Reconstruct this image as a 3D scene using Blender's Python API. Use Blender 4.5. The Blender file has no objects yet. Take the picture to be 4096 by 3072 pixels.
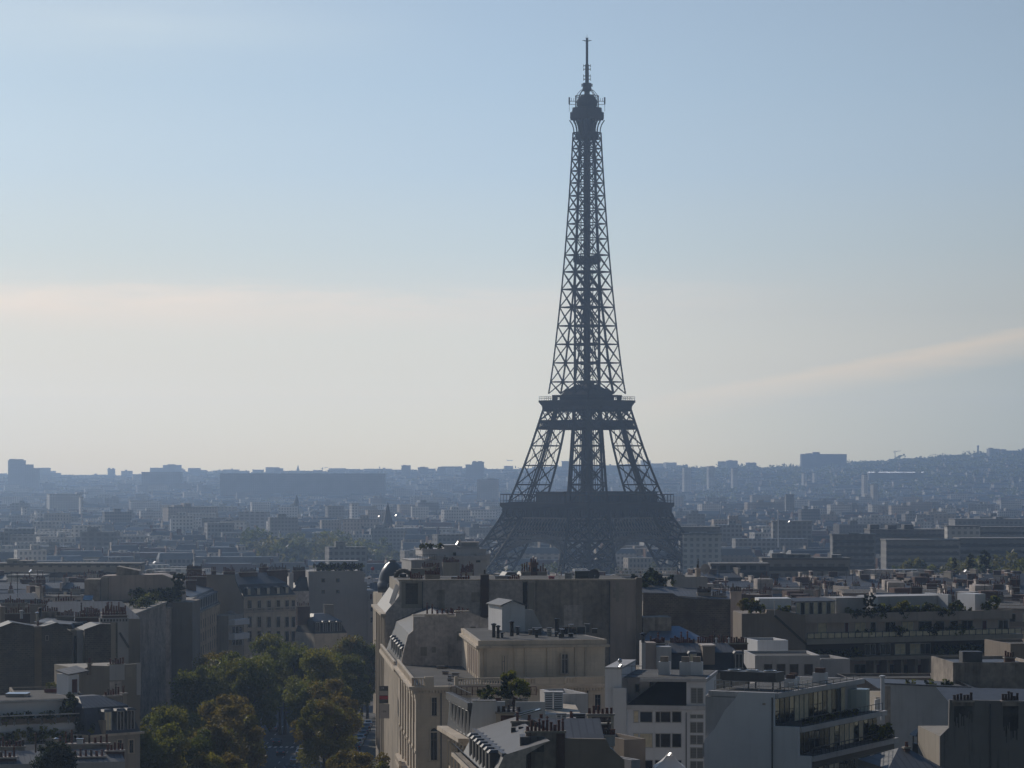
import bpy, bmesh, math, random
from mathutils import Vector, Matrix
R = math.radians
random.seed(7)
SC = bpy.context.scene
COL = SC.collection

# ------------------------------------------------------------------ camera
F = 11916.0            # focal length in photo pixels (photo is 4096 wide)
HY, CX = 1885.0, 2048.0   # horizon row and centre column of the photo
CZ = 51.0              # eye height on the terrace, metres
cam_d = bpy.data.cameras.new("camera")
cam = bpy.data.objects.new("camera", cam_d)
COL.objects.link(cam)
cam.location = (0, 0, CZ)
cam.rotation_euler = (R(90), 0, 0)
cam_d.sensor_width = 36.0
cam_d.sensor_fit = 'HORIZONTAL'
cam_d.lens = 36.0 * F / 4096.0
cam_d.shift_y = (HY - 1536.0) / 4096.0
cam_d.clip_start = 1.0
cam_d.clip_end = 60000.0
SC.camera = cam

# ------------------------------------------------------------------ sun, sky, exposure
SUN_AZ, SUN_EL = R(-34), R(27)      # azimuth from the view axis (left is negative)
sd = Vector((math.sin(SUN_AZ) * math.cos(SUN_EL), math.cos(SUN_AZ) * math.cos(SUN_EL), math.sin(SUN_EL)))
sun_l = bpy.data.lights.new("sun", 'SUN')
sun_l.energy = 3.4
sun_l.angle = R(0.5)
sun_l.color = (1.0, 0.90, 0.76)
sun = bpy.data.objects.new("sun", sun_l)
COL.objects.link(sun)
sun.rotation_euler = (-sd).to_track_quat('-Z', 'Y').to_euler()
sun.location = (-300, 300, 400)

SC.view_settings.view_transform = 'Standard'
SC.view_settings.look = 'None'
SC.view_settings.exposure = -0.5
SC.view_settings.gamma = 1.0
SC.cycles.use_denoising = True
SC.cycles.max_bounces = 5
SC.cycles.diffuse_bounces = 3
SC.cycles.glossy_bounces = 3
SC.cycles.volume_bounces = 1
SC.cycles.use_adaptive_sampling = True
SC.cycles.sample_clamp_indirect = 4.0
SC.cycles.sample_clamp_direct = 6.0

W = bpy.data.worlds.new("World")
SC.world = W
W.use_nodes = True
nt = W.node_tree
nt.nodes.clear()
def N(t, **k):
    n = nt.nodes.new(t)
    for a, b in k.items():
        setattr(n, a, b)
    return n
def L(a, b):
    nt.links.new(a, b)
def mth(op, a, b=None, c=None, clamp=False):
    n = N('ShaderNodeMath', operation=op)
    n.use_clamp = clamp
    for i, v in enumerate((a, b, c)):
        if v is None: continue
        if isinstance(v, (int, float)): n.inputs[i].default_value = v
        else: L(v, n.inputs[i])
    return n.outputs[0]
def mixc(f, a, b):
    n = N('ShaderNodeMix', data_type='RGBA')
    for i, v in ((0, f), (6, a), (7, b)):
        if isinstance(v, (int, float)): n.inputs[i].default_value = v
        elif isinstance(v, tuple): n.inputs[i].default_value = (*v, 1)
        else: L(v, n.inputs[i])
    return n.outputs[2]
def lin(r, g, b):
    f = lambda c: (c / 255) / 12.92 if c <= 10 else (((c / 255) + 0.055) / 1.055) ** 2.4
    return (f(r), f(g), f(b))
out = N('ShaderNodeOutputWorld')
bg = N('ShaderNodeBackground')
L(bg.outputs[0], out.inputs[0])
sky = N('ShaderNodeTexSky', sky_type='NISHITA')
sky.sun_disc = False
sky.sun_elevation = SUN_EL
sky.sun_rotation = SUN_AZ
sky.altitude = 100
sky.air_density = 1.0
sky.dust_density = 1.5
sky.ozone_density = 1.0
tc = N('ShaderNodeTexCoord')
sep = N('ShaderNodeSeparateXYZ')
L(tc.outputs['Generated'], sep.inputs[0])
vx, vy, vz = sep.outputs
hor = mth('SQRT', mth('ADD', mth('MULTIPLY', vx, vx), mth('MULTIPLY', vy, vy)))
tanel = mth('DIVIDE', vz, mth('MAXIMUM', hor, 0.02))
azim = mth('ARCTAN2', vx, vy)
# the sky is Nishita; towards the horizon a thin veil of warm haze cloud, and streaks of cirrus
STR = 0.05
nish = N('ShaderNodeVectorMath', operation='SCALE')
warm = N('ShaderNodeVectorMath', operation='MULTIPLY'); L(sky.outputs[0], warm.inputs[0]); warm.inputs[1].default_value = (0.98, 0.88, 0.76)   # sky light warmed and dimmed for the tone of shaded walls
L(warm.outputs[0], nish.inputs[0]); nish.inputs['Scale'].default_value = STR
ramp = N('ShaderNodeValToRGB')
L(mth('MULTIPLY', tanel, 2.5), ramp.inputs[0])
cr = ramp.color_ramp
cr.interpolation = 'EASE'
AIR, AIR_LEN = 1.19e-4, 10500.0       # density of the haze and depth of its box; the sky stands wholly outside it
AIR_GLOW = (0.36, 0.48, 0.70)       # what that air scatters to the eye when it is deep
SKYC = [(0.0, (208, 206, 202)), (0.005, (210, 208, 203)), (0.010, (211, 210, 206)), (0.0155, (211, 211, 207)), (0.020, (211, 211, 208)), (0.0243, (211, 211, 209)), (0.029, (211, 212, 210)), (0.035, (211, 212, 210)), (0.053, (204, 210, 212)), (0.075, (194, 208, 217)), (0.10, (183, 203, 221)), (0.13, (174, 197, 219)), (0.16, (167, 190, 214)), (0.25, (120, 160, 206)), (0.40, (85, 128, 182))]
stops = []
for t_, c_ in SKYC:
    T_ = math.exp(-AIR * min(AIR_LEN, 255.0 / max(t_, 1e-4)))
    stops.append((t_ * 2.5, [max(0.02, (v / 0.7071 - g * (1 - T_)) / T_) * 0.25 for v, g in zip(lin(*c_), AIR_GLOW)]))
cr.interpolation = 'LINEAR'
while len(cr.elements) < len(stops): cr.elements.new(0.5)
for e, (p, c) in zip(cr.elements, stops):
    e.position = p; e.color = (*c, 1)
# brighter and paler towards the sun, bluer away from it
low = mth('MULTIPLY_ADD', tanel, -9.0, 1.0, clamp=True)
side = mth('SUBTRACT', mth('MULTIPLY_ADD', azim, -1.15, 1.0), mth('MULTIPLY', mth('MULTIPLY', mth('ADD', mth('MULTIPLY', mth('MAXIMUM', azim, 0.0), 0.9), mth('MULTIPLY', mth('MINIMUM', azim, 0.0), -1.6)), low), 1.0))
side = mth('MINIMUM', mth('MAXIMUM', side, 0.42), 1.30)
veil = N('ShaderNodeVectorMath', operation='SCALE')
L(ramp.outputs[0], veil.inputs[0]); L(mth('MULTIPLY', side, 4.0), veil.inputs['Scale'])
front = mth('MULTIPLY_ADD', mth('DIVIDE', vy, mth('MAXIMUM', hor, 0.02)), 0.5, 0.5, clamp=True)   # 1 ahead, 0 behind
wgt = mth('MULTIPLY', mth('POWER', front, 3.0), 0.95)
base = mixc(wgt, nish.outputs[0], veil.outputs[0])
# cirrus streaks
comb = N('ShaderNodeCombineXYZ')
L(mth('MULTIPLY', azim, 6.0), comb.inputs[0]); L(mth('MULTIPLY', tanel, 46.0), comb.inputs[1])
noi = N('ShaderNodeTexNoise'); noi.inputs['Scale'].default_value = 1.0; noi.inputs['Detail'].default_value = 5.0; noi.inputs['Roughness'].default_value = 0.55
L(comb.outputs[0], noi.inputs['Vector'])
nz = mth('MULTIPLY', mth('SUBTRACT', noi.outputs[0], 0.42), 3.0, clamp=True)
comb2 = N('ShaderNodeCombineXYZ'); L(mth('MULTIPLY', azim, 34.0), comb2.inputs[0]); L(mth('MULTIPLY', tanel, 260.0), comb2.inputs[1])
noi2 = N('ShaderNodeTexNoise'); noi2.inputs['Scale'].default_value = 1.0; noi2.inputs['Detail'].default_value = 6.0; noi2.inputs['Roughness'].default_value = 0.62; L(comb2.outputs[0], noi2.inputs['Vector'])
fine = mth('MULTIPLY_ADD', noi2.outputs[0], 1.5, 0.25)      # wispy detail
def band(c, w):   # soft band of elevation around c
    d = mth('DIVIDE', mth('SUBTRACT', tanel, c), w)
    return mth('POWER', 2.718, mth('MULTIPLY', mth('MULTIPLY', d, d), -1.0))
lb = mth('MULTIPLY', band(mth('MULTIPLY_ADD', noi.outputs[0], 0.016, mth('MULTIPLY_ADD', noi2.outputs[0], 0.006, 0.0445)), 0.0070), mth('MULTIPLY_ADD', azim, -4.0, 0.60, clamp=True))
lb = mth('MULTIPLY', lb, fine)
nz = mth('MULTIPLY_ADD', nz, 0.55, 0.45)
edge = mth('MULTIPLY_ADD', azim, 0.183, mth('MULTIPLY_ADD', noi.outputs[0], 0.008, mth('MULTIPLY_ADD', noi2.outputs[0], 0.0045, 0.0108)))   # top of the bank on the right, rising
und = mth('MULTIPLY', mth('SUBTRACT', edge, tanel), 330.0, clamp=True)
und2 = mth('MULTIPLY', mth('MULTIPLY_ADD', mth('SUBTRACT', edge, tanel), -85.0, 1.0, clamp=True), und)
rb = mth('MULTIPLY', und2, mth('MULTIPLY_ADD', azim, 8.0, -0.22, clamp=True))
tl = mth('MULTIPLY', band(0.150, 0.012), mth('MULTIPLY_ADD', azim, -9.0, -0.1, clamp=True))
def tint(src, f, col):     # cloud: the sky behind it multiplied towards col
    n = N('ShaderNodeMix', data_type='RGBA', blend_type='MULTIPLY')
    L(f, n.inputs[0]); L(src, n.inputs[6]); n.inputs[7].default_value = (*col, 1)
    return n.outputs[2]
base = tint(base, mth('MULTIPLY', azim, -7.0, clamp=True), (1.0, 0.955, 0.90))     # paler towards the sun
c1 = tint(base, mth('MULTIPLY', lb, nz), (1.36, 1.13, 1.01))
c2 = tint(c1, rb, (1.42, 1.20, 1.03))
c3 = tint(c2, mth('MULTIPLY', tl, nz), (1.22, 1.14, 1.06))
under = mth('MULTIPLY', mth('SUBTRACT', und, und2), mth('MULTIPLY_ADD', azim, 6.0, -0.3, clamp=True))
c4 = tint(c3, under, (0.74, 0.86, 0.97))
L(c4, bg.inputs[0])
bg.inputs[1].default_value = 1.0

# ------------------------------------------------------------------ helpers
def px(X, D): return (X - CX) / F * D
def pz(Y, D): return CZ - (Y - HY) / F * D
def gz(D):
    pts = [(0, 0), (300, -1), (600, -5), (800, -8), (1000, -13), (1300, -24), (4500, -24), (6000, -18), (8000, 10), (12000, 30), (30000, 30)]
    for (a, za), (b, zb) in zip(pts, pts[1:]):
        if D <= b: return za + (zb - za) * (D - a) / (b - a)
    return 30

class MB:
    def __init__(s):
        s.v, s.f, s.m = [], [], []
    def poly(s, pts, m=0):
        b = len(s.v); s.v += [tuple(p) for p in pts]; s.f.append(tuple(range(b, b + len(pts)))); s.m.append(m)
        return s
    def hexa(s, p, m=0):       # 8 points: bottom 4 counter-clockwise, top 4
        b = len(s.v); s.v += [tuple(q) for q in p]
        for q in ((3, 2, 1, 0), (4, 5, 6, 7), (0, 1, 5, 4), (1, 2, 6, 5), (2, 3, 7, 6), (3, 0, 4, 7)):
            s.f.append(tuple(b + i for i in q)); s.m.append(m)
        return s
    def box(s, x0, x1, y0, y1, z0, z1, m=0):
        return s.hexa([(x0, y0, z0), (x1, y0, z0), (x1, y1, z0), (x0, y1, z0), (x0, y0, z1), (x1, y0, z1), (x1, y1, z1), (x0, y1, z1)], m)
    def frus(s, x0, x1, y0, y1, z0, a0, a1, b0, b1, z1, m=0):
        return s.hexa([(x0, y0, z0), (x1, y0, z0), (x1, y1, z0), (x0, y1, z0), (a0, b0, z1), (a1, b0, z1), (a1, b1, z1), (a0, b1, z1)], m)
    def prism(s, pts, z0, z1, m=0, mt=None):
        n = len(pts); b = len(s.v)
        s.v += [(p[0], p[1], z0) for p in pts] + [(p[0], p[1], z1) for p in pts]
        for i in range(n):
            j = (i + 1) % n
            s.f.append((b + i, b + j, b + n + j, b + n + i)); s.m.append(m)
        s.f.append(tuple(b + n + i for i in range(n))); s.m.append(m if mt is None else mt)
        s.f.append(tuple(b + i for i in reversed(range(n)))); s.m.append(m)
        return s
    def wallprof(s, prof, y0, y1, m=0):   # profile in x,z extruded along y (a party wall or gable end)
        n = len(prof); b = len(s.v)
        s.v += [(p[0], y0, p[1]) for p in prof] + [(p[0], y1, p[1]) for p in prof]
        for i in range(n):
            j = (i + 1) % n
            s.f.append((b + i, b + n + i, b + n + j, b + j)); s.m.append(m)
        s.f.append(tuple(b + i for i in range(n))); s.m.append(m)
        s.f.append(tuple(b + n + i for i in reversed(range(n)))); s.m.append(m)
        return s
    def prof_u(s, prof, x0, x1, m=0):     # profile in y,z extruded along x
        n = len(prof); b = len(s.v)
        s.v += [(x0, p[0], p[1]) for p in prof] + [(x1, p[0], p[1]) for p in prof]
        for i in range(n):
            j = (i + 1) % n
            s.f.append((b + i, b + j, b + n + j, b + n + i)); s.m.append(m)
        s.f.append(tuple(b + i for i in reversed(range(n)))); s.m.append(m)
        s.f.append(tuple(b + n + i for i in range(n))); s.m.append(m)
        return s
    def bar(s, p, q, w, m=0, h=None):
        p, q = Vector(p), Vector(q); d = q - p
        if d.length < 1e-6: return s
        d.normalize()
        u = d.cross(Vector((0, 0, 1)))
        if u.length < 1e-3: u = Vector((1, 0, 0))
        u.normalize(); n = u.cross(d); h = w if h is None else h
        a, c = u * w / 2, n * h / 2
        return s.hexa([p - a - c, p + a - c, p + a + c, p - a + c, q - a - c, q + a - c, q + a + c, q - a + c], m)
    def lathe(s, prof, c=(0, 0, 0), n=12, m=0, cap=True):
        b = len(s.v)
        for r, z in prof:
            for i in range(n):
                t = 2 * math.pi * i / n
                s.v.append((c[0] + r * math.cos(t), c[1] + r * math.sin(t), c[2] + z))
        for k in range(len(prof) - 1):
            for i in range(n):
                j = (i + 1) % n
                s.f.append((b + k * n + i, b + k * n + j, b + (k + 1) * n + j, b + (k + 1) * n + i)); s.m.append(m)
        if cap:
            s.f.append(tuple(b + i for i in reversed(range(n)))); s.m.append(m)
            t = b + (len(prof) - 1) * n
            s.f.append(tuple(t + i for i in range(n))); s.m.append(m)
        return s
    def mesh(s, name, mats, smooth=False, off=(0, 0, 0)):
        me = bpy.data.meshes.new(name)
        v = s.v if off == (0, 0, 0) else [(a - off[0], b - off[1], c - off[2]) for a, b, c in s.v]
        me.from_pydata(v, [], s.f)
        for mt in (mats if isinstance(mats, (list, tuple)) else [mats]): me.materials.append(mt)
        if any(s.m): me.polygons.foreach_set('material_index', s.m)
        if smooth: me.polygons.foreach_set('use_smooth', [True] * len(s.f))
        me.update()
        return me
    def build(s, name, mats, parent=None, smooth=False, loc=None):
        off = (0, 0, 0)
        if parent is not None and 'zb' in BASE.get(parent.name, {}): off = (0, 0, BASE[parent.name]['zb'])
        o = bpy.data.objects.new(name, s.mesh(name, mats, smooth, off))
        COL.objects.link(o)
        if parent is not None: o.parent = parent
        if loc is not None: o.location = loc
        return o
BASE = {}
def part(name, me, parent, loc=(0, 0, 0), rz=0.0, scale=None):
    o = bpy.data.objects.new(name, me); COL.objects.link(o); o.parent = parent
    o.location = loc; o.rotation_euler = (0, 0, rz)
    if scale: o.scale = scale
    return o
def tag(o, label, cat, group=None, kind=None):
    if label: o['label'] = label
    if cat: o['category'] = cat
    if group: o['group'] = group
    if kind: o['kind'] = kind
    return o
def thing(name, label, cat, loc=(0, 0, 0), rz=0.0, group=None):
    o = bpy.data.objects.new(name, None); COL.objects.link(o)
    o.location = loc; o.rotation_euler = (0, 0, rz); o.empty_display_size = 0.5
    return tag(o, label, cat, group)
def copy_tree(o, parent=None):
    c = o.copy(); COL.objects.link(c); c.parent = parent
    for ch in KIDS(o): copy_tree(ch, c)
    return c
def KIDS(o): return list(o.children)

# ------------------------------------------------------------------ materials
MATS = {}
def fmat(name, wall, pane, pw, ph, fx=0.5, fz=0.55, rough=0.85):
    """far facade: rows of windows as a pattern of the wall (too small to be modelled at that distance)"""
    m = bpy.data.materials.new(name); m.use_nodes = True
    t = m.node_tree; b = t.nodes['Principled BSDF']; b.inputs['Roughness'].default_value = rough
    def n(k, **kw):
        x = t.nodes.new(k)
        for a, v in kw.items(): setattr(x, a, v)
        return x
    def ma(op, a, c=None):
        x = n('ShaderNodeMath', operation=op)
        for i, v in enumerate((a, c)):
            if v is None: continue
            if isinstance(v, (int, float)): x.inputs[i].default_value = v
            else: t.links.new(v, x.inputs[i])
        return x.outputs[0]
    g = n('ShaderNodeNewGeometry'); tcn = n('ShaderNodeTexCoord'); s = n('ShaderNodeSeparateXYZ'); t.links.new(tcn.outputs['Object'], s.inputs[0])
    s2 = n('ShaderNodeSeparateXYZ'); t.links.new(g.outputs['Normal'], s2.inputs[0])
    u = ma('FRACT', ma('DIVIDE', ma('ADD', s.outputs[0], s.outputs[1]), pw)); v = ma('FRACT', ma('DIVIDE', s.outputs[2], ph))
    w = ma('MULTIPLY', ma('LESS_THAN', u, fx), ma('LESS_THAN', v, fz))
    w = ma('MULTIPLY', w, ma('LESS_THAN', ma('ABSOLUTE', s2.outputs[2]), 0.3))
    no = n('ShaderNodeTexNoise'); no.inputs['Scale'].default_value = 0.03; t.links.new(tcn.outputs['Object'], no.inputs['Vector'])
    hs = n('ShaderNodeHueSaturation'); hs.inputs['Color'].default_value = (*wall, 1)
    mr = n('ShaderNodeMapRange'); mr.inputs[1].default_value = 0.3; mr.inputs[2].default_value = 0.7; mr.inputs[3].default_value = 0.7; mr.inputs[4].default_value = 1.2
    t.links.new(no.outputs[0], mr.inputs[0]); t.links.new(mr.outputs[0], hs.inputs['Value'])
    mx = n('ShaderNodeMix', data_type='RGBA'); t.links.new(w, mx.inputs[0]); t.links.new(hs.outputs[0], mx.inputs[6]); mx.inputs[7].default_value = (*pane, 1)
    t.links.new(mx.outputs[2], b.inputs['Base Color'])
    MATS[name] = m
    return m
def mat(name, col, rough=0.85, metal=0.0, var=0.0, scale=0.3, col2=None, streak=0.0, bump=0.0, bscale=4.0, brick=None, spec=None, stripes=None, fine=0.0):
    """procedural surface: base colour, large blotches towards col2, vertical rain streaks, courses or seams, bump"""
    if name in MATS: return MATS[name]
    m = bpy.data.materials.new(name); m.use_nodes = True
    t = m.node_tree; b = t.nodes['Principled BSDF']
    b.inputs['Roughness'].default_value = rough; b.inputs['Metallic'].default_value = metal
    if spec is not None: b.inputs['Specular IOR Level'].default_value = spec
    b.inputs['Base Color'].default_value = (*col, 1)
    def n(k, **kw):
        x = t.nodes.new(k)
        for a, v in kw.items(): setattr(x, a, v)
        return x
    l = t.links.new
    cur = None
    tcn = n('ShaderNodeTexCoord')
    oi = n('ShaderNodeObjectInfo')
    def mix(f, a, c, mode='MIX'):
        x = n('ShaderNodeMix', data_type='RGBA', blend_type=mode)
        for i, v in ((0, f), (6, a), (7, c)):
            if isinstance(v, (int, float)): x.inputs[i].default_value = v
            elif isinstance(v, tuple): x.inputs[i].default_value = (*v, 1)
            else: l(v, x.inputs[i])
        return x.outputs[2]
    def noise(sc, det=4, vec=None, ro=0.6):
        x = n('ShaderNodeTexNoise'); x.inputs['Scale'].default_value = sc; x.inputs['Detail'].default_value = det; x.inputs['Roughness'].default_value = ro
        l(vec or tcn.outputs['Object'], x.inputs['Vector']); return x.outputs[0]
    def ramp(v, a, c):
        x = n('ShaderNodeMapRange'); x.inputs[1].default_value = a; x.inputs[2].default_value = c; l(v, x.inputs[0]); return x.outputs[0]
    def mp(sc):
        x = n('ShaderNodeMapping'); x.inputs['Scale'].default_value = sc; l(tcn.outputs['Object'], x.inputs[0]); return x.outputs[0]
    cur = col
    if brick:
        k = n('ShaderNodeTexBrick'); k.inputs['Scale'].default_value = 1.0
        k.inputs['Brick Width'].default_value, k.inputs['Row Height'].default_value = brick[0], brick[1]
        k.inputs['Mortar Size'].default_value = brick[2]; k.inputs['Mortar Smooth'].default_value = 0.4
        k.inputs['Color1'].default_value = (*col, 1)
        k.inputs['Color2'].default_value = (*[c * brick[3] for c in col], 1); k.inputs['Mortar'].default_value = (*[c * brick[4] for c in col], 1)
        s1 = n('ShaderNodeSeparateXYZ'); l(tcn.outputs['Object'], s1.inputs[0])
        a1 = n('ShaderNodeMath', operation='ADD'); l(s1.outputs[0], a1.inputs[0]); l(s1.outputs[1], a1.inputs[1])
        c1_ = n('ShaderNodeCombineXYZ'); l(a1.outputs[0], c1_.inputs[0]); l(s1.outputs[2], c1_.inputs[1])
        l(c1_.outputs[0], k.inputs['Vector']); cur = k.outputs[0]
    if stripes:                        # standing seams: pitch, axis, darkness
        wv = n('ShaderNodeTexWave', wave_type='BANDS', bands_direction=stripes[1]); wv.inputs['Scale'].default_value = 0.314 / stripes[0]
        l(tcn.outputs['Object'], wv.inputs['Vector'])
        cur = mix(ramp(wv.outputs[0], 0.80, 0.97), cur, tuple(c * stripes[2] for c in col))
    if var > 0:
        cur = mix(ramp(noise(scale, 5), 0.38, 0.68), cur, tuple(c * (1 - var) for c in col)) if col2 is None else mix(ramp(noise(scale, 5), 0.40, 0.66), cur, col2)
    if fine > 0:
        cur = mix(ramp(noise(scale * 9, 3), 0.3, 0.75), cur, mix(fine, cur, (0, 0, 0)))
    if streak > 0:
        cur = mix(ramp(noise(1.0, 4, mp((1.3, 1.3, 0.10))), 0.52, 0.78), cur, mix(streak, cur, (0.015, 0.014, 0.013)))
    if var > 0 or streak > 0:
        hv = n('ShaderNodeHueSaturation'); l(cur, hv.inputs['Color']) if not isinstance(cur, tuple) else None
        rv = n('ShaderNodeMapRange'); rv.inputs[3].default_value = 0.86; rv.inputs[4].default_value = 1.12; l(oi.outputs['Random'], rv.inputs[0]); l(rv.outputs[0], hv.inputs['Value'])
        cur = hv.outputs[0]
    if not isinstance(cur, tuple): l(cur, b.inputs['Base Color'])
    if bump > 0:
        bp = n('ShaderNodeBump'); bp.inputs['Strength'].default_value = bump; bp.inputs['Distance'].default_value = 0.05
        l(noise(bscale, 4), bp.inputs['Height']); l(bp.outputs[0], b.inputs['Normal'])
    MATS[name] = m
    return m
STONE = mat('limestone', (0.78, 0.66, 0.52), 0.9, var=0.28, scale=0.22, streak=0.30, bump=0.25, brick=(1.3, 0.5, 0.012, 0.93, 0.72))
STONE2 = mat('pale_limestone', (0.68, 0.58, 0.47), 0.9, var=0.25, scale=0.25, streak=0.35, bump=0.2)
CREAM = mat('cream_render', (0.40, 0.355, 0.30), 0.9, var=0.2, scale=0.12, streak=0.3)
BEIGE = mat('beige_render', (0.31, 0.255, 0.21), 0.9, var=0.22, scale=0.15, streak=0.3)
WHITE = mat('white_render', (0.78, 0.79, 0.83), 0.85, var=0.12, scale=0.12, streak=0.12)
WHITE2 = mat('off_white_render', (0.56, 0.55, 0.56), 0.88, var=0.18, scale=0.16, streak=0.25)
GREY = mat('grey_cement', (0.78, 0.69, 0.635), 0.92, var=0.35, scale=0.16, streak=0.4, col2=(0.50, 0.44, 0.40), bump=0.3, fine=0.45)
DKCEM = mat('weathered_cement', (0.58, 0.50, 0.43), 0.95, scale=0.12, var=0.4, col2=(0.23, 0.195, 0.17), streak=0.6, bump=0.4, fine=0.45)
RUBBLE = mat('rubble_masonry', (0.15, 0.128, 0.10), 0.95, var=0.4, scale=0.3, col2=(0.09, 0.075, 0.06), bump=0.8, bscale=3.0, brick=(0.7, 0.35, 0.05, 0.6, 1.3), streak=0.3)
BRICK = mat('brown_brick', (0.13, 0.07, 0.05), 0.92, var=0.3, scale=0.5, brick=(0.5, 0.16, 0.02, 0.7, 1.4), streak=0.3)
RENDR = mat('pinkish_render', (0.56, 0.465, 0.41), 0.92, var=0.2, scale=0.2, streak=0.25)
ZINC = mat('zinc_roof', (0.105, 0.107, 0.114), 0.62, 0.1, var=0.3, scale=0.35, stripes=(0.75, 'X', 0.45), streak=0.2)
ZINCY = mat('zinc_roof_along', (0.105, 0.107, 0.114), 0.62, 0.1, var=0.25, scale=0.35, stripes=(0.75, 'Y', 0.45), streak=0.2)
ZPLAIN = mat('plain_zinc', (0.115, 0.118, 0.126), 0.58, 0.15, var=0.25, scale=0.6, streak=0.3)
SLATE = mat('slate', (0.045, 0.048, 0.056), 0.55, var=0.3, scale=0.5, brick=(0.5, 0.3, 0.03, 0.8, 0.6))
BITUM = mat('bitumen_roof', (0.055, 0.054, 0.053), 0.9, var=0.4, scale=0.25, col2=(0.10, 0.095, 0.09))
GRAVEL = mat('gravel_roof', (0.10, 0.094, 0.088), 0.95, var=0.3, scale=0.4, bump=0.5, bscale=8)
POT = mat('terracotta_pot', (0.15, 0.042, 0.026), 0.85, var=0.45, scale=1.2, col2=(0.06, 0.032, 0.026))
POTD = mat('sooty_pot', (0.075, 0.05, 0.042), 0.9, var=0.3, scale=2.0)
GLASS = mat('window_glass', (0.010, 0.011, 0.013), 0.15, spec=0.25)
GLASSB = mat('blue_window_glass', (0.02, 0.028, 0.04), 0.05, spec=0.9)
WARMP = mat('warm_pane_light', (0.82, 0.72, 0.52), 0.9, var=0.3, scale=1.5)  # warm reflected light put into the colour of pale panes
FRAME = mat('white_window_frame', (0.50, 0.50, 0.50), 0.6)
DFRAME = mat('grey_window_frame', (0.10, 0.10, 0.105), 0.5)
IRON = mat('black_iron', (0.018, 0.018, 0.02), 0.5)
STEEL = mat('galvanised_steel', (0.42, 0.43, 0.45), 0.35, 0.9)
RED = mat('red_sheet', (0.42, 0.02, 0.025), 0.6)
DARKV = mat('dark_recess', (0.02, 0.02, 0.022), 0.9)
REDWOOD = mat('oxblood_paint', (0.10, 0.018, 0.018), 0.6)
LOUV = mat('grey_louvre', (0.20, 0.20, 0.19), 0.7, stripes=(0.2, 'Z', 0.35))
# ------------------------------------------------------------------ the lattice tower
TD = 1712.0
TX = px(2348, TD); TZ = -24.0
PAINT = mat('brown_iron_paint', (0.042, 0.034, 0.028), 0.75, spec=0.15, var=0.2, scale=0.05)
PAINT2 = mat('platform_iron_paint', (0.065, 0.053, 0.044), 0.75, spec=0.15, var=0.2, scale=0.05)
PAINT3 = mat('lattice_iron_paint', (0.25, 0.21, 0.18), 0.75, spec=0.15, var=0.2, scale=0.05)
def th(src): return 115.7 + (1602 - src) / 6.961     # photo row -> height on the tower
HALF = [(0, 62.0), (12, 55.5), (27, 46.0), (40, 39.0), (49, 34.6), (57.6, 31.6), (64, 29.6), (78, 25.6), (90, 22.5), (100, 20.2), (110, 17.9), (119, 15.7), (130, 14.3), (145, 13.0), (160, 11.8), (178, 10.4), (197, 9.15), (215, 8.1), (235, 7.1), (255, 6.2), (268, 5.7), (276, 5.5)]
WID = [(0, 25.0), (27, 19.5), (49, 16.0), (57.6, 15.0), (64, 14.3), (100, 11.1), (119, 9.9), (160, 9.8), (186, 9.75), (300, 9.7)]
def interp(t, h):
    for (a, x), (b, y) in zip(t, t[1:]):
        if h <= b: return x + (y - x) * (h - a) / (b - a)
    return t[-1][1]
def half(h): return interp(HALF, h)
def wid(h): return min(interp(WID, h), half(h))
tower = thing('lattice_tower', 'tall brown iron lattice tower with three platforms rising over the rooftops', 'tower', (TX, TD, TZ), R(45))
def chords(sx, sy, h):
    a, w = half(h), wid(h)
    o, i = a, a - w
    return [(sx * o, sy * o, h), (sx * i, sy * o, h), (sx * i, sy * i, h), (sx * o, sy * i, h)]
def lattice_leg(m, sx, sy, levels, cw, dw, faces=(0, 1, 2, 3), inner=True, double=False):
    for k in range(len(levels) - 1):
        c0, c1 = chords(sx, sy, levels[k]), chords(sx, sy, levels[k + 1])
        for i in range(4):
            m.bar(c0[i], c1[i], cw)
        for i in faces:
            j = (i + 1) % 4
            a0, b0, a1, b1 = Vector(c0[i]), Vector(c0[j]), Vector(c1[i]), Vector(c1[j])
            if (a0 - b0).length < 0.6: continue
            m.bar(a0, b1, dw); m.bar(b0, a1, dw)
            m.bar(a1, b1, dw * 1.15, h=dw * 1.5)
            if double:
                am, bm, c = (a0 + a1) / 2, (b0 + b1) / 2, (a0 + b0 + a1 + b1) / 4
                t0, t1 = (a0 + b0) / 2, (a1 + b1) / 2
                for p, q in ((am, t0), (bm, t0), (am, t1), (bm, t1)): m.bar(p, q, dw * 0.7)
LOW = [3, 14, 25, 36, 47, 57]
MID = [57.6, 67.3, 78.3, 89.6, 99.4, 104, 112]
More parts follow.
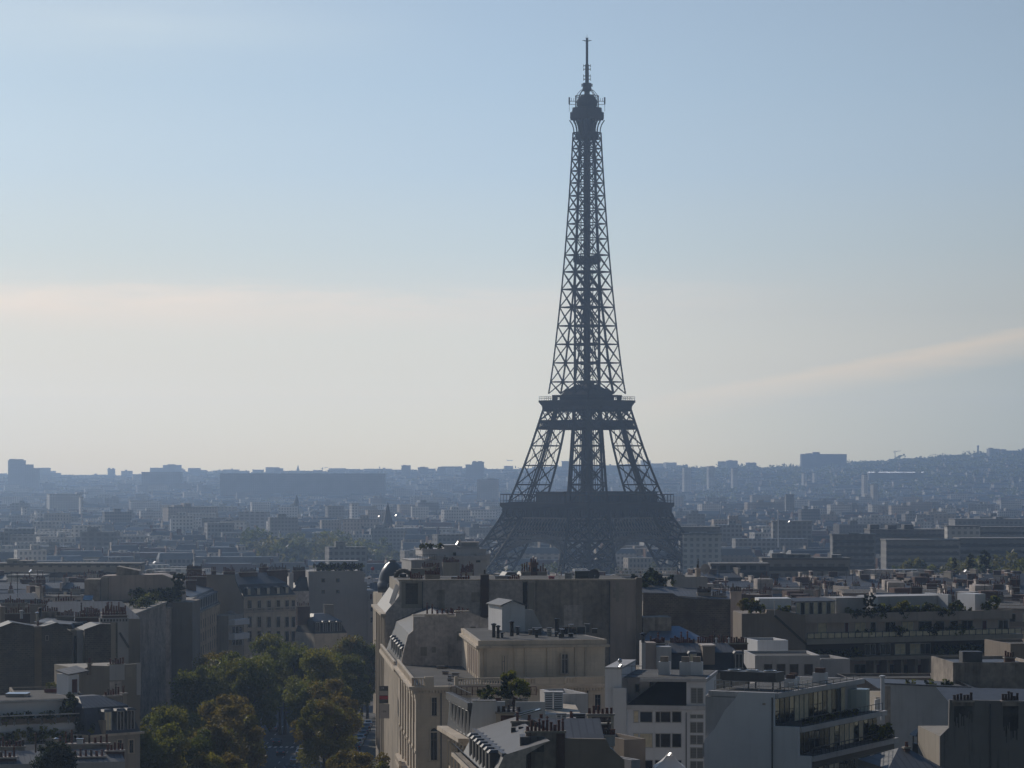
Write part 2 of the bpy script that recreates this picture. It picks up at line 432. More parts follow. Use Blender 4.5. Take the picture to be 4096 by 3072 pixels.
for sx in (-1, 1):
    for sy in (-1, 1):
        m = MB(); lattice_leg(m, sx, sy, LOW, 1.5, 0.75, double=True)
        for h0, h1 in zip(LOW, LOW[1:]):     # stair and lift tracks inside the pier
            c0, c1 = chords(sx, sy, h0), chords(sx, sy, h1)
            for f in (0.35, 0.65):
                p = Vector(c0[0]).lerp(Vector(c0[2]), f); q = Vector(c1[0]).lerp(Vector(c1[2]), f)
                m.bar(p, q, .7)
        m.build('pier', PAINT, tower)
        m = MB()
        c = chords(sx, sy, 0)
        xs = [p[0] for p in c]; ys = [p[1] for p in c]
        m.frus(min(xs) - 2, max(xs) + 2, min(ys) - 2, max(ys) + 2, 0, min(xs), max(xs), min(ys), max(ys), 4)
        m.build('masonry_base', STONE2, tower)
        m = MB(); lattice_leg(m, sx, sy, MID, 1.25, 0.5)
        for h0, h1 in zip(MID, MID[1:]):     # gusset plates and fine secondary ties
            c0, c1 = chords(sx, sy, h0), chords(sx, sy, h1)
            for i in range(4):
                j = (i + 1) % 4; g_ = (Vector(c0[i]) + Vector(c0[j]) + Vector(c1[i]) + Vector(c1[j])) / 4; m.box(g_.x - .55, g_.x + .55, g_.y - .55, g_.y + .55, g_.z - .7, g_.z + .7)
                for f in (.3, .7): m.bar(Vector(c0[i]).lerp(Vector(c0[j]), f), Vector(c1[i]).lerp(Vector(c1[j]), f), .22)
        for h0, h1 in zip(MID, MID[1:]):
            c0, c1 = chords(sx, sy, h0), chords(sx, sy, h1)
            for f in (0.42, 0.58):
                p = Vector(c0[0]).lerp(Vector(c0[2]), f); q = Vector(c1[0]).lerp(Vector(c1[2]), f)
                m.bar(p, q, 0.8)
            m.bar(Vector(c0[1]).lerp(Vector(c0[3]), .3), Vector(c1[1]).lerp(Vector(c1[3]), .3), 0.5)
            m.bar(Vector(c0[1]).lerp(Vector(c0[3]), .7), Vector(c1[1]).lerp(Vector(c1[3]), .7), 0.5)
        m.build('leg', PAINT, tower)
# arches under the first platform, one in each face
def faceplane(k, u, h):          # point on face k at lateral u and height h, a little inside the outer plane
    a = half(h) - 0.6
    return [(u, -a, h), (a, u, h), (-u, a, h), (-a, -u, h)][k]
for k in range(4):
    m = MB(); n = 30
    R0, R1, hc = 37.0, 40.5, -0.5
    prev = None
    for i in range(n + 1):
        t = math.pi * (0.07 + 0.86 * i / n)
        pin = faceplane(k, math.cos(t) * R0 * 1.15, max(1, hc + math.sin(t) * R0 * 0.98))
        pout = faceplane(k, math.cos(t) * R1 * 1.13, max(1, hc + math.sin(t) * R1 * 0.98))
        if prev:
            m.bar(prev[0], pin, 0.9, h=1.2); m.bar(prev[1], pout, 0.8)
            m.bar(prev[0], pout, 0.45); m.bar(prev[1], pin, 0.45)
            m.bar(pin, pout, 0.4)
            # depth of the arch: an inner rib 4 m behind
            d = [(0, 1), (-1, 0), (0, -1), (1, 0)][k]
            sh = lambda p: (p[0] + d[0] * 4, p[1] + d[1] * 4, p[2])
            m.bar(sh(prev[0]), sh(pin), 0.8, h=1.0)
            m.bar(pin, sh(pin), 0.5); m.bar(prev[0], sh(pin), 0.35)
        prev = (pin, pout)
    m.build('arch', PAINT3, tower)
# spandrel lattice and girders between arch and platform
for k in range(4):
    m = MB()
    for (h0, h1, nx, w) in ((41.0, 48.4, 30, 0.40), (37.0, 41.0, 36, 0.34)):
        a0, a1 = half(h0) - 0.3, half(h1) - 0.3
        for i in range(nx):
            u0, u1 = -1 + 2 * i / nx, -1 + 2 * (i + 1) / nx
            m.bar(faceplane(k, u0 * a0, h0), faceplane(k, u1 * a1, h1), w); m.bar(faceplane(k, u1 * a0, h0), faceplane(k, u0 * a1, h1), w)
        m.bar(faceplane(k, -a0, h0), faceplane(k, a0, h0), 0.8, h=0.9); m.bar(faceplane(k, -a1, h1), faceplane(k, a1, h1), 0.8, h=0.9)
    m.build('spandrel_lattice', PAINT3, tower)
    m = MB()      # dark girder mesh behind the lattice
    for (h0, h1, nx) in ((38, 48, 22),):
        a = half(43) - 3.5
        for i in range(nx):
            u0, u1 = (-1 + 2 * i / nx) * a, (-1 + 2 * (i + 1) / nx) * a
            pt = lambda u, h: [(u, -a, h), (a, u, h), (-u, a, h), (-a, -u, h)][k]
            m.bar(pt(u0, h0), pt(u1, h1), 0.55); m.bar(pt(u1, h0), pt(u0, h1), 0.55); m.bar(pt(u0, h0), pt(u0, h1), 0.5)
    m.build('back_girder', PAINT, tower)
def ring(m, a, z0, z1, t, mm=0):
    m.box(-a, a, -a, -a + t, z0, z1, mm); m.box(-a, a, a - t, a, z0, z1, mm)
    m.box(-a, -a + t, -a + t, a - t, z0, z1, mm); m.box(a - t, a, -a + t, a - t, z0, z1, mm)
def flare(m, a0, z0, a1, z1, n=1):
    b = len(m.v)
    for a, z in ((a0, z0), (a1, z1)): m.v += [(-a, -a, z), (a, -a, z), (a, a, z), (-a, a, z)]
    for i in range(4):
        j = (i + 1) % 4
        m.f.append((b + i, b + j, b + 4 + j, b + 4 + i)); m.m.append(0)
# first platform: fascia, deck, consoles
m = MB()
flare(m, 33.6, 48.4, 33.9, 50); flare(m, 33.9, 50, 34.2, 53.5); flare(m, 34.2, 53.5, 35.3, 55)
ring(m, 35.5, 55.0, 57.0, 12)
for k in range(4):
    for i in range(37):
        u = -34.2 + i * 1.9
        p = [(u, -34.25), (34.25, u), (-u, 34.25), (-34.25, -u)][k]
        m.box(p[0] - .28, p[0] + .28, p[1] - .28, p[1] + .28, 49, 55)
first = m.build('first_platform', PAINT2, tower)
m = MB()
for k in range(4):
    for i in range(29):
        u = -35.2 + i * 2.514
        p = [(u, -35.2), (35.2, u), (-u, 35.2), (-35.2, -u)][k]
        m.box(p[0] - .1, p[0] + .1, p[1] - .1, p[1] + .1, 57, 61.6)
ring(m, 35.3, 61.4, 61.9, 0.5); ring(m, 35.3, 58.1, 58.25, .12)
m.build('gallery', PAINT2, first)
for (x0, x1, y0, y1, h) in ((-30, -13, -27, -12, 6.6), (13, 30, -27, -13, 6.4), (-12.5, 12.5, 14, 29, 6.2), (14, 28, -9, 12, 6.4), (-28, -14, -9, 12, 6.0)):
    m = MB(); m.box(x0, x1, y0, y1, 57.0, 57 + h - .6, 1); m.box(x0 - .8, x1 + .8, y0 - .8, y1 + .8, 57 + h - .6, 57 + h)
    for i in range(9):
        m.box(x0 + (x1 - x0) * i / 8 - .12, x0 + (x1 - x0) * i / 8 + .12, y0 - .1, y0, 57, 57 + h - .6)
    m.build('pavilion', [PAINT, mat('pavilion_glass', (0.05, 0.06, 0.07), 0.2)], first)
# girder band and second platform
m = MB()
for (h0, h1, nx, w, dz) in ((99.3, 103.8, 26, 0.32, 0), (103.8, 109.8, 6, 0.4, 0)):
    for k in range(4):
        a0, a1 = half(h0) + .1, half(h1) + .1
        pt = lambda u, a, h: [(u, -a, h), (a, u, h), (-u, a, h), (-a, -u, h)][k]
        for i in range(nx):
            u0, u1 = -1 + 2 * i / nx, -1 + 2 * (i + 1) / nx
            m.bar(pt(u0 * a0, a0, h0), pt(u1 * a1, a1, h1), w); m.bar(pt(u1 * a0, a0, h0), pt(u0 * a1, a1, h1), w)
            if nx == 26: m.bar(pt(u0 * a0, a0 - 1, h0), pt(u0 * a1, a1 - 1, h1), .8)
        m.bar(pt(-a0, a0, h0), pt(a0, a0, h0), .6, h=.9); m.bar(pt(-a1, a1, h1), pt(a1, a1, h1), .6, h=.9)
m.build('cross_girder', PAINT, tower)
m = MB()
flare(m, 18.0, 109.6, 18.1, 111); flare(m, 18.1, 111, 18.4, 112.5); flare(m, 18.4, 112.5, 19.4, 114.4)
ring(m, 19.7, 114.4, 115.7, 10)
m.box(-18, 18, -18, 18, 113.6, 114.4)
for k in range(4):
    for i in range(21):
        u = -17.9 + i * 1.79
        p = [(u, -18.2), (18.2, u), (-u, 18.2), (-18.2, -u)][k]
        m.box(p[0] - .2, p[0] + .2, p[1] - .2, p[1] + .2, 110, 113.4)
second = m.build('second_platform', PAINT2, tower)
m = MB(); ring(m, 19.5, 116.9, 117.05, .12); ring(m, 19.5, 117.9, 118.0, .1)
for k in range(4):
    for i in range(27):
        u = -19.4 + i * 1.49
        p = [(u, -19.4), (19.4, u), (-u, 19.4), (-19.4, -u)][k]
        m.box(p[0] - .06, p[0] + .06, p[1] - .06, p[1] + .06, 115.7, 118)
m.build('railing', PAINT, second)
m = MB(); m.box(-14.2, 14.2, -14.2, 14.2, 117.6, 118.8); m.box(-11, 11, -11, 11, 115.7, 117.6)
for sx in (-1, 1):
    for sy in (-1, 1): m.box(sx * 13 - 1, sx * 13 + 1, sy * 13 - 1, sy * 13 + 1, 115.7, 117.6)
m.frus(-10.6, 10.6, -10.6, 10.6, 118.8, -8.6, 8.6, -8.6, 8.6, 121.8)
m.box(-8.8, 8.8, -8.8, 8.8, 121.8, 122.2)
m.frus(-7.6, 7.6, -7.6, 7.6, 122.2, -4.4, 4.4, -4.4, 4.4, 124.8)
m.box(-3, 3, -3, 3, 124.8, 126.4)
m.build('upper_gallery', PAINT, second)
# upper shaft
ROWS = [1575, 1528, 1452, 1377.6, 1304, 1229.5, 1158, 1088, 1020.6, 956, 895.7, 837.7, 783.6, 732.3, 684.2, 638.8, 594.7, 556.6, 531]
LV = [th(r) for r in ROWS]
for sx in (-1, 1):
    for sy in (-1, 1):
        m = MB()
        lattice_leg(m, sx, sy, [l for l in LV if l < 190], 0.85, 0.44)
        m.build('shaft_leg', PAINT, tower)
m = MB()
up = [l for l in LV if l > 178]
for h0, h1 in zip(up, up[1:]):
    for k in range(4):
        a0, a1 = half(h0), half(h1)
        pt = lambda u, a, h: [(u, -a, h), (a, u, h), (-u, a, h), (-a, -u, h)][k]
        m.bar(pt(-a0, a0, h0), pt(-a1, a1, h1), 0.85)
        m.bar(pt(0, a0, h0), pt(0, a1, h1), 0.9)
        m.bar(pt(-a1, a1, h1), pt(a1, a1, h1), 0.4, h=.6)
        for s in (-1, 1):
            m.bar(pt(0, a0, h0), pt(s * a1, a1, h1), 0.44); m.bar(pt(s * a0, a0, h0), pt(0, a1, h1), 0.44)
m.build('shaft', PAINT, tower)
m = MB()      # central lift and stair core
m.box(-1.6, -0.55, -1.2, 1.2, 118, 270); m.box(0.6, 1.6, -1.2, 1.1, 118, 268)
for h in range(120, 270, 4):
    m.box(-2.5, 2.5, -2.5, 2.5, h, h + .3)
for x, y in ((-2.4, -2.4), (2.4, -2.4), (2.4, 2.4), (-2.4, 2.4)):
    m.box(x - .17, x + .17, y - .17, y + .17, 118, 270)
m.build('lift_core', PAINT, tower)
m = MB()
for x, y in ((-1.4, -1.4), (1.4, -1.4), (1.4, 1.4), (-1.4, 1.4)): m.box(x - .7, x + .7, y - .7, y + .7, 57, 113)
m.build('central_stair_column', PAINT, tower)
m = MB()      # intermediate landing
h = th(1050)
m.box(-5.6, 5.6, -5.6, 5.6, h, h + 2.2); m.box(-4.2, 4.2, -4.2, 4.2, h - 1.2, h)
for k in range(4):
    for i in range(7):
        u = -5.5 + i * 1.83
        p = [(u, -5.5), (5.5, u), (-u, 5.5), (-5.5, -u)][k]
        m.box(p[0] - .12, p[0] + .12, p[1] - .12, p[1] + .12, h + 2.2, h + 4.4)
m.box(-5, 5, -5, 5, h + 2.9, h + 3.1); m.box(3, 5.5, -5.5, -3, h + 2, h + 5); m.box(-5.5, -3.4, 3, 5.4, h + 2, h + 5)
m.build('intermediate_landing', PAINT, tower)
# the head: flare, cabin, cage, dome, mast
def octo(m, a, z0, b, z1, c=0.42):
    pa = [(-a, -a * c), (-a * c, -a), (a * c, -a), (a, -a * c), (a, a * c), (a * c, a), (-a * c, a), (-a, a * c)]
    pb = [(x / a * b, y / a * b) for x, y in pa]
    n = 8; o = len(m.v)
    m.v += [(x, y, z0) for x, y in pa] + [(x, y, z1) for x, y in pb]
    for i in range(n):
        j = (i + 1) % n; m.f.append((o + i, o + j, o + n + j, o + n + i)); m.m.append(0)
    m.f.append(tuple(o + n + i for i in range(n))); m.m.append(0); m.f.append(tuple(o + i for i in reversed(range(n)))); m.m.append(0)
m = MB()
zs = [th(531), th(515), th(500), th(490), th(481)]
ws = [5.3, 5.45, 5.9, 6.5, 7.1]
for (z0, a0), (z1, a1) in zip(zip(zs, ws), zip(zs[1:], ws[1:])):
    for k in range(4):
        pt = lambda u, a, h: [(u, -a, h), (a, u, h), (-u, a, h), (-a, -u, h)][k]
        for f in (-1, -.55, -.2, .2, .55):
            m.bar(pt(f * a0, a0, z0), pt(f * a1, a1, z1), .62)
m.box(-4.6, 4.6, -4.6, 4.6, th(556), th(531)); m.box(-3.6, 3.6, -3.6, 3.6, th(531), th(481))
m.build('console', PAINT, tower)
m = MB()
octo(m, 7.0, th(481), 7.25, th(474), .88); octo(m, 7.3, th(474), 7.3, th(450), .88); octo(m, 6.6, th(450), 6.3, th(434), .8); octo(m, 6.5, th(434), 6.5, th(431), .8)
top = m.build('top_cabin', PAINT2, tower)
m = MB()
for i in range(24):
    t = i * math.pi / 12
    m.bar((math.cos(t) * 8.9, math.sin(t) * 8.9, th(450)), (math.cos(t) * 8.3, math.sin(t) * 8.3, th(437)), .14)
    m.bar((math.cos(t) * 6.7, math.sin(t) * 6.7, th(431)), (math.cos(t) * 6.7, math.sin(t) * 6.7, th(384)), .22)
for r, s in ((8.3, 437), (6.7, 409), (6.7, 386)):
    m.lathe([(r - .2, th(s)), (r + .2, th(s)), (r + .2, th(s) + .35), (r - .2, th(s) + .35)], n=24, cap=False)
m.build('cage', PAINT, top)
m = MB(); m.lathe([(5.2, th(434)), (5.7, th(420)), (5.6, th(402)), (4.9, th(390)), (3.3, th(381)), (1.6, th(377)), (1.5, th(356))], n=20)
m.build('dome', PAINT, top, smooth=True)
m = MB()
for i in range(8):
    t = i * math.pi / 4
    pr = None
    for q in range(5):
        a = q / 4; r = 6.6 * (1 - a) + 2.2 * a; z = th(388) + (th(358) - th(388)) * math.sin(a * math.pi / 2)
        p = (r * math.cos(t), r * math.sin(t), z)
        if pr: m.bar(pr, p, .28)
        pr = p
m.lathe([(2.0, th(366)), (2.7, th(362)), (2.7, th(352)), (1.8, th(350))], n=12)
m.build('arched_ribs', PAINT, top)
def panel(x, y):
    m = MB(); m.bar((x * .6, y * .6, th(405)), (x, y, th(405)), .3); m.bar((x * .6, y * .6, th(418)), (x, y, th(418)), .25)
    m.box(x - .3, x + .3, y - .3, y + .3, th(417), th(389)); m.bar((x, y, th(446)), (x, y, th(417)), .15)
    for q in (.75, .88): m.bar((x * q, y * q, th(405)), (x * q, y * q, th(392)), .16)
    m.build('aerial_panel', PAINT, top)
for s in (-1, 1): panel(s * 7.2, -s * 7.2); panel(s * 6.6, s * 6.6)
m = MB()
m.box(-1.7, 1.7, -1.7, 1.7, th(352), th(332)); m.box(-.75, .75, -.75, .75, th(332), th(258)); m.box(-.5, .5, -.5, .5, th(258), th(152))
mast = m.build('antenna_mast', PAINT, tower)
for s in (263, 277, 304, 317):
    m = MB(); m.bar((-1.5, 1.5, th(s)), (1.5, -1.5, th(s)), .4); m.bar((-1.5, -1.5, th(s)), (1.5, 1.5, th(s)), .4)
    for x, y in ((1.45, -1.45), (-1.45, 1.45), (1.45, 1.45), (-1.45, -1.45)): m.box(x - .1, x + .1, y - .1, y + .1, th(s) - .9, th(s) + .8)
    m.build('dipole_aerial', PAINT, mast)
m = MB()
for x, y in ((2.0, -2.0), (-2.0, 2.0), (2, 2), (-2, -2)): m.box(x - .25, x + .25, y - .25, y + .25, th(347), th(335)); m.bar((0, 0, th(341)), (x, y, th(341)), .2)
m.build('dipole_ring', PAINT, mast)
m = MB()
for a in (R(45), R(-45)):
    c, s = math.cos(a), math.sin(a)
    m.bar((-2.6 * c, -2.6 * s, th(162)), (2.6 * c, 2.6 * s, th(162)), .28); m.bar((-1.8 * c, -1.8 * s, th(163)), (-.5 * c, -.5 * s, th(167)), .18); m.bar((1.8 * c, 1.8 * s, th(163)), (.5 * c, .5 * s, th(167)), .18)
m.box(-.5, -.35, .3, .45, th(158), th(148)); m.box(.3, .45, -.5, -.35, th(158), th(149)); m.box(-.05, .05, -.05, .05, th(152), th(139))
m.build('crossbar', PAINT, mast)
# ------------------------------------------------------------------ terrain
RIDGE = [(-400, 1902), (0, 1903), (400, 1910), (800, 1899), (1200, 1893), (1600, 1894), (2000, 1889), (2400, 1880), (2900, 1868), (3300, 1860), (3450, 1845), (3700, 1828), (3900, 1816), (4096, 1806), (4700, 1800)]
def ridge(X):
    for (a, y), (b, w) in zip(RIDGE, RIDGE[1:]):
        if X <= b: return y + (w - y) * (X - a) / (b - a)
    return 1800
def wob(x, y): return math.sin(x * .0031 + y * .0017) + .6 * math.sin(x * .0071 - y * .0043 + 1.3) + .4 * math.sin(x * .015 + 2) * math.sin(y * .011)
def ground_z(x, D):
    if D < 4200: return gz(D)
    X = CX + x / D * F
    zt = pz(ridge(X), 9000.0) - 15
    t = min(1, max(0, (D - 4600) / 4400.0)); t = t * t * (3 - 2 * t)
    z = -24 + (zt + 24) * t + 2.2 * wob(x, D) * min(1, (D - 4200) / 2000)
    if D > 9000: z -= (D - 9000) * 0.05
    return z
m = MB()
DS = [1, 150, 300, 450, 600, 700, 800, 900, 1000, 1150, 1300, 1700, 2200, 2800, 3500, 4200] + [4200 + 150 * i for i in range(1, 41)]
NX = 60
rows = []
for D in DS:
    b = len(m.v); hw = 0.26 * D + 120
    for i in range(NX + 1):
        x = -hw + 2 * hw * i / NX
        m.v.append((x, D, ground_z(x, D)))
    rows.append(b)
for a, b in zip(rows, rows[1:]):
    for i in range(NX):
        m.f.append((a + i, a + i + 1, b + i + 1, b + i)); m.m.append(0)
tag(m.build('terrain', mat('city_ground', (0.10, 0.095, 0.085), 0.95, var=0.5, scale=0.006, col2=(0.045, 0.055, 0.03), fine=0.3)), None, None, kind='structure')
# the avenue: roadway, two service lanes' pavements with kerbs, markings
ASPH = mat('asphalt', (0.052, 0.053, 0.056), 0.8, var=0.3, scale=0.2, col2=(0.075, 0.075, 0.078))
PAVE = mat('paving', (0.17, 0.16, 0.15), 0.9, var=0.3, scale=0.4)
ROADX = lambda D: -46.0 - 0.012 * (D - 500)
def strip(name, mt, f0, f1, up, kerb=0.0, D0=380, D1=860, n=24):
    m = MB(); pr = None
    for i in range(n + 1):
        D = D0 + (D1 - D0) * i / n; z = gz(D) + up
        a, b = (ROADX(D) + f0, D, z), (ROADX(D) + f1, D, z)
        if pr:
            m.poly([pr[0], pr[1], b, a])
            if kerb:
                for p, q in ((pr[0], a), (pr[1], b)): m.poly([p, q, (q[0], q[1], q[2] - kerb), (p[0], p[1], p[2] - kerb)])
        pr = (a, b)
    return tag(m.build(name, mt), None, None, kind='structure')
strip('road', ASPH, -28, 18, 0.05)
strip('pavement', PAVE, -14.5, -8.5, 0.19, 0.14)
strip('pavement', PAVE, 7.0, 11.0, 0.19, 0.14)
strip('pavement', PAVE, -28, -24, 0.20, 0.14)
WPAINT = mat('road_paint', (0.55, 0.55, 0.53), 0.8, var=0.3, scale=1.0)
m = MB()
for D in range(470, 840, 12):
    for f in (-3.2, 2.4):
        x = ROADX(D) + f; z = gz(D) + .056
        m.poly([(x - .08, D, z), (x + .08, D, z), (x + .08, D + 4, gz(D + 4) + .056), (x - .08, D + 4, gz(D + 4) + .056)])
for D0 in (603,):
    for i in range(13):
        x = ROADX(D0) - 8 + i * 1.15
        m.poly([(x, D0, gz(D0) + .057), (x + .55, D0, gz(D0) + .057), (x + .55, D0 + 4, gz(D0 + 4) + .057), (x, D0 + 4, gz(D0 + 4) + .057)])
tag(m.build('road_markings', WPAINT), None, None, kind='structure')

# ------------------------------------------------------------------ far city
FW = [fmat('far_white', (0.76, 0.73, 0.69), (0.33, 0.33, 0.33), 3.4, 3.1), fmat('far_cream', (0.55, 0.48, 0.41), (0.27, 0.25, 0.23), 3.0, 3.3, 0.4),
      fmat('far_grey', (0.34, 0.335, 0.33), (0.19, 0.19, 0.195), 3.6, 3.2, 0.62), fmat('far_dark', (0.19, 0.19, 0.20), (0.07, 0.072, 0.08), 3.2, 3.2, 0.6),
      fmat('far_stone', (0.46, 0.39, 0.33), (0.24, 0.22, 0.20), 2.8, 3.4, 0.4)]
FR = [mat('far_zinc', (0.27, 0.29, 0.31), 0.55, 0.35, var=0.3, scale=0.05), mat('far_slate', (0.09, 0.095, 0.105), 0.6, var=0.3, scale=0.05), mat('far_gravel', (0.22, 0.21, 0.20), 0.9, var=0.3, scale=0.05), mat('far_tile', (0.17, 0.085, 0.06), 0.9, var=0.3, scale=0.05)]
def far_box(m, x, y, z, w, d, h, ang, wm, rm, roof):
    c, s = math.cos(ang), math.sin(ang)
    T = lambda a, b, q: (x + a * c - b * s, y + a * s + b * c, z + q)
    b = len(m.v)
    m.v += [T(-w / 2, -d / 2, -6), T(w / 2, -d / 2, -6), T(w / 2, d / 2, -6), T(-w / 2, d / 2, -6), T(-w / 2, -d / 2, h), T(w / 2, -d / 2, h), T(w / 2, d / 2, h), T(-w / 2, d / 2, h)]
    for q in ((0, 1, 5, 4), (1, 2, 6, 5), (2, 3, 7, 6), (3, 0, 4, 7)): m.f.append(tuple(b + i for i in q)); m.m.append(wm)
    if roof == 0:
        m.f.append((b + 4, b + 5, b + 6, b + 7)); m.m.append(rm)
        if random.random() < .6:
            ww = random.uniform(2, 4); ox = random.uniform(-w / 4, w / 4)
            e = len(m.v); m.v += [T(ox - ww, -ww * .7, h), T(ox + ww, -ww * .7, h), T(ox + ww, ww * .7, h), T(ox - ww, ww * .7, h), T(ox - ww, -ww * .7, h + 3), T(ox + ww, -ww * .7, h + 3), T(ox + ww, ww * .7, h + 3), T(ox - ww, ww * .7, h + 3)]
            for q in ((0, 1, 5, 4), (1, 2, 6, 5), (2, 3, 7, 6), (3, 0, 4, 7), (4, 5, 6, 7)): m.f.append(tuple(e + i for i in q)); m.m.append(wm)
    else:
        hr = random.uniform(2.5, 4.5); i0 = 1.0; e = len(m.v)
        k = min(d, w) * .28
        m.v += [T(-w / 2 + i0, -d / 2 + k, h + hr), T(w / 2 - i0, -d / 2 + k, h + hr), T(w / 2 - i0, d / 2 - k, h + hr), T(-w / 2 + i0, d / 2 - k, h + hr)]
        for q in ((b + 4, b + 5, e + 1, e), (b + 5, b + 6, e + 2, e + 1), (b + 6, b + 7, e + 3, e + 2), (b + 7, b + 4, e, e + 3)): m.f.append(q); m.m.append(rm)
        m.f.append((e, e + 1, e + 2, e + 3)); m.m.append(rm if random.random() < .5 else 5)
        for sx in (-1, 1):          # party-wall chimneys
            if random.random() < .75:
                o = len(m.v); a = sx * (w / 2 - .5)
                m.v += [T(a - .4, -d * .3, h), T(a + .4, -d * .3, h), T(a + .4, d * .2, h), T(a - .4, d * .2, h), T(a - .4, -d * .3, h + hr + 1.8), T(a + .4, -d * .3, h + hr + 1.8), T(a + .4, d * .2, h + hr + 1.8), T(a - .4, d * .2, h + hr + 1.8)]
                for q in ((0, 1, 5, 4), (1, 2, 6, 5), (2, 3, 7, 6), (3, 0, 4, 7), (4, 5, 6, 7)): m.f.append(tuple(o + i for i in q)); m.m.append(random.choice((8, 4, 3)))
FARM = FW + FR
rng = random.Random(31)
random.seed(31)
RESERVED = []          # (x, D, radius) kept free for the individual things below
def in_park(x, D):     # park and riverside trees beside and behind the tower
    X = CX + x / D * F
    return (1680 < D < 2450 and 900 < X < 1600) or (1560 < D < 1900 and 1700 < X < 3000) or (2000 < D < 2250 and X > 3600) or (1380 < D < 1560)
m = MB(); n = 0
D = 1235.0
while D < 8900:
    step = 19 + (D - 1200) * 0.0075
    hw = 0.185 * D
    x = -hw + rng.uniform(0, 15)
    blk = 0
    while x < hw:
        w = rng.uniform(13, 26) * (1 + (D - 1200) / 9000)
        if rng.random() < .12: w *= 1.8
        if not in_park(x, D) and rng.random() < (.86 if D < 4500 else .60):
            big = rng.random()
            h = rng.uniform(14, 24)
            if big > .93: h = rng.uniform(26, 36)
            X = CX + x / D * F
            if D > 5200 and X > 2700: h = rng.uniform(7, 16)
            wm = rng.choice((0, 0, 0, 1, 1, 2, 4, 4, 3)) if big < .95 else rng.choice((0, 2))
            rm = rng.choice((5, 5, 6, 6, 7, 8)); roof = 1 if rng.random() < .6 and h < 25 else 0
            if roof == 0: rm = rng.choice((7, 5, 7))
            yy = D + rng.uniform(-step, step) * .45
            far_box(m, x + w / 2, yy, ground_z(x, D), w, rng.uniform(10, 14), h, rng.choice((0.12, 0.25, -0.3, 0.35, 0.3, 0.2, -0.1)) + rng.uniform(-.06, .06), wm, rm, roof)
            n += 1
        x += w * rng.uniform(.95, 1.2) + (rng.uniform(5, 14) if rng.random() < .2 else 0)
    D += step
tag(m.build('distant_city', FARM), None, None, kind='stuff')
N_CITY = n
# ------------------------------------------------------------------ kit for the nearer buildings
class Bld:
    """a building in its own frame: u along the front (left to right), v away from the eye; wall corners are given as photo column + distance"""
    def __init__(s, name, label, cat, XL, DL, XR, DR, group=None, zg=None):
        s.o = Vector((px(XL, DL), DL)); e = Vector((px(XR, DR), DR)) - s.o
        s.W = e.length; s.u = e / s.W; s.vd = Vector((-s.u.y, s.u.x))
        s.rz = math.atan2(s.u.y, s.u.x); s.D = DL
        s.zg = gz(DL) if zg is None else zg
        s.root = thing(name, label, cat, (s.o.x, s.o.y, s.zg), s.rz, group)
        BASE[s.root.name] = {'zb': s.zg}
    def loc(s, X, D):              # photo column at a distance -> own frame
        q = Vector((px(X, D), D)) - s.o
        return (q.dot(s.u), q.dot(s.vd))
    def U(s, X, v=0.0):            # photo column on the plane at depth v -> (u, distance)
        r = (X - CX) / F; p = s.o + s.vd * v
        u = (r * p.y - p.x) / (s.u.x - r * s.u.y)
        return u, p.y + u * s.u.y
    def P(s, X, Y, v=0.0):
        u, D = s.U(X, v); return u, pz(Y, D)
    def Zat(s, Y, u, v):           # height that shows at row Y at the point (u, v)
        return pz(Y, s.o.y + u * s.u.y + v * s.vd.y)
    def UV(s, Xs, v=0.0): return [s.U(X, v)[0] for X in Xs]
    def build(s, m, name, mats, smooth=False, parent=None):
        if parent is None: return m.build(name, mats, s.root, smooth)
        o = bpy.data.objects.new(name, m.mesh(name, mats, smooth, (0, 0, s.zg))); COL.objects.link(o); o.parent = parent
        return o
    def put(s, name, me, u, v, z, rz=0.0, parent=None):
        return part(name, me, s.root, (u, v, z - s.zg), rz)
WCACHE = {}
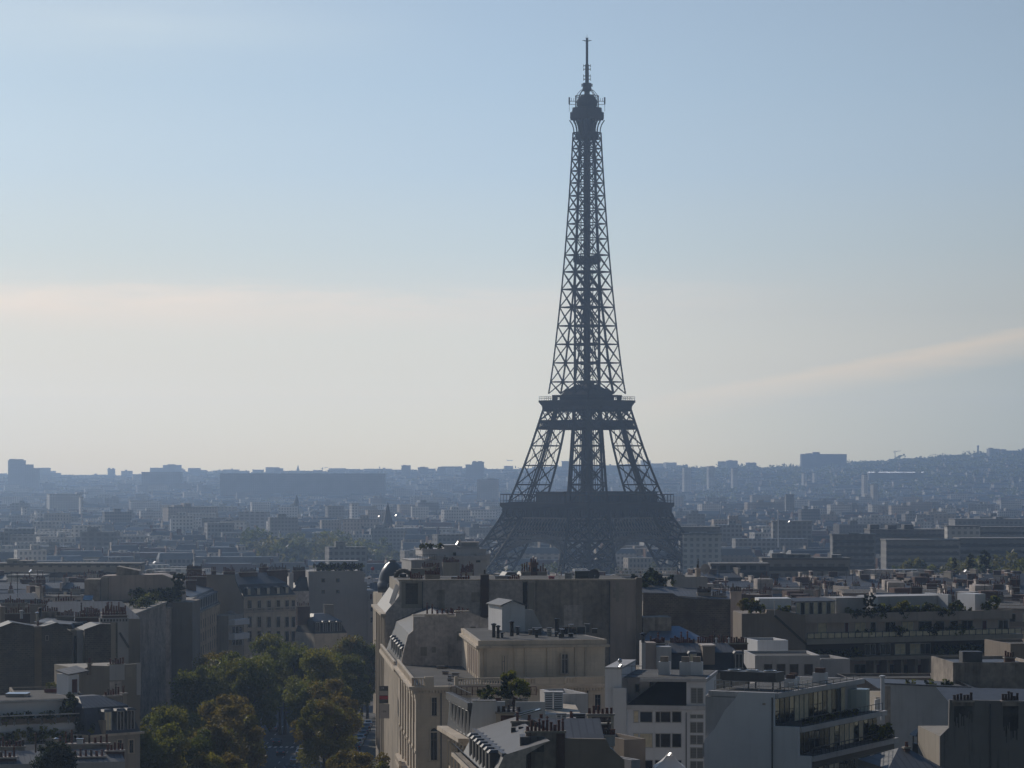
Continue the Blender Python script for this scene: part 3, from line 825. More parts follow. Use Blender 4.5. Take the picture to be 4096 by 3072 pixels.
def window_meshes(w, h, style):
    w, h = round(w * 10) / 10, round(h * 10) / 10
    k = (w, h, style)
    if k in WCACHE: return WCACHE[k]
    m, g = MB(), MB()
    st = style.split('_')[0]
    if st in ('french', 'arch', 'stone'):
        b = 0.16
        m.box(-w / 2 - b, -w / 2, -.13, .05, -.05, h + b); m.box(w / 2, w / 2 + b, -.13, .05, -.05, h + b); m.box(-w / 2, w / 2, -.13, .05, h, h + b)
        m.box(-w / 2 - b - .05, w / 2 + b + .05, -.2, .05, -.17, -.05)
        f = 0.06
        m.box(-w / 2, -w / 2 + f, -.05, .02, -.05, h, 1); m.box(w / 2 - f, w / 2, -.05, .02, -.05, h, 1); m.box(-f * .7, f * .7, -.06, .02, -.05, h, 1)
        m.box(-w / 2 + f, -f * .7, -.05, .02, h * .72, h * .72 + f, 1); m.box(f * .7, w / 2 - f, -.05, .02, h * .72, h * .72 + f, 1)
        if st == 'arch':
            n = 10; b2 = len(m.v)
            for i in range(n):
                t0, t1 = math.pi * i / n, math.pi * (i + 1) / n
                for (r0, r1, y0, mm) in ((w / 2, w / 2 + b, -.13, 0),):
                    c = [(r * math.cos(t), y, h + b + r * math.sin(t)) for r in (r0, r1) for t in (t0, t1) for y in (y0, .05)]
                    m.hexa([c[0], c[4], c[5], c[1], c[2], c[6], c[7], c[3]], mm)
            pts = [(w / 2 * math.cos(math.pi * i / n), -.025, h + b + w / 2 * math.sin(math.pi * i / n)) for i in range(n + 1)]
            g.poly(pts)
    elif st == 'side':      # nearly flush window for fronts seen along their length
        m.box(-w / 2 - .12, -w / 2, -.04, .05, 0, h + .12); m.box(w / 2, w / 2 + .12, -.04, .05, 0, h + .12); m.box(-w / 2, w / 2, -.04, .05, h, h + .12); m.box(-.05, .05, -.035, .05, 0, h, 1)
    elif st == 'band':
        f = .07; n = max(1, round(w / 1.3))
        m.box(-w / 2 - .08, w / 2 + .08, -.1, .05, -.1, 0); m.box(-w / 2 - .08, w / 2 + .08, -.1, .05, h, h + .1)
        for i in range(n + 1):
            x = -w / 2 + w * i / n
            m.box(x - f / 2, x + f / 2, -.09, .05, 0, h, 1)
    elif st == 'hole':
        b = .12
        m.box(-w / 2 - b, -w / 2, -.08, .05, -b, h + b); m.box(w / 2, w / 2 + b, -.08, .05, -b, h + b); m.box(-w / 2, w / 2, -.08, .05, h, h + b); m.box(-w / 2, w / 2, -.12, .05, -b, 0)
    else:
        f = .09
        m.box(-w / 2 - f, -w / 2, -.08, .05, -f, h + f, 1); m.box(w / 2, w / 2 + f, -.08, .05, -f, h + f, 1); m.box(-w / 2, w / 2, -.08, .05, h, h + f, 1); m.box(-w / 2, w / 2, -.10, .05, -f, 0, 1)
        if w > 1.4: m.box(-.05, .05, -.07, .05, 0, h, 1)
    g.poly([(-w / 2, -.025, -.0), (w / 2, -.025, 0), (w / 2, -.025, h), (-w / 2, -.025, h)])
    frame = {'french': STONE2, 'arch': STONE2, 'stone': STONE2, 'side': STONE2, 'band': WHITE2, 'hole': CREAM, 'plain': WHITE2}.get(st, WHITE2)
    sash = DFRAME if 'dark' in style else FRAME
    pane = WARMP if 'warm' in style else GLASSB if 'blue' in style else LOUV if 'louvre' in style else REDWOOD if 'red' in style else GLASS
    WCACHE[k] = (m.mesh('window', [frame, sash]), g.mesh('window_pane', [pane]))
    return WCACHE[k]
def window(root, u, v, z, w, h, style='french', rz=0.0):
    a, b = window_meshes(w, h, style)
    o = part('window', a, root, (u, v, z), rz)
    part('window_pane', b, o)
    return o
def win(B, X0, Y0, X1, Y1, style='french', v=0.0):       # a window seen at these photo columns and rows on the front plane
    u0, z1 = B.P(X0, Y0, v); u1, _ = B.P(X1, Y1, v); um = (u0 + u1) / 2
    z0 = B.Zat(Y1, um, v)
    return window(B.root, um, v - .01, z0 - B.zg, abs(u1 - u0), z1 - z0, style)
PCACHE = {}
def pot_mesh(k):
    if k not in PCACHE:
        m = MB(); h, r = [(.75, .16), (.95, .15), (.6, .19), (1.15, .14)][k % 4]
        m.lathe([(r * 1.1, 0), (r, .1), (r * .85, h * .8), (r * 1.05, h * .86), (r * 1.0, h)], n=8)
        if k % 4 == 3: m.lathe([(r * .4, h), (r * .4, h + .15), (r * 1.5, h + .2), (r * .3, h + .4)], n=8)
        PCACHE[k] = m.mesh('chimney_pot', [POT if k < 4 else POTD])
    return PCACHE[k]
prng = random.Random(5)
def chimney(B, u0, u1, v0, v1, z0, z1, mt, pots=6, sooty=False, cap=True, gap=None):
    """chimney stack with a cap course; pots stand in a row along the longer side"""
    m = MB(); m.box(u0, u1, v0, v1, z0, z1 - (.18 if cap else 0))
    if cap: m.box(u0 - .12, u1 + .12, v0 - .12, v1 + .12, z1 - .18, z1, 1)
    zg = B.zg if isinstance(B, Bld) else 0
    root = B.root if isinstance(B, Bld) else B
    o = bpy.data.objects.new('chimney_stack', m.mesh('chimney_stack', [mt, CREAM if prng.random() < .5 else GREY], False, (0, 0, zg))); COL.objects.link(o); o.parent = root
    for i in range(pots):
        f = (i + .5) / pots
        a, b = (u0 + (u1 - u0) * f, (v0 + v1) / 2) if (u1 - u0) >= (v1 - v0) else ((u0 + u1) / 2, v0 + (v1 - v0) * f)
        k = prng.choice((0, 0, 1, 1, 2, 3)) + (4 if sooty or prng.random() < .12 else 0)
        part('chimney_pot', pot_mesh(k), o, (a, b, z1 - zg), prng.uniform(0, 6), (1, 1, prng.uniform(.75, 1.2)))
    return o
def stack(B, X0, X1, Ytop, Ybot, v=0.5, th=.7, mt=None, pots=6, sooty=False):   # a stack seen broadside between photo columns
    u0, z1 = B.P(X0, Ytop, v); u1, _ = B.P(X1, Ytop, v); z0 = B.Zat(Ybot, (u0 + u1) / 2, v)
    return chimney(B, u0, u1, v, v + th, z0, z1, mt or BRICK, pots, sooty)
DCACHE = {}
def dormer_meshes(w, h, dep, style):
    k = (round(w, 1), round(h, 1), round(dep, 1), style)
    if k not in DCACHE:
        w, h, dep = k[:3]; m = MB(); g = MB()
        body = SLATE if 'slate' in style else ZPLAIN
        m.box(-w / 2, -w / 2 + .12, 0, dep, 0, h, 0); m.box(w / 2 - .12, w / 2, 0, dep, 0, h, 0)
        m.box(-w / 2 - .02, w / 2 + .02, -.06, .06, 0, .12, 1); m.box(-w / 2 + .12, w / 2 - .12, .02, .1, h - .12, h, 1)
        m.frus(-w / 2 - .15, w / 2 + .15, -.2, dep, h, -w / 2 + .15, w / 2 - .15, .1, dep, h + .3, 2)
        m.box(-.04, .04, -.02, .05, .12, h - .12, 1); m.box(-w / 2 + .12, -w / 2 + .2, -.02, .05, .12, h - .12, 1); m.box(w / 2 - .2, w / 2 - .12, -.02, .05, .12, h - .12, 1)
        g.box(-w / 2 + .12, w / 2 - .12, .03, .09, .12, h - .12)
        DCACHE[k] = (m.mesh('dormer', [body, FRAME, ZPLAIN]), g.mesh('window_pane', [WARMP if 'warm' in style else GLASS]))
    return DCACHE[k]
def dormer(root, u, v, z, w=1.2, h=1.9, dep=1.6, style='zinc', rz=0.0):
    a, b = dormer_meshes(w, h, dep, style)
    o = part('dormer', a, root, (u, v, z), rz); part('window_pane', b, o)
    return o
def rail(B, pts, z, h=1.0, name='railing', mt=None, step=.5, t=.04):      # iron railing along points (u, v)
    m = MB()
    for (a, b), (c, d) in zip(pts, pts[1:]):
        L_ = math.hypot(c - a, d - b); n = max(1, int(L_ / step))
        m.bar((a, b, z + h), (c, d, z + h), .07); m.bar((a, b, z + .12), (c, d, z + .12), .05)
        for i in range(n + 1):
            f = i / n; m.bar((a + (c - a) * f, b + (d - b) * f, z), (a + (c - a) * f, b + (d - b) * f, z + h), t)
    return B.build(m, name, mt or IRON)
def balustrade(B, pts, z, h=1.0, mt=None, step=.36, name='balustrade'):     # stone balustrade
    m = MB(); mt = mt or STONE2
    for (a, b), (c, d) in zip(pts, pts[1:]):
        L_ = math.hypot(c - a, d - b); n = max(1, int(L_ / step))
        m.bar((a, b, z + h - .09), (c, d, z + h - .09), .34, h=.18); m.bar((a, b, z + .1), (c, d, z + .1), .34, h=.2)
        for i in range(n + 1):
            f = i / n; p = (a + (c - a) * f, b + (d - b) * f)
            r = .28 if i % 9 == 0 else .13
            m.bar((*p, z + .2), (*p, z + h - .18), r)
    return B.build(m, name, mt)
def pane_rail(B, pts, z, h=1.0, step=1.5, glass=None):     # balustrade of clear or tinted panels
    m = MB()
    for (a, b), (c, d) in zip(pts, pts[1:]):
        L_ = math.hypot(c - a, d - b); n = max(1, int(L_ / step))
        m.bar((a, b, z + h), (c, d, z + h), .07)
        for i in range(n + 1):
            f = i / n; m.bar((a + (c - a) * f, b + (d - b) * f, z), (a + (c - a) * f, b + (d - b) * f, z + h), .10)
        for i in range(n):
            f0, f1 = (i + .07) / n, (i + .93) / n
            m.bar((a + (c - a) * f0, b + (d - b) * f0, z + .5), (a + (c - a) * f1, b + (d - b) * f1, z + .5), .02, 1, h=.75)
    return B.build(m, 'glass_balustrade', [DFRAME, glass or GLASSB])
# foliage: leaf-sized faces in clumps
LEAF = {}
def leaf_mat(name, c1, c2):
    m = bpy.data.materials.new(name); m.use_nodes = True; t = m.node_tree; b = t.nodes['Principled BSDF']
    oi = t.nodes.new('ShaderNodeObjectInfo'); tcn = t.nodes.new('ShaderNodeTexCoord'); no = t.nodes.new('ShaderNodeTexNoise'); no.inputs['Scale'].default_value = .55; no.inputs['Detail'].default_value = 3
    t.links.new(tcn.outputs['Object'], no.inputs['Vector'])
    ad = t.nodes.new('ShaderNodeMath'); ad.operation = 'ADD'; t.links.new(no.outputs[0], ad.inputs[0])
    mu = t.nodes.new('ShaderNodeMath'); mu.operation = 'MULTIPLY_ADD'; mu.inputs[1].default_value = .5; mu.inputs[2].default_value = -.25; t.links.new(oi.outputs['Random'], mu.inputs[0]); t.links.new(mu.outputs[0], ad.inputs[1])
    mr = t.nodes.new('ShaderNodeMapRange'); mr.inputs[1].default_value = .3; mr.inputs[2].default_value = .7; t.links.new(ad.outputs[0], mr.inputs[0])
    mx = t.nodes.new('ShaderNodeMix'); mx.data_type = 'RGBA'; mx.inputs[6].default_value = (*c1, 1); mx.inputs[7].default_value = (*c2, 1); t.links.new(mr.outputs[0], mx.inputs[0])
    t.links.new(mx.outputs[2], b.inputs['Base Color']); b.inputs['Roughness'].default_value = .55; b.inputs['Specular IOR Level'].default_value = .3
    tr = t.nodes.new('ShaderNodeBsdfTranslucent'); t.links.new(mx.outputs[2], tr.inputs['Color'])
    ms = t.nodes.new('ShaderNodeMixShader'); ms.inputs[0].default_value = .55
    o = t.nodes['Material Output']; t.links.new(b.outputs[0], ms.inputs[1]); t.links.new(tr.outputs[0], ms.inputs[2]); t.links.new(ms.outputs[0], o.inputs['Surface'])
    return m
LGREEN = leaf_mat('green_leaves', (0.10, 0.122, 0.014), (0.20, 0.205, 0.022))
LOLIVE = leaf_mat('yellowing_leaves', (0.14, 0.145, 0.016), (0.23, 0.205, 0.02))
LRUST = leaf_mat('rusty_leaves', (0.14, 0.11, 0.018), (0.20, 0.15, 0.02))
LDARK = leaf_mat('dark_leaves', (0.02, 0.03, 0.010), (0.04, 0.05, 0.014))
LFAR = leaf_mat('park_leaves', (0.085, 0.11, 0.03), (0.18, 0.16, 0.04))
BARK = mat('bark', (0.07, 0.06, 0.05), 0.95, var=0.3, scale=1.0)
def leaf_quad(m, rg, c, s, mm=0):
    a, b = rg.uniform(0, 6.283), rg.uniform(-1, 1)
    n = Vector((math.cos(a) * math.sqrt(1 - b * b), math.sin(a) * math.sqrt(1 - b * b), b))
    t = n.orthogonal().normalized(); q = n.cross(t); k = rg.uniform(0, 6.283)
    t, q = t * math.cos(k) + q * math.sin(k), q * math.cos(k) - t * math.sin(k)
    c = Vector(c); o = len(m.v)
    m.v += [tuple(c - t * s), tuple(c + q * s * .6), tuple(c + t * s), tuple(c - q * s * .6)]
    m.f.append((o, o + 1, o + 2, o + 3)); m.m.append(mm)
def crown(m, rg, rx, rz, zc, clumps, per, leaf, cr=.34, mats=1):
    for i in range(clumps):
        while True:
            p = Vector((rg.uniform(-1, 1), rg.uniform(-1, 1), rg.uniform(-1, 1)))
            if .25 < p.length < 1: break
        p *= (0.80 if p.length < .7 else .95)
        c = Vector((p.x * rx, p.y * rx, zc + p.z * rz)); r = rx * cr * rg.uniform(.6, 1.25); mm = rg.randrange(mats)
        for j in range(per):
            d = Vector((rg.gauss(0, 1), rg.gauss(0, 1), rg.gauss(0, .8))); d.normalize()
            leaf_quad(m, rg, c + d * r * (rg.random() ** .45), leaf * rg.uniform(.6, 1.3), mm)
TREES = {}
def tree_variant(key, rx, rz, zc, clumps, per, leaf, mats, seed, trunk=True):
    rg = random.Random(seed); m = MB(); crown(m, rg, rx, rz, zc, clumps, per, leaf, mats=len(mats))
    t = None
    if trunk:
        b = MB(); b.lathe([(.42, 0), (.32, 1.2), (.27, zc - rz * .5), (.12, zc + rz * .3)], n=8)
        for i in range(7):
            a = rg.uniform(0, 6.28); z = zc - rz * rg.uniform(.2, .7)
            p = (0, 0, z); q = (math.cos(a) * rx * .6, math.sin(a) * rx * .6, z + rz * .6)
            b.bar(p, q, .17)
        t = b.mesh('trunk', [BARK])
    TREES[key] = (m.mesh('crown', mats), t)
def tree(name, key, x, y, z, label, group, s=1.0, rz=0.0, cat='tree', sz=None):
    c, t = TREES[key]
    if t is None:
        o = bpy.data.objects.new(name, c); COL.objects.link(o); o.location = (x, y, z); o.rotation_euler = (0, 0, rz); o.scale = (s, s, sz or s)
        return tag(o, label, cat, group)
    o = thing(name, label, cat, (x, y, z), rz, group); o.scale = (s, s, sz or s)
    part('trunk', t, o); part('crown', c, o)
    return o
for i in range(3): tree_variant('plane%d' % i, 5.2, 6.2, 11.0, 50, 300, .25, [LGREEN, LGREEN, LOLIVE], 10 + i)
for i in range(2): tree_variant('gold%d' % i, 5.0, 6.4, 10.5, 50, 290, .25, [LOLIVE, LRUST, LOLIVE], 20 + i)
for i in range(2): tree_variant('rust%d' % i, 4.6, 6.0, 10.2, 46, 290, .25, [LRUST, LOLIVE, LRUST], 24 + i)
for i in range(3): tree_variant('park%d' % i, 6.5, 6.5, 9.0, 26, 45, .95, [LFAR, LGREEN, LFAR], 30 + i)
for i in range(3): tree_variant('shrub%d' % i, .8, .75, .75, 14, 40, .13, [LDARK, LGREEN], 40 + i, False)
for i in range(2): tree_variant('goldshrub%d' % i, .8, .8, .8, 14, 40, .13, [LOLIVE, LGREEN], 45 + i, False)
tree_variant('redshrub', .8, .8, .8, 14, 40, .13, [LRUST, LRUST], 47, False)
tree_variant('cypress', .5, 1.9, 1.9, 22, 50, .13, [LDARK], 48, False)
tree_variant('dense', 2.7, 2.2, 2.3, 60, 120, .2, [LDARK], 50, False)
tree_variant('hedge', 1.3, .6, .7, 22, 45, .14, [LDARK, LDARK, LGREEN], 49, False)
SHN = [0]
def shrub(key, X, Y, D, label, s=1.0, sz=None, name='shrub', group=None, cat='shrub'):      # foot of the shrub shows at (X, Y)
    SHN[0] += 1
    return tree(name, key, px(X, D), D, pz(Y, D), label, group, s, SHN[0] * 1.7, cat, sz)
# ------------------------------------------------------------------ nearer buildings, from the corner mansion outwards
def flat(name, label, XL, DL, XR, DR, depth, Ytop, mt, roof=None, par=.45, cat='building', group=None, zg=None, th=.3):
    B = Bld(name, label, cat, XL, DL, XR, DR, group, zg)
    B.dep = depth; B.z = pz(Ytop, DL)
    m = MB(); W = B.W; z = B.z
    m.box(0, W, 0, depth, B.zg, z - par)
    m.box(0, W, 0, th, z - par, z); m.box(0, W, depth - th, depth, z - par, z); m.box(0, th, th, depth - th, z - par, z); m.box(W - th, W, th, depth - th, z - par, z)
    B.build(m, 'walls', mt)
    m = MB(); m.box(th, W - th, th, depth - th, z - par + .01, z - par + .06)
    B.build(m, 'roof', roof or GRAVEL)
    return B
def bx(B, name, u0, u1, v0, v1, z0, z1, mt, parent=None):
    m = MB(); m.box(u0, u1, v0, v1, z0, z1); return B.build(m, name, mt)

# --- A: pale stone corner mansion on the avenue, with set-back attic pavilion
A = Bld('corner_mansion', 'pale limestone corner mansion with fluted avenue front, balustraded terrace and flat-roofed attic', 'mansion', 1668, 400, 2425, 406)
FA = lambda D: -12.76 - .0892 * (D - 400)            # the avenue front, x at distance D
def lxy(B, x, D):
    q = Vector((x, D)) - B.o
    return (q.dot(B.u), q.dot(B.vd))
zc = pz(2745, 400)
fl, bl = lxy(A, FA(400), 400), lxy(A, FA(443), 443)
fr, br = (A.W, 0), (A.W, 34)
m = MB(); m.prism([fl, fr, br, (bl[0], bl[1])], A.zg, zc - .9); A.build(m, 'walls', STONE)
d = Vector((bl[0] - fl[0], bl[1] - fl[1])).normalized(); nl = Vector((-d.y, d.x))      # along the avenue front, outward
if nl.x > 0: nl = -nl
def off(p, a, b): return (p[0] + d.x * a + nl.x * b, p[1] + d.y * a + nl.y * b)
LA = Vector((bl[0] - fl[0], bl[1] - fl[1])).length
m = MB()      # cornice and terrace slab, stepping out
for o_, z0, z1 in ((.35, zc - .9, zc - .55), (.75, zc - .55, zc - .25), (1.15, zc - .25, zc)):
    m.prism([off(fl, -o_, o_), (fr[0] + .1, -o_), (fr[0] + .1, br[1]), (bl[0] + nl.x * o_, bl[1])], z0, z1)
n = 60
for i in range(n):
    u = .3 + (A.W - .6) * i / n; m.box(u, u + .25, -.62, -.3, zc - .9, zc - .56)
A.build(m, 'cornice', STONE2)
m = MB(); m.prism([off(fl, .3, -.3), (fr[0] - .2, .3), (br[0] - .2, br[1] - .3), (bl[0] + .3, bl[1] - .3)], zc + .005, zc + .03); A.build(m, 'terrace_roof', BITUM)
# pilasters and tall windows along the avenue front
npil = 7
for i in range(npil):
    a = .6 + (LA - 1.2) * i / (npil - 1)
    m = MB(); p0, p1, p2, p3 = off(fl, a - 1.2, .2), off(fl, a + 1.2, .2), off(fl, a + 1.2, -.05), off(fl, a - 1.2, -.05)
    m.prism([p0, p1, p2, p3], 2.0, zc - .9)
    q = [off(fl, a - 1.4, .3), off(fl, a + 1.4, .3), off(fl, a + 1.4, 0.0), off(fl, a - 1.4, 0.0)]
    m.prism(q, zc - 1.6, zc - .93); m.prism(q, zc - 9.0, zc - 8.6); m.prism(q, 2, 3.2)
    A.build(m, 'pilaster', STONE2)
    if i < npil - 1:
        a2 = a + (LA - 1.2) / (npil - 1) / 2; rz = math.atan2(-d.y, -d.x) if False else math.atan2(nl.y, nl.x) + math.pi / 2
        for (z, h, st) in ((zc - 5.2, 2.9, 'side'), (zc - 12.5, 3.6, 'side'), (zc - 18, 3.2, 'side')):
            q = off(fl, a2, .02); window(A.root, q[0], q[1], z - A.zg, 3.0, h, st, rz)
m = MB()
for (a0, a1, z) in ((17, 27, zc - 13.0), (0, LA, zc - 13.4)):      # balcony slabs low on the front
    m.prism([off(fl, a0, 1.5 if a0 else .7), off(fl, a1, 1.5 if a0 else .7), off(fl, a1, -.02), off(fl, a0, -.02)], z, z + .35)
A.build(m, 'balcony', STONE2)
balustrade(A, [off(fl, 17, 1.4), off(fl, 27, 1.4)], zc - 12.65, 1.0)
balustrade(A, [off(fl, LA - 4, .55), off(fl, .1, .55), (1.6, -.75)], zc, 1.15)
bx(A, 'corner_pier', .9, 2.1, -.95, -.45, zc, zc + 1.3, STONE2); bx(A, 'corner_pier', 5.0, 5.4, -.95, -.45, zc, zc + 1.3, STONE2)
balustrade(A, [(5.4, -.7), (12.0, -.7)], zc, 1.05)
bx(A, 'parapet', 12.0, A.W, -.85, -.55, zc, zc + 1.0, STONE)
for u in (14.5, 20.3):      # balusters let into the solid parapet
    balustrade(A, [(u, -.9), (u + 1.6, -.9)], zc - .02, 1.0)
# front windows
win(A, 1726, 2790, 1747, 2862, 'french_dark'); win(A, 1722, 2930, 1748, 3040, 'arch_dark'); win(A, 2378, 2778, 2402, 2840, 'french_dark'); win(A, 2060, 2790, 2082, 2860, 'french_dark')
# upper attic pavilion
pf = A.loc(1917, 408.5); pb = (pf[0] + d.x * 33, pf[1] + d.y * 33); pr_ = A.loc(2420, 412)
za = pz(2592, 409); zt = pz(2562, 409)
m = MB(); m.prism([pf, (pr_[0], pr_[1]), (pr_[0], pr_[1] + 28), pb], zc + .01, za); A.build(m, 'attic_walls', STONE)
m = MB()
e = lambda o_: [(pf[0] - o_, pf[1] - o_), (pr_[0] + o_, pr_[1] - o_), (pr_[0] + o_, pr_[1] + 28), (pb[0] - o_, pb[1])]
m.prism(e(.55), za, za + .35); m.prism(e(.2), za + .35, zt); A.build(m, 'attic_cornice', STONE2)
m = MB(); m.prism(e(-.3), zt + .005, zt + .03); A.build(m, 'attic_roof', BITUM)
vv = pf[1]
win(A, 2010, 2625, 2026, 2705, 'french_dark', vv - .05); win(A, 2246, 2618, 2272, 2692, 'french', pr_[1] - .05 - .18)
for X in (1940, 2060, 2100, 2190, 2300, 2340):
    u, _ = A.U(X, vv); m = MB(); m.box(u - .18, u + .18, vv + .05 - .25 + (u - pf[0]) * (pr_[1] - pf[1]) / (pr_[0] - pf[0]), vv + .3 + (u - pf[0]) * (pr_[1] - pf[1]) / (pr_[0] - pf[0]), zc + .02, za - .02); A.build(m, 'pilaster', STONE)
rzl = math.atan2(nl.y, nl.x) + math.pi / 2
for i in range(7):
    a = 1.2 + i * 3.3; q = (pf[0] + d.x * a, pf[1] + d.y * a); m = MB()
    for (a0, a1) in ((a - .4, a + .4),):
        p = [(pf[0] + d.x * t + nl.x * w_, pf[1] + d.y * t + nl.y * w_) for t, w_ in ((a0, .1), (a1, .1), (a1, -.02), (a0, -.02))]
        m.prism(p, zc + .02, za - .01)
    A.build(m, 'pilaster', STONE2)
    if i < 6:
        q = (pf[0] + d.x * (a + 1.65) + nl.x * .02, pf[1] + d.y * (a + 1.65) + nl.y * .02)
        window(A.root, q[0], q[1], zc + .6 - A.zg, 1.3, za - zc - 1.2, 'side_red', rzl)
# rain pipes on the mansion front
for X in (1764, 2350): u, _ = A.U(X); m = MB(); m.box(u - .07, u + .07, -.16, -.01, 3, zc - .95); A.build(m, 'downpipe', DFRAME)
# things on the mansion's roofs
def roofbox(name, label, cat, X0, X1, Y0, Y1, D, dep, mt, lid=None, group=None):
    """small boxy plant on a roof with a projecting lid and side louvres"""
    x0, x1 = px(X0, D), px(X1, D); z0, z1 = pz(Y1, D), pz(Y0, D)
    o = thing(name, label, cat, ((x0 + x1) / 2, D, z0), 0, group); w = (x1 - x0) / 2; h = z1 - z0
    m = MB(); m.box(-w, w, 0, dep, 0, h - .08); m.build('casing', mt, o)
    m = MB(); m.box(-w - .06, w + .06, -.06, dep + .06, h - .08, h); m.build('lid', lid or ZPLAIN, o)
    m = MB()
    for i in range(max(2, int(h / .25))): m.box(-w * .8, w * .8, -.03, 0, .1 + i * .25, .2 + i * .25)
    m.build('louvre', DFRAME, o)
    return o
roofbox('ventilation_unit', 'low white ventilation box on the mansion attic roof beside a dark flue', 'ventilation', 2205, 2268, 2548, 2566, 418, 1.5, WHITE2)
roofbox('ventilation_unit', 'dark square ventilation box on the attic roof in front of the white gabled hut', 'ventilation', 2130, 2166, 2512, 2552, 422, 1.4, DFRAME)
roofbox('ventilation_unit', 'small open-fronted plant box standing behind the attic parapet', 'ventilation', 2188, 2206, 2512, 2562, 419, 1.2, STEEL)
def flue(label, X, Y0, Y1, D, r=.2, mt=None, name='flue', cowl=True):
    o = thing(name, label, 'flue', (px(X, D), D, pz(Y1, D))); h = pz(Y0, D) - pz(Y1, D)
    m = MB(); m.lathe([(r, 0), (r, h - .3)], n=10); m.build('pipe', mt or STEEL, o)
    m = MB(); m.lathe([(r * 1.15, h - .35), (r * 1.15, h - .3), (r * 1.6, h - .2), (r * 1.6, h - .1), (.05, h)], n=10) if cowl else m.lathe([(r * 1.25, h - .3), (r * 1.25, h)], n=10)
    m.build('cowl', mt or STEEL, o)
    return o
flue('black cowled flue on the mansion attic roof nearest the lit avenue side', 2047, 2482, 2545, 414, .26, IRON)
flue('square dark flue rising behind the attic parapet before the stained wall', 2227, 2474, 2552, 424, .32, IRON, cowl=False)
flue('stubby black flue among the attic roof plant', 1992, 2500, 2556, 414, .22, IRON)
flue('dark twin-bore flue by the white gabled hut', 1975, 2492, 2550, 416, .25, IRON)
o = thing('screen_frame', 'light metal screen frame with three bays on the attic roof', 'screen', (px(2290, 425), 425, pz(2548, 425)))
w = px(2342, 425) - px(2290, 425); h = pz(2505, 425) - pz(2548, 425); m = MB()
for i in range(4): m.bar((-w + 2 * w * i / 3, 0, 0), (-w + 2 * w * i / 3, 0, h), .08)
m.bar((-w, 0, h), (w, 0, h), .08); m.build('frame', STEEL, o)
m = MB(); m.box(-w + .06, w - .06, .02, .05, .1, h - .1); m.build('mesh_panel', GLASSB, o)
rgc = random.Random(3)
for i in range(16):
    X = rgc.uniform(1960, 2400); D = rgc.uniform(413, 430); w_ = rgc.uniform(8, 20); h_ = rgc.uniform(8, 22) if i % 3 else 34
    yb = HY + (CZ - zt) / D * F
    roofbox('roof_plant_box', 'small dark plant box in the clutter on the mansion attic roof', 'plant box', X, X + w_, yb - h_, yb, D, rgc.uniform(.6, 1.6), [DFRAME, IRON, GREY, BITUM][i % 4], [ZPLAIN, DFRAME][i % 2], 'clutter on the attic roof')
for i in range(7):
    X = rgc.uniform(1700, 1850); D = rgc.uniform(408, 436); yb = HY + (CZ - zc) / D * F
    roofbox('terrace_table', 'low pale slatted box on the balustraded mansion terrace', 'terrace box', X, X + rgc.uniform(14, 30), yb - rgc.uniform(8, 18), yb, D, 1.0, [RENDR, WHITE2, BEIGE][i % 3], None, 'boxes on the mansion terrace')
# white gabled hut on the roof behind
H = Bld('gabled_hut', 'small white rendered hut with shallow zinc gable on the mansion roof', 'hut', 2008, 430, 2100, 431, zg=zt)
m = MB(); u1, z1 = H.P(2100, 2425); z0 = H.zg; zr = pz(2405, 430); zl = pz(2424, 430)
m.wallprof([(0, z0), (H.W, z0), (H.W, zl), (H.W * .45, zr), (0, zl)], 0, 7); H.build(m, 'walls', WHITE)
m = MB(); m.hexa([(-.3, -.25, zl - .02), (H.W * .45, -.25, zr + .04), (H.W * .45, 7.2, zr + .04), (-.3, 7.2, zl - .02), (-.3, -.25, zl + .12), (H.W * .45, -.25, zr + .18), (H.W * .45, 7.2, zr + .18), (-.3, 7.2, zl + .12)])
m.hexa([(H.W * .45, -.25, zr + .04), (H.W + .3, -.25, zl - .02), (H.W + .3, 7.2, zl - .02), (H.W * .45, 7.2, zr + .04), (H.W * .45, -.25, zr + .18), (H.W + .3, -.25, zl + .12), (H.W + .3, 7.2, zl + .12), (H.W * .45, 7.2, zr + .18)])
H.build(m, 'roof', ZPLAIN)
m = MB(); m.wallprof([(H.W, z0), (H.W + 2.9, z0), (H.W + 2.6, z0 + .6), (H.W + 1.2, z0 + 3.2), (H.W, z0 + 3.3)], .05, 1.2); H.build(m, 'side_wall', WHITE2)

# --- B: mansard house next along the avenue, its grey gable towards us
zg_ = gz(443)
B = Bld('mansard_house', 'mansard house with blank grey gable wall stepping up behind the mansion terrace', 'house', 1602, 443, 2060, 446)
pr = [(1600, 2740), (1602, 2671), (1613, 2610), (1632, 2540), (1653, 2522), (1653, 2466), (1790, 2465), (1790, 2472), (1822, 2472), (1822, 2452), (1876, 2449), (1952, 2478), (2060, 2522), (2060, 2740)]
pts = [B.P(X, Y) for X, Y in pr]; pts[0] = (pts[1][0], B.zg); pts[-1] = (pts[-2][0], B.zg)
m = MB(); m.wallprof(pts, 0, .5); B.build(m, 'gable_wall', GREY)
m = MB()
for (xa, xb, y) in ((1650, 1792, 2463), (1788, 1826, 2470), (1820, 1878, 2448)):
    u0, z = B.P(xa, y); u1, _ = B.P(xb, y); m.box(u0, u1, -.12, .62, z, z + .2)
B.build(m, 'coping', STONE2)
zE = pts[1][1]
f2 = lxy(B, FA(491), 491)
m = MB(); m.prism([(0, .5), (B.W, .5), (B.W, 48), (f2[0], 48)], B.zg, zE - .6); B.build(m, 'walls', STONE)
m = MB(); m.prism([(-1.0, .3), (B.W, .3), (B.W, 48), (f2[0] - 1.0, 48)], zE - .6, zE - .1); B.build(m, 'cornice', STONE2)
dv = (f2[0]) / 48.0
def sl(u, v): return (u + dv * v, v)
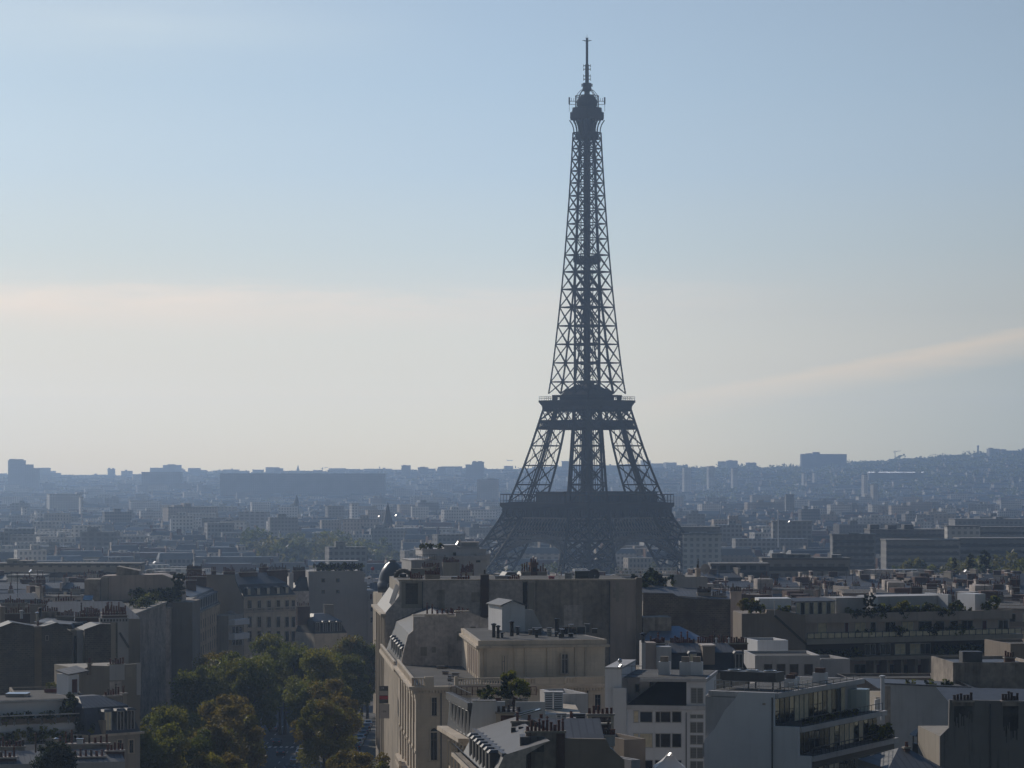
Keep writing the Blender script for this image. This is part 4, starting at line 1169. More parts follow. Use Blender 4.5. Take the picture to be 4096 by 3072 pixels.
zM, zR = zE + 4.6, zE + 7.0
m = MB(); a0, a1 = .5, 47.5
def quad4(m, pts_, mm=0): m.poly(pts_, mm)
for (uA, zA, uB, zB, mm) in ((.15, zE - .1, 1.7, zM, 0), (1.7, zM, 7.2, zR, 1), (7.2, zR, B.W - 1, zM, 1)):
    p, q, r_, s_ = sl(uA, a0), sl(uB, a0), sl(uB, a1), sl(uA, a1)
    m.poly([(*p, zA), (*q, zB), (*r_, zB), (*s_, zA)][::-1], mm)
B.build(m, 'roof', [ZPLAIN, ZINCY])
for i in range(6):
    p = sl(.35, 4 + i * 6.2); dormer(B.root, p[0], p[1], zE - B.zg, 1.3, 2.6, 2.0, 'zinc', R(-90))
p = sl(-.8, 1); q = sl(-.8, 46); balustrade(B, [p, q], zE - .1, 1.0)
m = MB()
for i in range(9):
    p = sl(-.02, 2 + i * 5.4); m.box(p[0] - .16, p[0] + .02, p[1] - .9, p[1] + .9, 3, zE - .62)
B.build(m, 'pilaster_order', STONE2)
for i in range(8):
    p = sl(-.03, 4.7 + i * 5.4)
    for (z, h) in ((zE - 4.5, 2.8), (zE - 8.6, 3.0)): window(B.root, p[0], p[1], z - B.zg, 2.2, h, 'side', R(-90) - math.atan(dv))
for (xa, y, t_) in ((1700, 2452, 6),):
    u0, z = B.P(1700, 2400, 8); chimney(B, u0, u0 + 7, 8, 8.8, zM, zM + 3.0, GREY, 9)
u0, _ = B.P(1762, 2440, 18); chimney(B, u0, u0 + 4, 18, 18.8, zM, zM + 2.6, CREAM, 6)
for i in range(3):
    u0, _ = B.P(1890 + i * 26, 2440, 12); bx(B, 'skylight', u0, u0 + .8, 12, 13.4, zM + 1.2 - i * .3, zM + 1.6 - i * .3, GLASSB)

# --- C: the long blank stained wall in the middle
C = Bld('blank_wall_block', 'tall apartment block with long blank stained party wall and brick flues', 'apartment building', 1542, 491, 2568, 494)
pr = [(1542, 2740), (1542, 2451), (1597, 2384), (1597, 2321), (2544, 2321), (2544, 2310), (2568, 2310), (2568, 2760)]
pts = [C.P(X, Y) for X, Y in pr]; pts[0] = (pts[1][0], C.zg); pts[-1] = (pts[-2][0], C.zg)
m = MB(); m.wallprof(pts, 0, .6); C.build(m, 'party_wall', GREY)
def panel(B, X0, Y0, X1, Y1, t, mt, name='wall_panel', v=0.0):
    u0, z1 = B.P(X0, Y0, v); u1, z0 = B.P(X1, Y1, v); z0 = B.Zat(Y1, u0, v)
    m = MB(); m.box(u0, u1, v - t, v - .002, z0, z1); return B.build(m, name, mt)
panel(C, 1955, 2326, 2092, 2700, .03, GREY, 'render_panel'); panel(C, 2140, 2323, 2440, 2740, .05, DKCEM, 'render_panel'); panel(C, 2440, 2321, 2543, 2740, .07, RENDR, 'render_panel')
panel(C, 1606, 2326, 1688, 2432, .05, CREAM, 'framed_panel'); panel(C, 1622, 2333, 1672, 2416, .08, RUBBLE, 'exposed_masonry')
panel(C, 2255, 2420, 2330, 2580, .075, GREY, 'render_patch')
stack(C, 1922, 1956, 2296, 2470, -.45, .44, BRICK, 1, True); stack(C, 2092, 2108, 2324, 2460, -.3, .29, DARKV, 0); stack(C, 2112, 2138, 2327, 2440, -.25, .24, CREAM, 0)
m = MB(); u0, z = C.P(1595, 2323); u1, _ = C.P(2546, 2323); m.box(u0 - .1, u1, -.15, .75, z, z + .2); C.build(m, 'coping', STONE2)
bx(C, 'edge_pier', C.P(2544, 2310)[0], C.W, -.25, -.01, C.zg, C.P(2544, 2310)[1], BEIGE)
f3 = lxy(C, FA(540), 540); zE = C.P(1542, 2452)[1]; zT = C.P(1597, 2321)[1]
m = MB(); m.prism([(0, .6), (C.W, .6), (C.W, 36), (-.7, 36)], C.zg, zE - .5); m.prism([(2.4, .6), (C.W - .3, .6), (C.W - .3, 36), (1.7, 36)], zE - .5, zT - .6); C.build(m, 'walls', CREAM)
m = MB(); m.prism([(-.8, .2), (2.6, .2), (1.9, 36), (-1.5, 36)], zE - .5, zE - .15); C.build(m, 'cornice', STONE2)
dv3 = -.7 / 36
m = MB(); m.poly([(.2, .6, zE - .15), (2.4, .6, zE + 2.9), (1.7, 36, zE + 2.9), (-.5, 36, zE - .15)][::-1]); 
for i in range(5): m.bar((.2 + dv3 * (1 + i * 2.2) + 1.0, 1 + i * 2.2, zE + 1.2), (2.3 + dv3 * (1 + i * 2.2), 1 + i * 2.2, zE + 4.4), .28, 1)
C.build(m, 'mansard_slope', [ZPLAIN, WHITE])
m = MB()
for i in range(6): p = (dv3 * (1.5 + i * 6) - .02, 1.5 + i * 6); m.box(p[0] - .18, p[0] + .05, p[1] - 1, p[1] + 1, 3, zE - .55)
C.build(m, 'pilaster_order', STONE2)
for i in range(5):
    window(C.root, dv3 * (4.5 + i * 6) - .03, 4.5 + i * 6, zE - 4.2 - C.zg, 2.4, 2.9, 'side', R(-90))
m = MB(); m.box(2.6, C.W - .4, .7, 35.8, zT - .6 + .01, zT - .55); C.build(m, 'roof', GRAVEL)
for (X0, X1, Y, v, n_) in ((1700, 1760, 2285, 4, 9), (1640, 1690, 2300, 2, 6), (2030, 2080, 2306, 3, 6), (1830, 1880, 2306, 3, 5)):
    stack(C, X0, X1, Y + 14, 2330, v, .8, CREAM, n_)
roofbox('roof_hatch', 'low flat-topped skylight box on the blank-walled block beside brick flue', 'roof hatch', 1805, 1880, 2307, 2321, 500, 3, GREY, ZPLAIN)
roofbox('roof_hatch', 'wide flat hatch on the blank-walled block left of the chimney with red pots', 'roof hatch', 1980, 2040, 2304, 2321, 503, 3, GREY, ZPLAIN)
def dish(label, X, Y, D, r=.6, ang=-.5, mt=None):      # satellite dish on a short mast
    o = thing('satellite_dish', label, 'satellite dish', (px(X, D), D, pz(Y, D) - r * 2.4), ang)
    m = MB(); m.lathe([(.05, 0), (.05, r * 2.2)], n=6); m.build('mast', STEEL, o)
    m = MB(); n_ = 16
    for k in range(4):
        r0, r1 = r * k / 4, r * (k + 1) / 4
        for i in range(n_):
            t0, t1 = 2 * math.pi * i / n_, 2 * math.pi * (i + 1) / n_
            P_ = lambda rr, t: (rr * math.cos(t), -.25 + (rr / r) ** 2 * -.22, r * 2.4 + rr * math.sin(t))
            m.poly([P_(r0, t0), P_(r1, t0), P_(r1, t1), P_(r0, t1)])
    m.build('reflector', mt or WHITE2, o, smooth=True)
    m = MB(); m.bar((0, -.3, r * 1.7), (0, -.9, r * 2.3), .04); m.box(-.07, .07, -1.0, -.85, r * 2.2, r * 2.45); m.build('receiver_arm', STEEL, o)
    return o
dish('large dark mesh satellite dish on the blank-walled block', 2372, 2300, 505, 1.05, .3, DFRAME)
roofbox('roof_shed', 'dark green flat-roofed shed on the blank-walled block', 'shed', 2300, 2364, 2284, 2318, 512, 4, mat('dark_green_sheet', (0.03, 0.045, 0.035), .6))
roofbox('roof_shed', 'small white shed with canopy among aerials on the blank-walled block', 'shed', 2258, 2290, 2292, 2320, 508, 2, WHITE2)
roofbox('red_container', 'bright red box container on the blank-walled block roof', 'container', 2195, 2218, 2305, 2321, 500, 1.2, RED, RED)
def aerial(label, X, Y0, Y1, D, arms=3):
    o = thing('aerial', label, 'aerial', (px(X, D), D, pz(Y1, D))); h = pz(Y0, D) - pz(Y1, D)
    m = MB(); m.bar((0, 0, 0), (0, 0, h), .07); m.build('pole', STEEL, o)
    m = MB()
    for i in range(arms): m.bar((-.5, 0, h - .15 - i * .35), (.5, 0, h - .15 - i * .35), .04)
    m.bar((0, -.5, h - .2), (0, .5, h - .2), .04); m.build('crossbar', STEEL, o)
for i, (X, Y0) in enumerate(((2240, 2262), (2490, 2285), (2286, 2290))):
    aerial(['tall thin aerial beside the white shed on the blank wall roof', 'short aerial near the end of the blank wall', 'aerial with three arms on the blank wall roof beside the shed'][i], X, Y0, 2320, 506)
A_ = Bld('turret_chimney', 'brown brick chimney tower with small openings behind the blank wall', 'chimney', 2124, 560, 2150, 560.3)
m = MB(); z1 = pz(2250, 560); m.box(0, A_.W, 0, 1.4, 5, z1 - .5); m.box(-.15, A_.W + .15, -.15, 1.55, z1 - .5, z1); A_.build(m, 'shaft', BRICK)
m = MB(); m.box(A_.W * .3, A_.W * .8, -.05, -.01, z1 - 1.7, z1 - .9); A_.build(m, 'opening', DARKV)
for i in range(3): A_.put('chimney_pot', pot_mesh(i), .2 + i * .4, .6, z1)
A_ = flat('low_zinc_block', 'low block with pale curved zinc canopies behind the blank wall', 2000, 556, 2230, 558, 14, 2308, CREAM, ZPLAIN)
for i, X in enumerate((2010, 2075)): 
    u0, _ = A_.P(X, 2300, 3); m = MB(); m.frus(u0, u0 + 3.4, 3, 8, A_.z - .3, u0 + .9, u0 + 2.5, 3, 8, A_.z + .8); A_.build(m, 'canopy', ZPLAIN)
    chimney(A_, u0 + 3.6, u0 + 5.4, 3, 3.7, A_.z - .4, A_.z + .9, CREAM, 4)
A_ = flat('glasshouse_block', 'white roofed block with long pale lattice walkway and terrace trees beside it', 2440, 610, 2700, 612, 16, 2318, WHITE2, GRAVEL)
def walkway(label, X0, X1, Y0, Y1, D):
    o = thing('roof_walkway', label, 'walkway', (px(X0, D), D, pz(Y1, D))); w = px(X1, D) - px(X0, D); h = pz(Y0, D) - pz(Y1, D); m = MB()
    n_ = 14
    for i in range(n_ + 1): m.bar((w * i / n_, 0, 0), (w * i / n_, 0, h), .12)
    for z in (.05, h * .55, h): m.bar((0, 0, z), (w, 0, z), .14)
    for i in range(n_): m.bar((w * i / n_, 0, 0), (w * (i + 1) / n_, 0, h), .07)
    m.build('lattice', WHITE, o)
    m = MB(); m.box(0, w, 0, 1.6, -.15, 0)
    for i in range(3): m.box(w * i / 2 - (.1 if i else 0), w * i / 2 + .1, .1, .3, -3.2, -.15)
    m.build('deck', STEEL, o)
walkway('long white lattice walkway on legs across the rooftops before the tower foot', 2462, 2706, 2272, 2296, 600)
B2 = flat('white_stepped_block', 'white rendered rooftop block with dish and dark flue left of dark zinc roofs', 2696, 560, 2830, 562, 12, 2308, WHITE2, GRAVEL)
u0, z = B2.P(2786, 2300, 1); chimney(B2, u0, u0 + .8, 1, 1.8, z - 4, z + 1.3, DKCEM, 2, True)
dish('white satellite dish with bright receiver on the white rooftop block', 2818, 2275, 562, .95, .2)
for X, Y, s, D in ((2565, 2372, 2.6, 556), (2600, 2376, 3.2, 560), (2660, 2376, 2.6, 560)):
    shrub('shrub0', X, Y, D, 'dark bushy tree on the terrace beyond the end of the blank wall', s, group='terrace trees past the blank wall', name='terrace_tree', cat='tree')

rgw = random.Random(21)
for i in range(11):       # old plaster repairs, flue traces and a rain pipe on the long blank wall
    X = rgw.choice((rgw.uniform(1700, 1900), rgw.uniform(1965, 2080), rgw.uniform(2150, 2420), rgw.uniform(2450, 2530))); Y = rgw.uniform(2330, 2560); w_ = rgw.uniform(10, 55); h_ = rgw.uniform(25, 110)
    panel(C, X, Y, X + w_, Y + h_, .085 + i * .004, [GREY, DKCEM, RENDR, CREAM][i % 4], 'plaster_repair')
for X in (1690, 2438): u, z = C.P(X, 2326); m = MB(); m.box(u - .08, u + .08, -.3, -.14, C.zg, z); C.build(m, 'downpipe', DFRAME)
for i in range(5):
    X = 1680 + i * 52 + rgw.uniform(-10, 10); Y = rgw.uniform(2500, 2600); panel(B, X, Y, X + rgw.uniform(12, 40), Y + rgw.uniform(20, 60), .02 + i * .004, [CREAM, DKCEM, GREY][i % 3], 'plaster_repair')
# --- terraced white block right of the dome
T = Bld('terraced_apartments', 'cream apartment block stepping up in planted roof terraces beside the tower foot', 'apartment building', 1645, 640, 1946, 643)
u_ = T.UV([1645, 1690, 1745, 1770, 1800, 1838, 1905, 1946])
def Tb(X0, X1, Y0, Y1, v, dep, mt=WHITE2, name='storey'):
    u0, z1 = T.P(X0, Y0, v); u1, _ = T.P(X1, Y0, v); z0 = T.zg if Y1 is None else T.Zat(Y1, u0, v)
    m = MB(); m.box(u0, u1, v, v + dep, z0, z1 - .15); m.box(u0 - .15, u1 + .15, v - .2, v + dep, z1 - .15, z1); T.build(m, name, mt); return u0, u1, z1
Tb(1645, 1946, 2240, None, 0, 14); a = Tb(1748, 1946, 2224, 2242, .3, 12, WHITE2); Tb(1690, 1945, 2196, 2226, 2.5, 10); Tb(1778, 1830, 2180, 2198, 3, 7, WHITE2); Tb(1836, 1918, 2188, 2200, 3, 7, WHITE2); Tb(1905, 1960, 2216, 2262, 1.5, 8)
rail(T, [(T.U(1660, .2)[0], .2), (T.U(1748, .2)[0], .2)], T.P(1660, 2240)[1], 1.1)
for X0, X1, Y0, Y1, v in ((1773, 1792, 2228, 2238, .08), (1904, 1922, 2241, 2250, -.02), (1812, 1824, 2210, 2226, 2.3)):
    win(T, X0, Y0, X1, Y1, 'plain', v)
for i, (X0, X1, Y, v) in enumerate(((1690, 1760, 2268, -4), (1772, 1838, 2250, -5), (1848, 1895, 2278, -5), (1845, 1890, 2290, -8))):
    stack(T, X0, X1, Y, 2340, v, .9, [BRICK, CREAM][i % 2], 11)
roofbox('plant_shed', 'white plant shed with aerials topping the terraced apartments', 'shed', 1838, 1915, 2168, 2190, 647, 4, WHITE2, GREY)
for i, X in enumerate((1690, 1702, 1716, 1728, 1755, 1762)):
    shrub(['shrub0', 'goldshrub0', 'shrub2'][i % 3], X, 2199, 645, 'small terrace shrub along the upper ledge of the cream terraced apartments', .95, group='shrubs on the terraced apartments')
for X, l in ((1838, 'thin aerial rising from the cream terraced apartments'), (1860, 'taller aerial beside the plant shed of the terraced apartments')): aerial(l, X, 2105 if X > 1850 else 2128, 2190, 648)
dish('white dish tilted to the sun on the terraced apartments', 1830, 2172, 648, .9, 1.2, STEEL)
# long ventilation duct and dome
o = thing('ventilation_duct', 'fat curved cream ventilation duct with dark round mouth on the rooftops', 'duct', (px(1640, 520), 520, pz(2320, 520)))
m = MB(); m.lathe([(1.15, 0), (1.15, .2)], n=4, cap=False); m = MB()
r0 = 1.0; prv = None
for i in range(9):
    t = math.pi * i / 8; m.box(-1.2 + 1.3 * math.cos(t) - .35, -1.2 + 1.3 * math.cos(t) + .35, .1, 1.8, .1 + 1.15 * math.sin(t), .8 + 1.15 * math.sin(t))
m.bar((.1, .9, 1.4), (3.4, .9, 1.3), 1.2); m.hexa([(2.6, .3, .4), (3.6, .3, .6), (3.6, 1.5, .6), (2.6, 1.5, .4), (3.4, .3, 1.8), (4.6, .3, 2.7), (4.6, 1.5, 2.7), (3.4, 1.5, 1.8)])
m.build('duct_body', CREAM, o)
m = MB(); m.box(-1.75, -.65, .02, .08, .1, 1.1); m.build('duct_mouth', DARKV, o)
Dm = Bld('domed_corner_house', 'corner house crowned by a dark metal dome with bright lit edge', 'house', 1528, 700, 1646, 702)
zD = pz(2330, 700)
m = MB(); m.box(0, Dm.W, 0, 9, Dm.zg, zD - 2.5); Dm.build(m, 'walls', STONE)
c = (Dm.W * .5, 4, 0); hD = pz(2247, 700) - zD
m = MB(); m.lathe([(3.55, zD - 2.5), (3.6, zD - .2), (3.35, zD), (3.3, zD + .15 * hD), (3.05, zD + .38 * hD), (2.5, zD + .62 * hD), (1.7, zD + .84 * hD), (.8, zD + .97 * hD), (.7, zD + hD)], c, 28); Dm.build(m, 'dome', mat('dark_dome_metal', (0.09, 0.09, 0.095), .35, .8, var=.3, scale=.6), smooth=True)
m = MB(); m.lathe([(.9, zD + hD - .1), (.95, zD + hD + .25), (.3, zD + hD + .5)], c, 14); Dm.build(m, 'lantern', ZPLAIN)
for i in range(3): window(Dm.root, Dm.W * .5 - 1.6 + i * 1.6, .35, zD - 2.2 - Dm.zg, .8, 1.8, 'plain')
# ------------------------------------------------------------------ right-hand side
# --- stepped white block with glazed storeys
S = Bld('stepped_glass_block', 'white blank-sided office block stepping back in glazed storeys with dark terraces', 'office block', 2817, 336, 3244, 330)
zs = [pz(2772, 332), pz(2908, 331), pz(3022, 331)]; us = [S.U(3096)[0], S.U(3195)[0], S.W]
DEP = 26.0
zsl = S.P(2817, 2960)[1]
uA, zA = S.P(2957, 2772)
m = MB(); m.wallprof([(0, S.zg), (S.W, S.zg), (S.W, zs[2]), (us[1], zs[2]), (us[1], zs[1]), (us[0], zs[1]), (us[0], zs[0]), (uA, zs[0]), (S.U(2938)[0], zs[0] - .9), (S.U(2900)[0], zs[0] - 2.1), (S.U(2860)[0], zs[0] - 4.2), (0, zsl)], 0, .35); S.build(m, 'blank_wall', WHITE)
m = MB(); m.wallprof([(0.05, S.zg), (uA, S.zg), (uA, zs[0] - .6), (0.05, zs[0] - .6)], .9, 1.3); S.build(m, 'recessed_wall', WHITE)
m = MB(); m.bar((.05, .45, zsl - .2), (.05, .45, zs[0] - .7), .16); m.bar((.05, .45, zs[0] - .7), (.4, .9, zs[0] - .3), .16); m.box(-.25, .12, .1, .5, zsl - 1.9, zsl - .3); S.build(m, 'downpipe', WHITE2)
m = MB(); m.box(0, us[2], .35, DEP, S.zg, zs[2] - 3.5); m.box(0, us[1], .35, DEP, zs[2] - 3.5, zs[2] - .2); m.box(0, us[0] - .2, .35, DEP, zs[2] - .2, zs[0] - .7); S.build(m, 'walls', WHITE2)
m = MB()
for zz, uu, ext in ((zs[0], us[0], .35), (zs[1], us[1], .25), (zs[2], us[2], .25)):
    m.box(uu - 1.4 if uu > us[0] else .35, uu + ext, .36, DEP + 1.2, zz - .62, zz - .05)
S.build(m, 'storey_fascia', WHITE2)
m = MB()
for zz, uu in ((zs[1], us[1]), (zs[2], us[2])): m.box(us[0] - .2 if uu == us[1] else us[1] - .2, uu + .05, .4, DEP, zz - .05, zz - .02)
m.box(.4, us[0] - .1, 1.4, DEP, zs[0] - .05, zs[0] + .0)
S.build(m, 'terrace_floor', BITUM)
def glazing(u, z0, z1, v0, v1, n_, seed):
    rg = random.Random(seed)
    for i in range(n_):
        a, b = v0 + (v1 - v0) * i / n_, v0 + (v1 - v0) * (i + 1) / n_
        m = MB(); m.box(u, u + .09, a, a + .09, z0, z1); m.box(u, u + .09, a, b, z1 - .1, z1); m.box(u, u + .09, a + .09, b, z0, z0 + .1)
        o = S.build(m, 'window', DFRAME)
        k = rg.random(); g = MB(); g.box(u + .02, u + .04, a + .09, b, z0 + .1, z1 - .1)
        S.build(g, 'window_pane', GLASSB if k < .4 else WARMP if k < .72 else GLASS, parent=o)
glazing(us[0] - .18, zs[1], zs[0] - .65, .5, DEP - 4, 15, 1); glazing(us[1] - .25 - .0, zs[2], zs[1] - .65, .5, DEP - 1, 16, 2); glazing(us[2] - .05, zs[2] - 4.2, zs[2] - 1.3, .5, DEP, 16, 3)
m = MB(); m.box(us[2] - .1, us[2] + .1, .4, DEP, zs[2] - 1.25, zs[2] - .65); m.box(us[2] - .1, us[2] + .12, .4, DEP, S.zg, zs[2] - 4.3); S.build(m, 'spandrel', mat('brown_spandrel', (.10, .085, .075), .6))
rail(S, [(us[1] + .1, .4), (us[1] + .1, DEP)], zs[1] - .05, .95, step=1.2); rail(S, [(us[2] + .1, .4), (us[2] + .1, DEP)], zs[2] - .05, .95, step=1.2); rail(S, [(us[0] + .2, .4), (us[0] + .2, DEP)], zs[0] - .05, .5, step=2)
m = MB(); m.lathe([(1.6, 0), (1.6, 2.6)], (us[0] + .3, DEP - 1.5, zs[1]), 16, cap=True); S.build(m, 'curved_screen', mat('frosted_screen', (.42, .5, .5), .25), smooth=False)
panel(S, 3050, 2812, 3062, 2820, .02, RENDR, 'stain')
# things on its roof and terraces
xr = lambda u, v: S.o + S.u * u + S.vd * v
def on(Bq, u, v): q = Bq.o + Bq.u * u + Bq.vd * v; return q.x, q.y
def put_shrub(key, Bq, u, v, z, label, s=1.0, group=None, sz=None, name='shrub', cat='shrub'):
    x, y = on(Bq, u, v); SHN[0] += 1
    return tree(name, key, x, y, z, label, group, s, SHN[0] * 1.3, cat, sz)
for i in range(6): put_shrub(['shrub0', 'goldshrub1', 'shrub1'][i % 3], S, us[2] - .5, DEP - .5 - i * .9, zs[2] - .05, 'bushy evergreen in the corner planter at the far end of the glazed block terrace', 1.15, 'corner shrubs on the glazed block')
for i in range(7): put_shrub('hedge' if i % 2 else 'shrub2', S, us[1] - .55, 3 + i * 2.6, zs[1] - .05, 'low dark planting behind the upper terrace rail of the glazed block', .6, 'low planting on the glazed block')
pt = on(S, us[0] * .45, 3.5)
o = thing('cooling_unit', 'long grey rooftop cooling plant on legs with shiny fans', 'cooling unit', (pt[0], pt[1], zs[0]), S.rz)
m = MB(); m.box(-3.4, 3.4, 0, 2.6, .9, 2.0); m.build('casing', ZPLAIN, o)
for x in (-2.2, 0, 2.2):
    m = MB(); m.lathe([(.75, 2.0), (.75, 2.15), (.55, 2.15), (.5, 2.05)], (x, 1.3, 0), 16); m.build('fan', STEEL, o)
for x in (-3, 0, 3):
    for y in (.2, 2.3): m = MB(); m.box(x - .07, x + .07, y - .07, y + .07, 0, .9); m.build('leg', DFRAME, o)
o = thing('guard_rail', 'thin galvanised guard rail round the plant on the white block roof', 'railing', (*on(S, .6, 1.6), zs[0]), S.rz)
m = MB()
for (a, b) in (((0, 0), (9, 0)), ((9, 0), (9, 7)), ((0, 0), (0, 7))):
    for z in (.55, 1.05): m.bar((*a, z), (*b, z), .05)
    for i in range(6): f = i / 5; m.bar((a[0] + (b[0] - a[0]) * f, a[1] + (b[1] - a[1]) * f, 0), (a[0] + (b[0] - a[0]) * f, a[1] + (b[1] - a[1]) * f, 1.05), .05)
m.build('rails', STEEL, o)
for i, (u, v, s_) in enumerate(((us[0] * .8, 9, .9), (us[0] * .6, 14, .8), (us[0] * .85, 17, 1.1))):
    x, y = on(S, u, v); o = thing('vent_stack', ['white roof vent with brown top near the glazed edge', 'white roof vent further back on the bitumen', 'largest white roof vent at the far end of the block'][i], 'vent', (x, y, zs[0]), S.rz)
    m = MB(); m.box(-.7 * s_, .7 * s_, -.5, .5, 0, 1.1 * s_); m.build('casing', WHITE, o)
    m = MB(); m.box(-.5 * s_, .5 * s_, -.3, .3, 1.1 * s_, 1.6 * s_); m.build('cap', BRICK, o)
# --- E: white modern courtyard building and sunken terrace filled with painted shade
E = Bld('white_modern_block', 'white modern block with ribbon windows, louvred stair and sunken dark terrace', 'office block', 2420, 385, 2822, 383)
zR = pz(2724, 385); zL = pz(2826, 385)
m = MB(); m.box(0, E.W, 0, 16, E.zg, zL - .3); E.build(m, 'walls', WHITE)
m = MB(); a, b = E.U(2480)[0], E.W + .2; m.box(a, b, -.5, 8.9, zL - .3, zL + .25); E.build(m, 'terrace_slab', WHITE2)
m = MB(); u0 = E.U(2486)[0]; m.box(0, u0, 0, 16, zL - .3, pz(2676, 385)); m.box(u0, E.U(2575)[0], 7, 16, zL - .3, zR); m.box(E.U(2575)[0], E.U(2745)[0], 9, 16, zL - .3, zR); m.box(E.U(2745)[0], E.W, .3, 16, zL + .25, zR); E.build(m, 'upper_storey', WHITE)
m = MB(); m.box(E.U(2560)[0], E.W + .2, -.2, 16.3, zR, zR + .45); m.box(0, u0 + .1, -.1, 16, pz(2676, 385), pz(2676, 385) + .25); E.build(m, 'roof_edge', WHITE2)
m = MB(); m.box(u0 + .2, E.W - .1, .2, 16, zR + .45, zR + .5); E.build(m, 'roof', BITUM)
m = MB(); m.hexa([(u0 + .8, -.3, zL + .27), (E.U(2744)[0], -.3, zL + .27), (E.U(2744)[0], 8.9, zL + .27), (u0 + .8 + 3.2, 8.9, zL + .27), (u0 + .8, -.3, zL + .31), (E.U(2744)[0], -.3, zL + .31), (E.U(2744)[0], 8.9, zR - .4), (u0 + 4.0, 8.9, zR - .4)]); E.build(m, 'terrace_shade_wedge', mat('terrace_shade_black', (.018, .018, .02), .9))  # black wedge put in for the shade of the sunken terrace
for (X0, X1, st) in ((2535, 2554, 'band_warm'), (2561, 2609, 'band_blue'), (2623, 2640, 'band'), (2644, 2681, 'band_dark'), (2690, 2724, 'band_dark')):
    win(E, X0, 2846, X1, 2888, st); win(E, X0, 2936, X1, 2988, st if st != 'band_blue' else 'band_warm'); win(E, X0, 3040, X1, 3085, 'band_dark')
for (Y0, Y1) in ((2858, 2872), (2888, 2930), (2942, 2976), (2992, 3032), (3046, 3080)): win(E, 2762, Y0, 2812, Y1, 'plain_louvre')
win(E, 2764, 2752, 2812, 2812, 'plain_louvre', .3)
win(E, 2541, 2737, 2557, 2768, 'plain', 7)
m = MB(); m.box(E.U(2455)[0], E.U(2508)[0], -.8, -.02, zL - 6, pz(2750, 385)); E.build(m, 'stair_tower', WHITE)
rail(E, [(u0, .1), (E.U(2568)[0], .1)], pz(2700, 385), 1.2, step=.9)
for i in range(3):
    X = (2658, 2742, 2788)[i]; q = on(E, E.U(X, 6)[0], 6); o = thing('vent_stack', ['square white chimney vent over the sunken terrace', 'square white chimney vent nearest the louvred stair', 'squat white vent over the louvred stair'][i], 'vent', (*q, zR + .5), E.rz)
    m = MB(); m.box(-.75, .75, -.6, .6, 0, 1.7); m.build('casing', WHITE, o); m = MB(); m.box(-.5, .5, -.4, .4, 1.7, 2.4); m.build('cap', BEIGE, o)
o = thing('mirror_ball_light', 'small shiny round lamp head on a short post at the white block corner', 'lamp', (*on(E, E.U(2478)[0], .4), pz(2676, 385) + .25))
m = MB(); m.lathe([(.05, 0), (.05, .5)], n=6); m.build('post', STEEL, o); m = MB(); m.lathe([(.05, .5), (.22, .6), (.3, .8), (.22, 1.0), (.05, 1.1)], n=12); m.build('lamp_head', STEEL, o, smooth=True)
# pointed marquee on a terrace below
o = thing('marquee_tent', 'small white pointed marquee canopy with sun glint on its peak', 'tent', (px(2678, 345), 345, pz(3069, 345)))
m = MB(); hw = px(2740, 345) - px(2678, 345); hp = pz(2996, 345) - pz(3069, 345); pv = None
for k in range(7):
    f = k / 6; r = hw * (1 - f) ** 1.6 + .03; z = hp * f; ring_ = [(-r, -r, z), (r, -r, z), (r, r, z), (-r, r, z)]
    if pv:
        for i in range(4): j = (i + 1) % 4; m.poly([pv[i], pv[j], ring_[j], ring_[i]])
    pv = ring_
TENT = mat('white_canvas', (.62, .60, .58), .3, spec=.8); m.build('canopy', TENT, o)
m = MB(); m.box(-hw, hw, -hw, -hw + .03, -.35, 0); m.box(-hw, hw, hw - .03, hw, -.35, 0); m.box(-hw, -hw + .03, -hw + .03, hw - .03, -.35, 0); m.box(hw - .03, hw, -hw + .03, hw - .03, -.35, 0); m.build('valance', TENT, o)
for sx in (-1, 1):
    for sy in (-1, 1): m = MB(); m.box(sx * (hw - .06) - .04, sx * (hw - .06) + .04, sy * (hw - .06) - .04, sy * (hw - .06) + .04, -2.6, -.35); m.build('leg', STEEL, o)
q = flat('low_court_building', 'low court building with felt roof under the white marquee', 2560, 341, 2815, 341, 9, 3163, WHITE2, BITUM)
# --- R6: slate mansard with dormers, behind
M6 = Bld('slate_mansard_house', 'house with dark slate mansard, two dormers and glinting zinc top between chimneys', 'house', 2575, 430, 3000, 430.8)
zE6 = pz(2682, 430); zM6 = pz(2614, 430); zT6 = pz(2582, 430)
m = MB(); m.box(0, M6.W, 0, 12, M6.zg, zE6); M6.build(m, 'walls', CREAM)
a, b = M6.U(2686)[0], M6.W - .3
m = MB(); m.poly([(a, 0, zE6), (b, 0, zE6), (b - 1.2, 1.9, zM6), (a, 1.9, zM6)]); m.poly([(b, 0, zE6), (b, 12, zE6), (b - 1.2, 10, zM6), (b - 1.2, 1.9, zM6)]); M6.build(m, 'mansard_slope', SLATE)
m = MB(); m.poly([(a, 1.7, zM6), (b - 1.1, 1.7, zM6), (b - 2.4, 5.5, zT6), (a, 5.5, zT6)]); m.poly([(b - 2.4, 5.5, zT6), (b - 1.1, 10, zM6), (a, 10, zM6), (a, 5.5, zT6)]); m.poly([(b - 1.1, 1.7, zM6), (b - 1.1, 10, zM6), (b - 2.4, 5.5, zT6)]); M6.build(m, 'zinc_top', ZINC)
m = MB(); m.box(a - .2, M6.W, -.45, .1, zE6 - .3, zE6); M6.build(m, 'gutter', ZPLAIN)
for X, st in ((2774, 'slate_warm'), (2957, 'slate')): dormer(M6.root, M6.U(X)[0], .25, zE6 + .2 - M6.zg, 1.3, 2.2, 2.2, st)
u0, z1 = M6.P(2810, 2580, 1); chimney(M6, u0, u0 + 1.75, .6, 5, zE6 - .5, z1, BEIGE, 0)
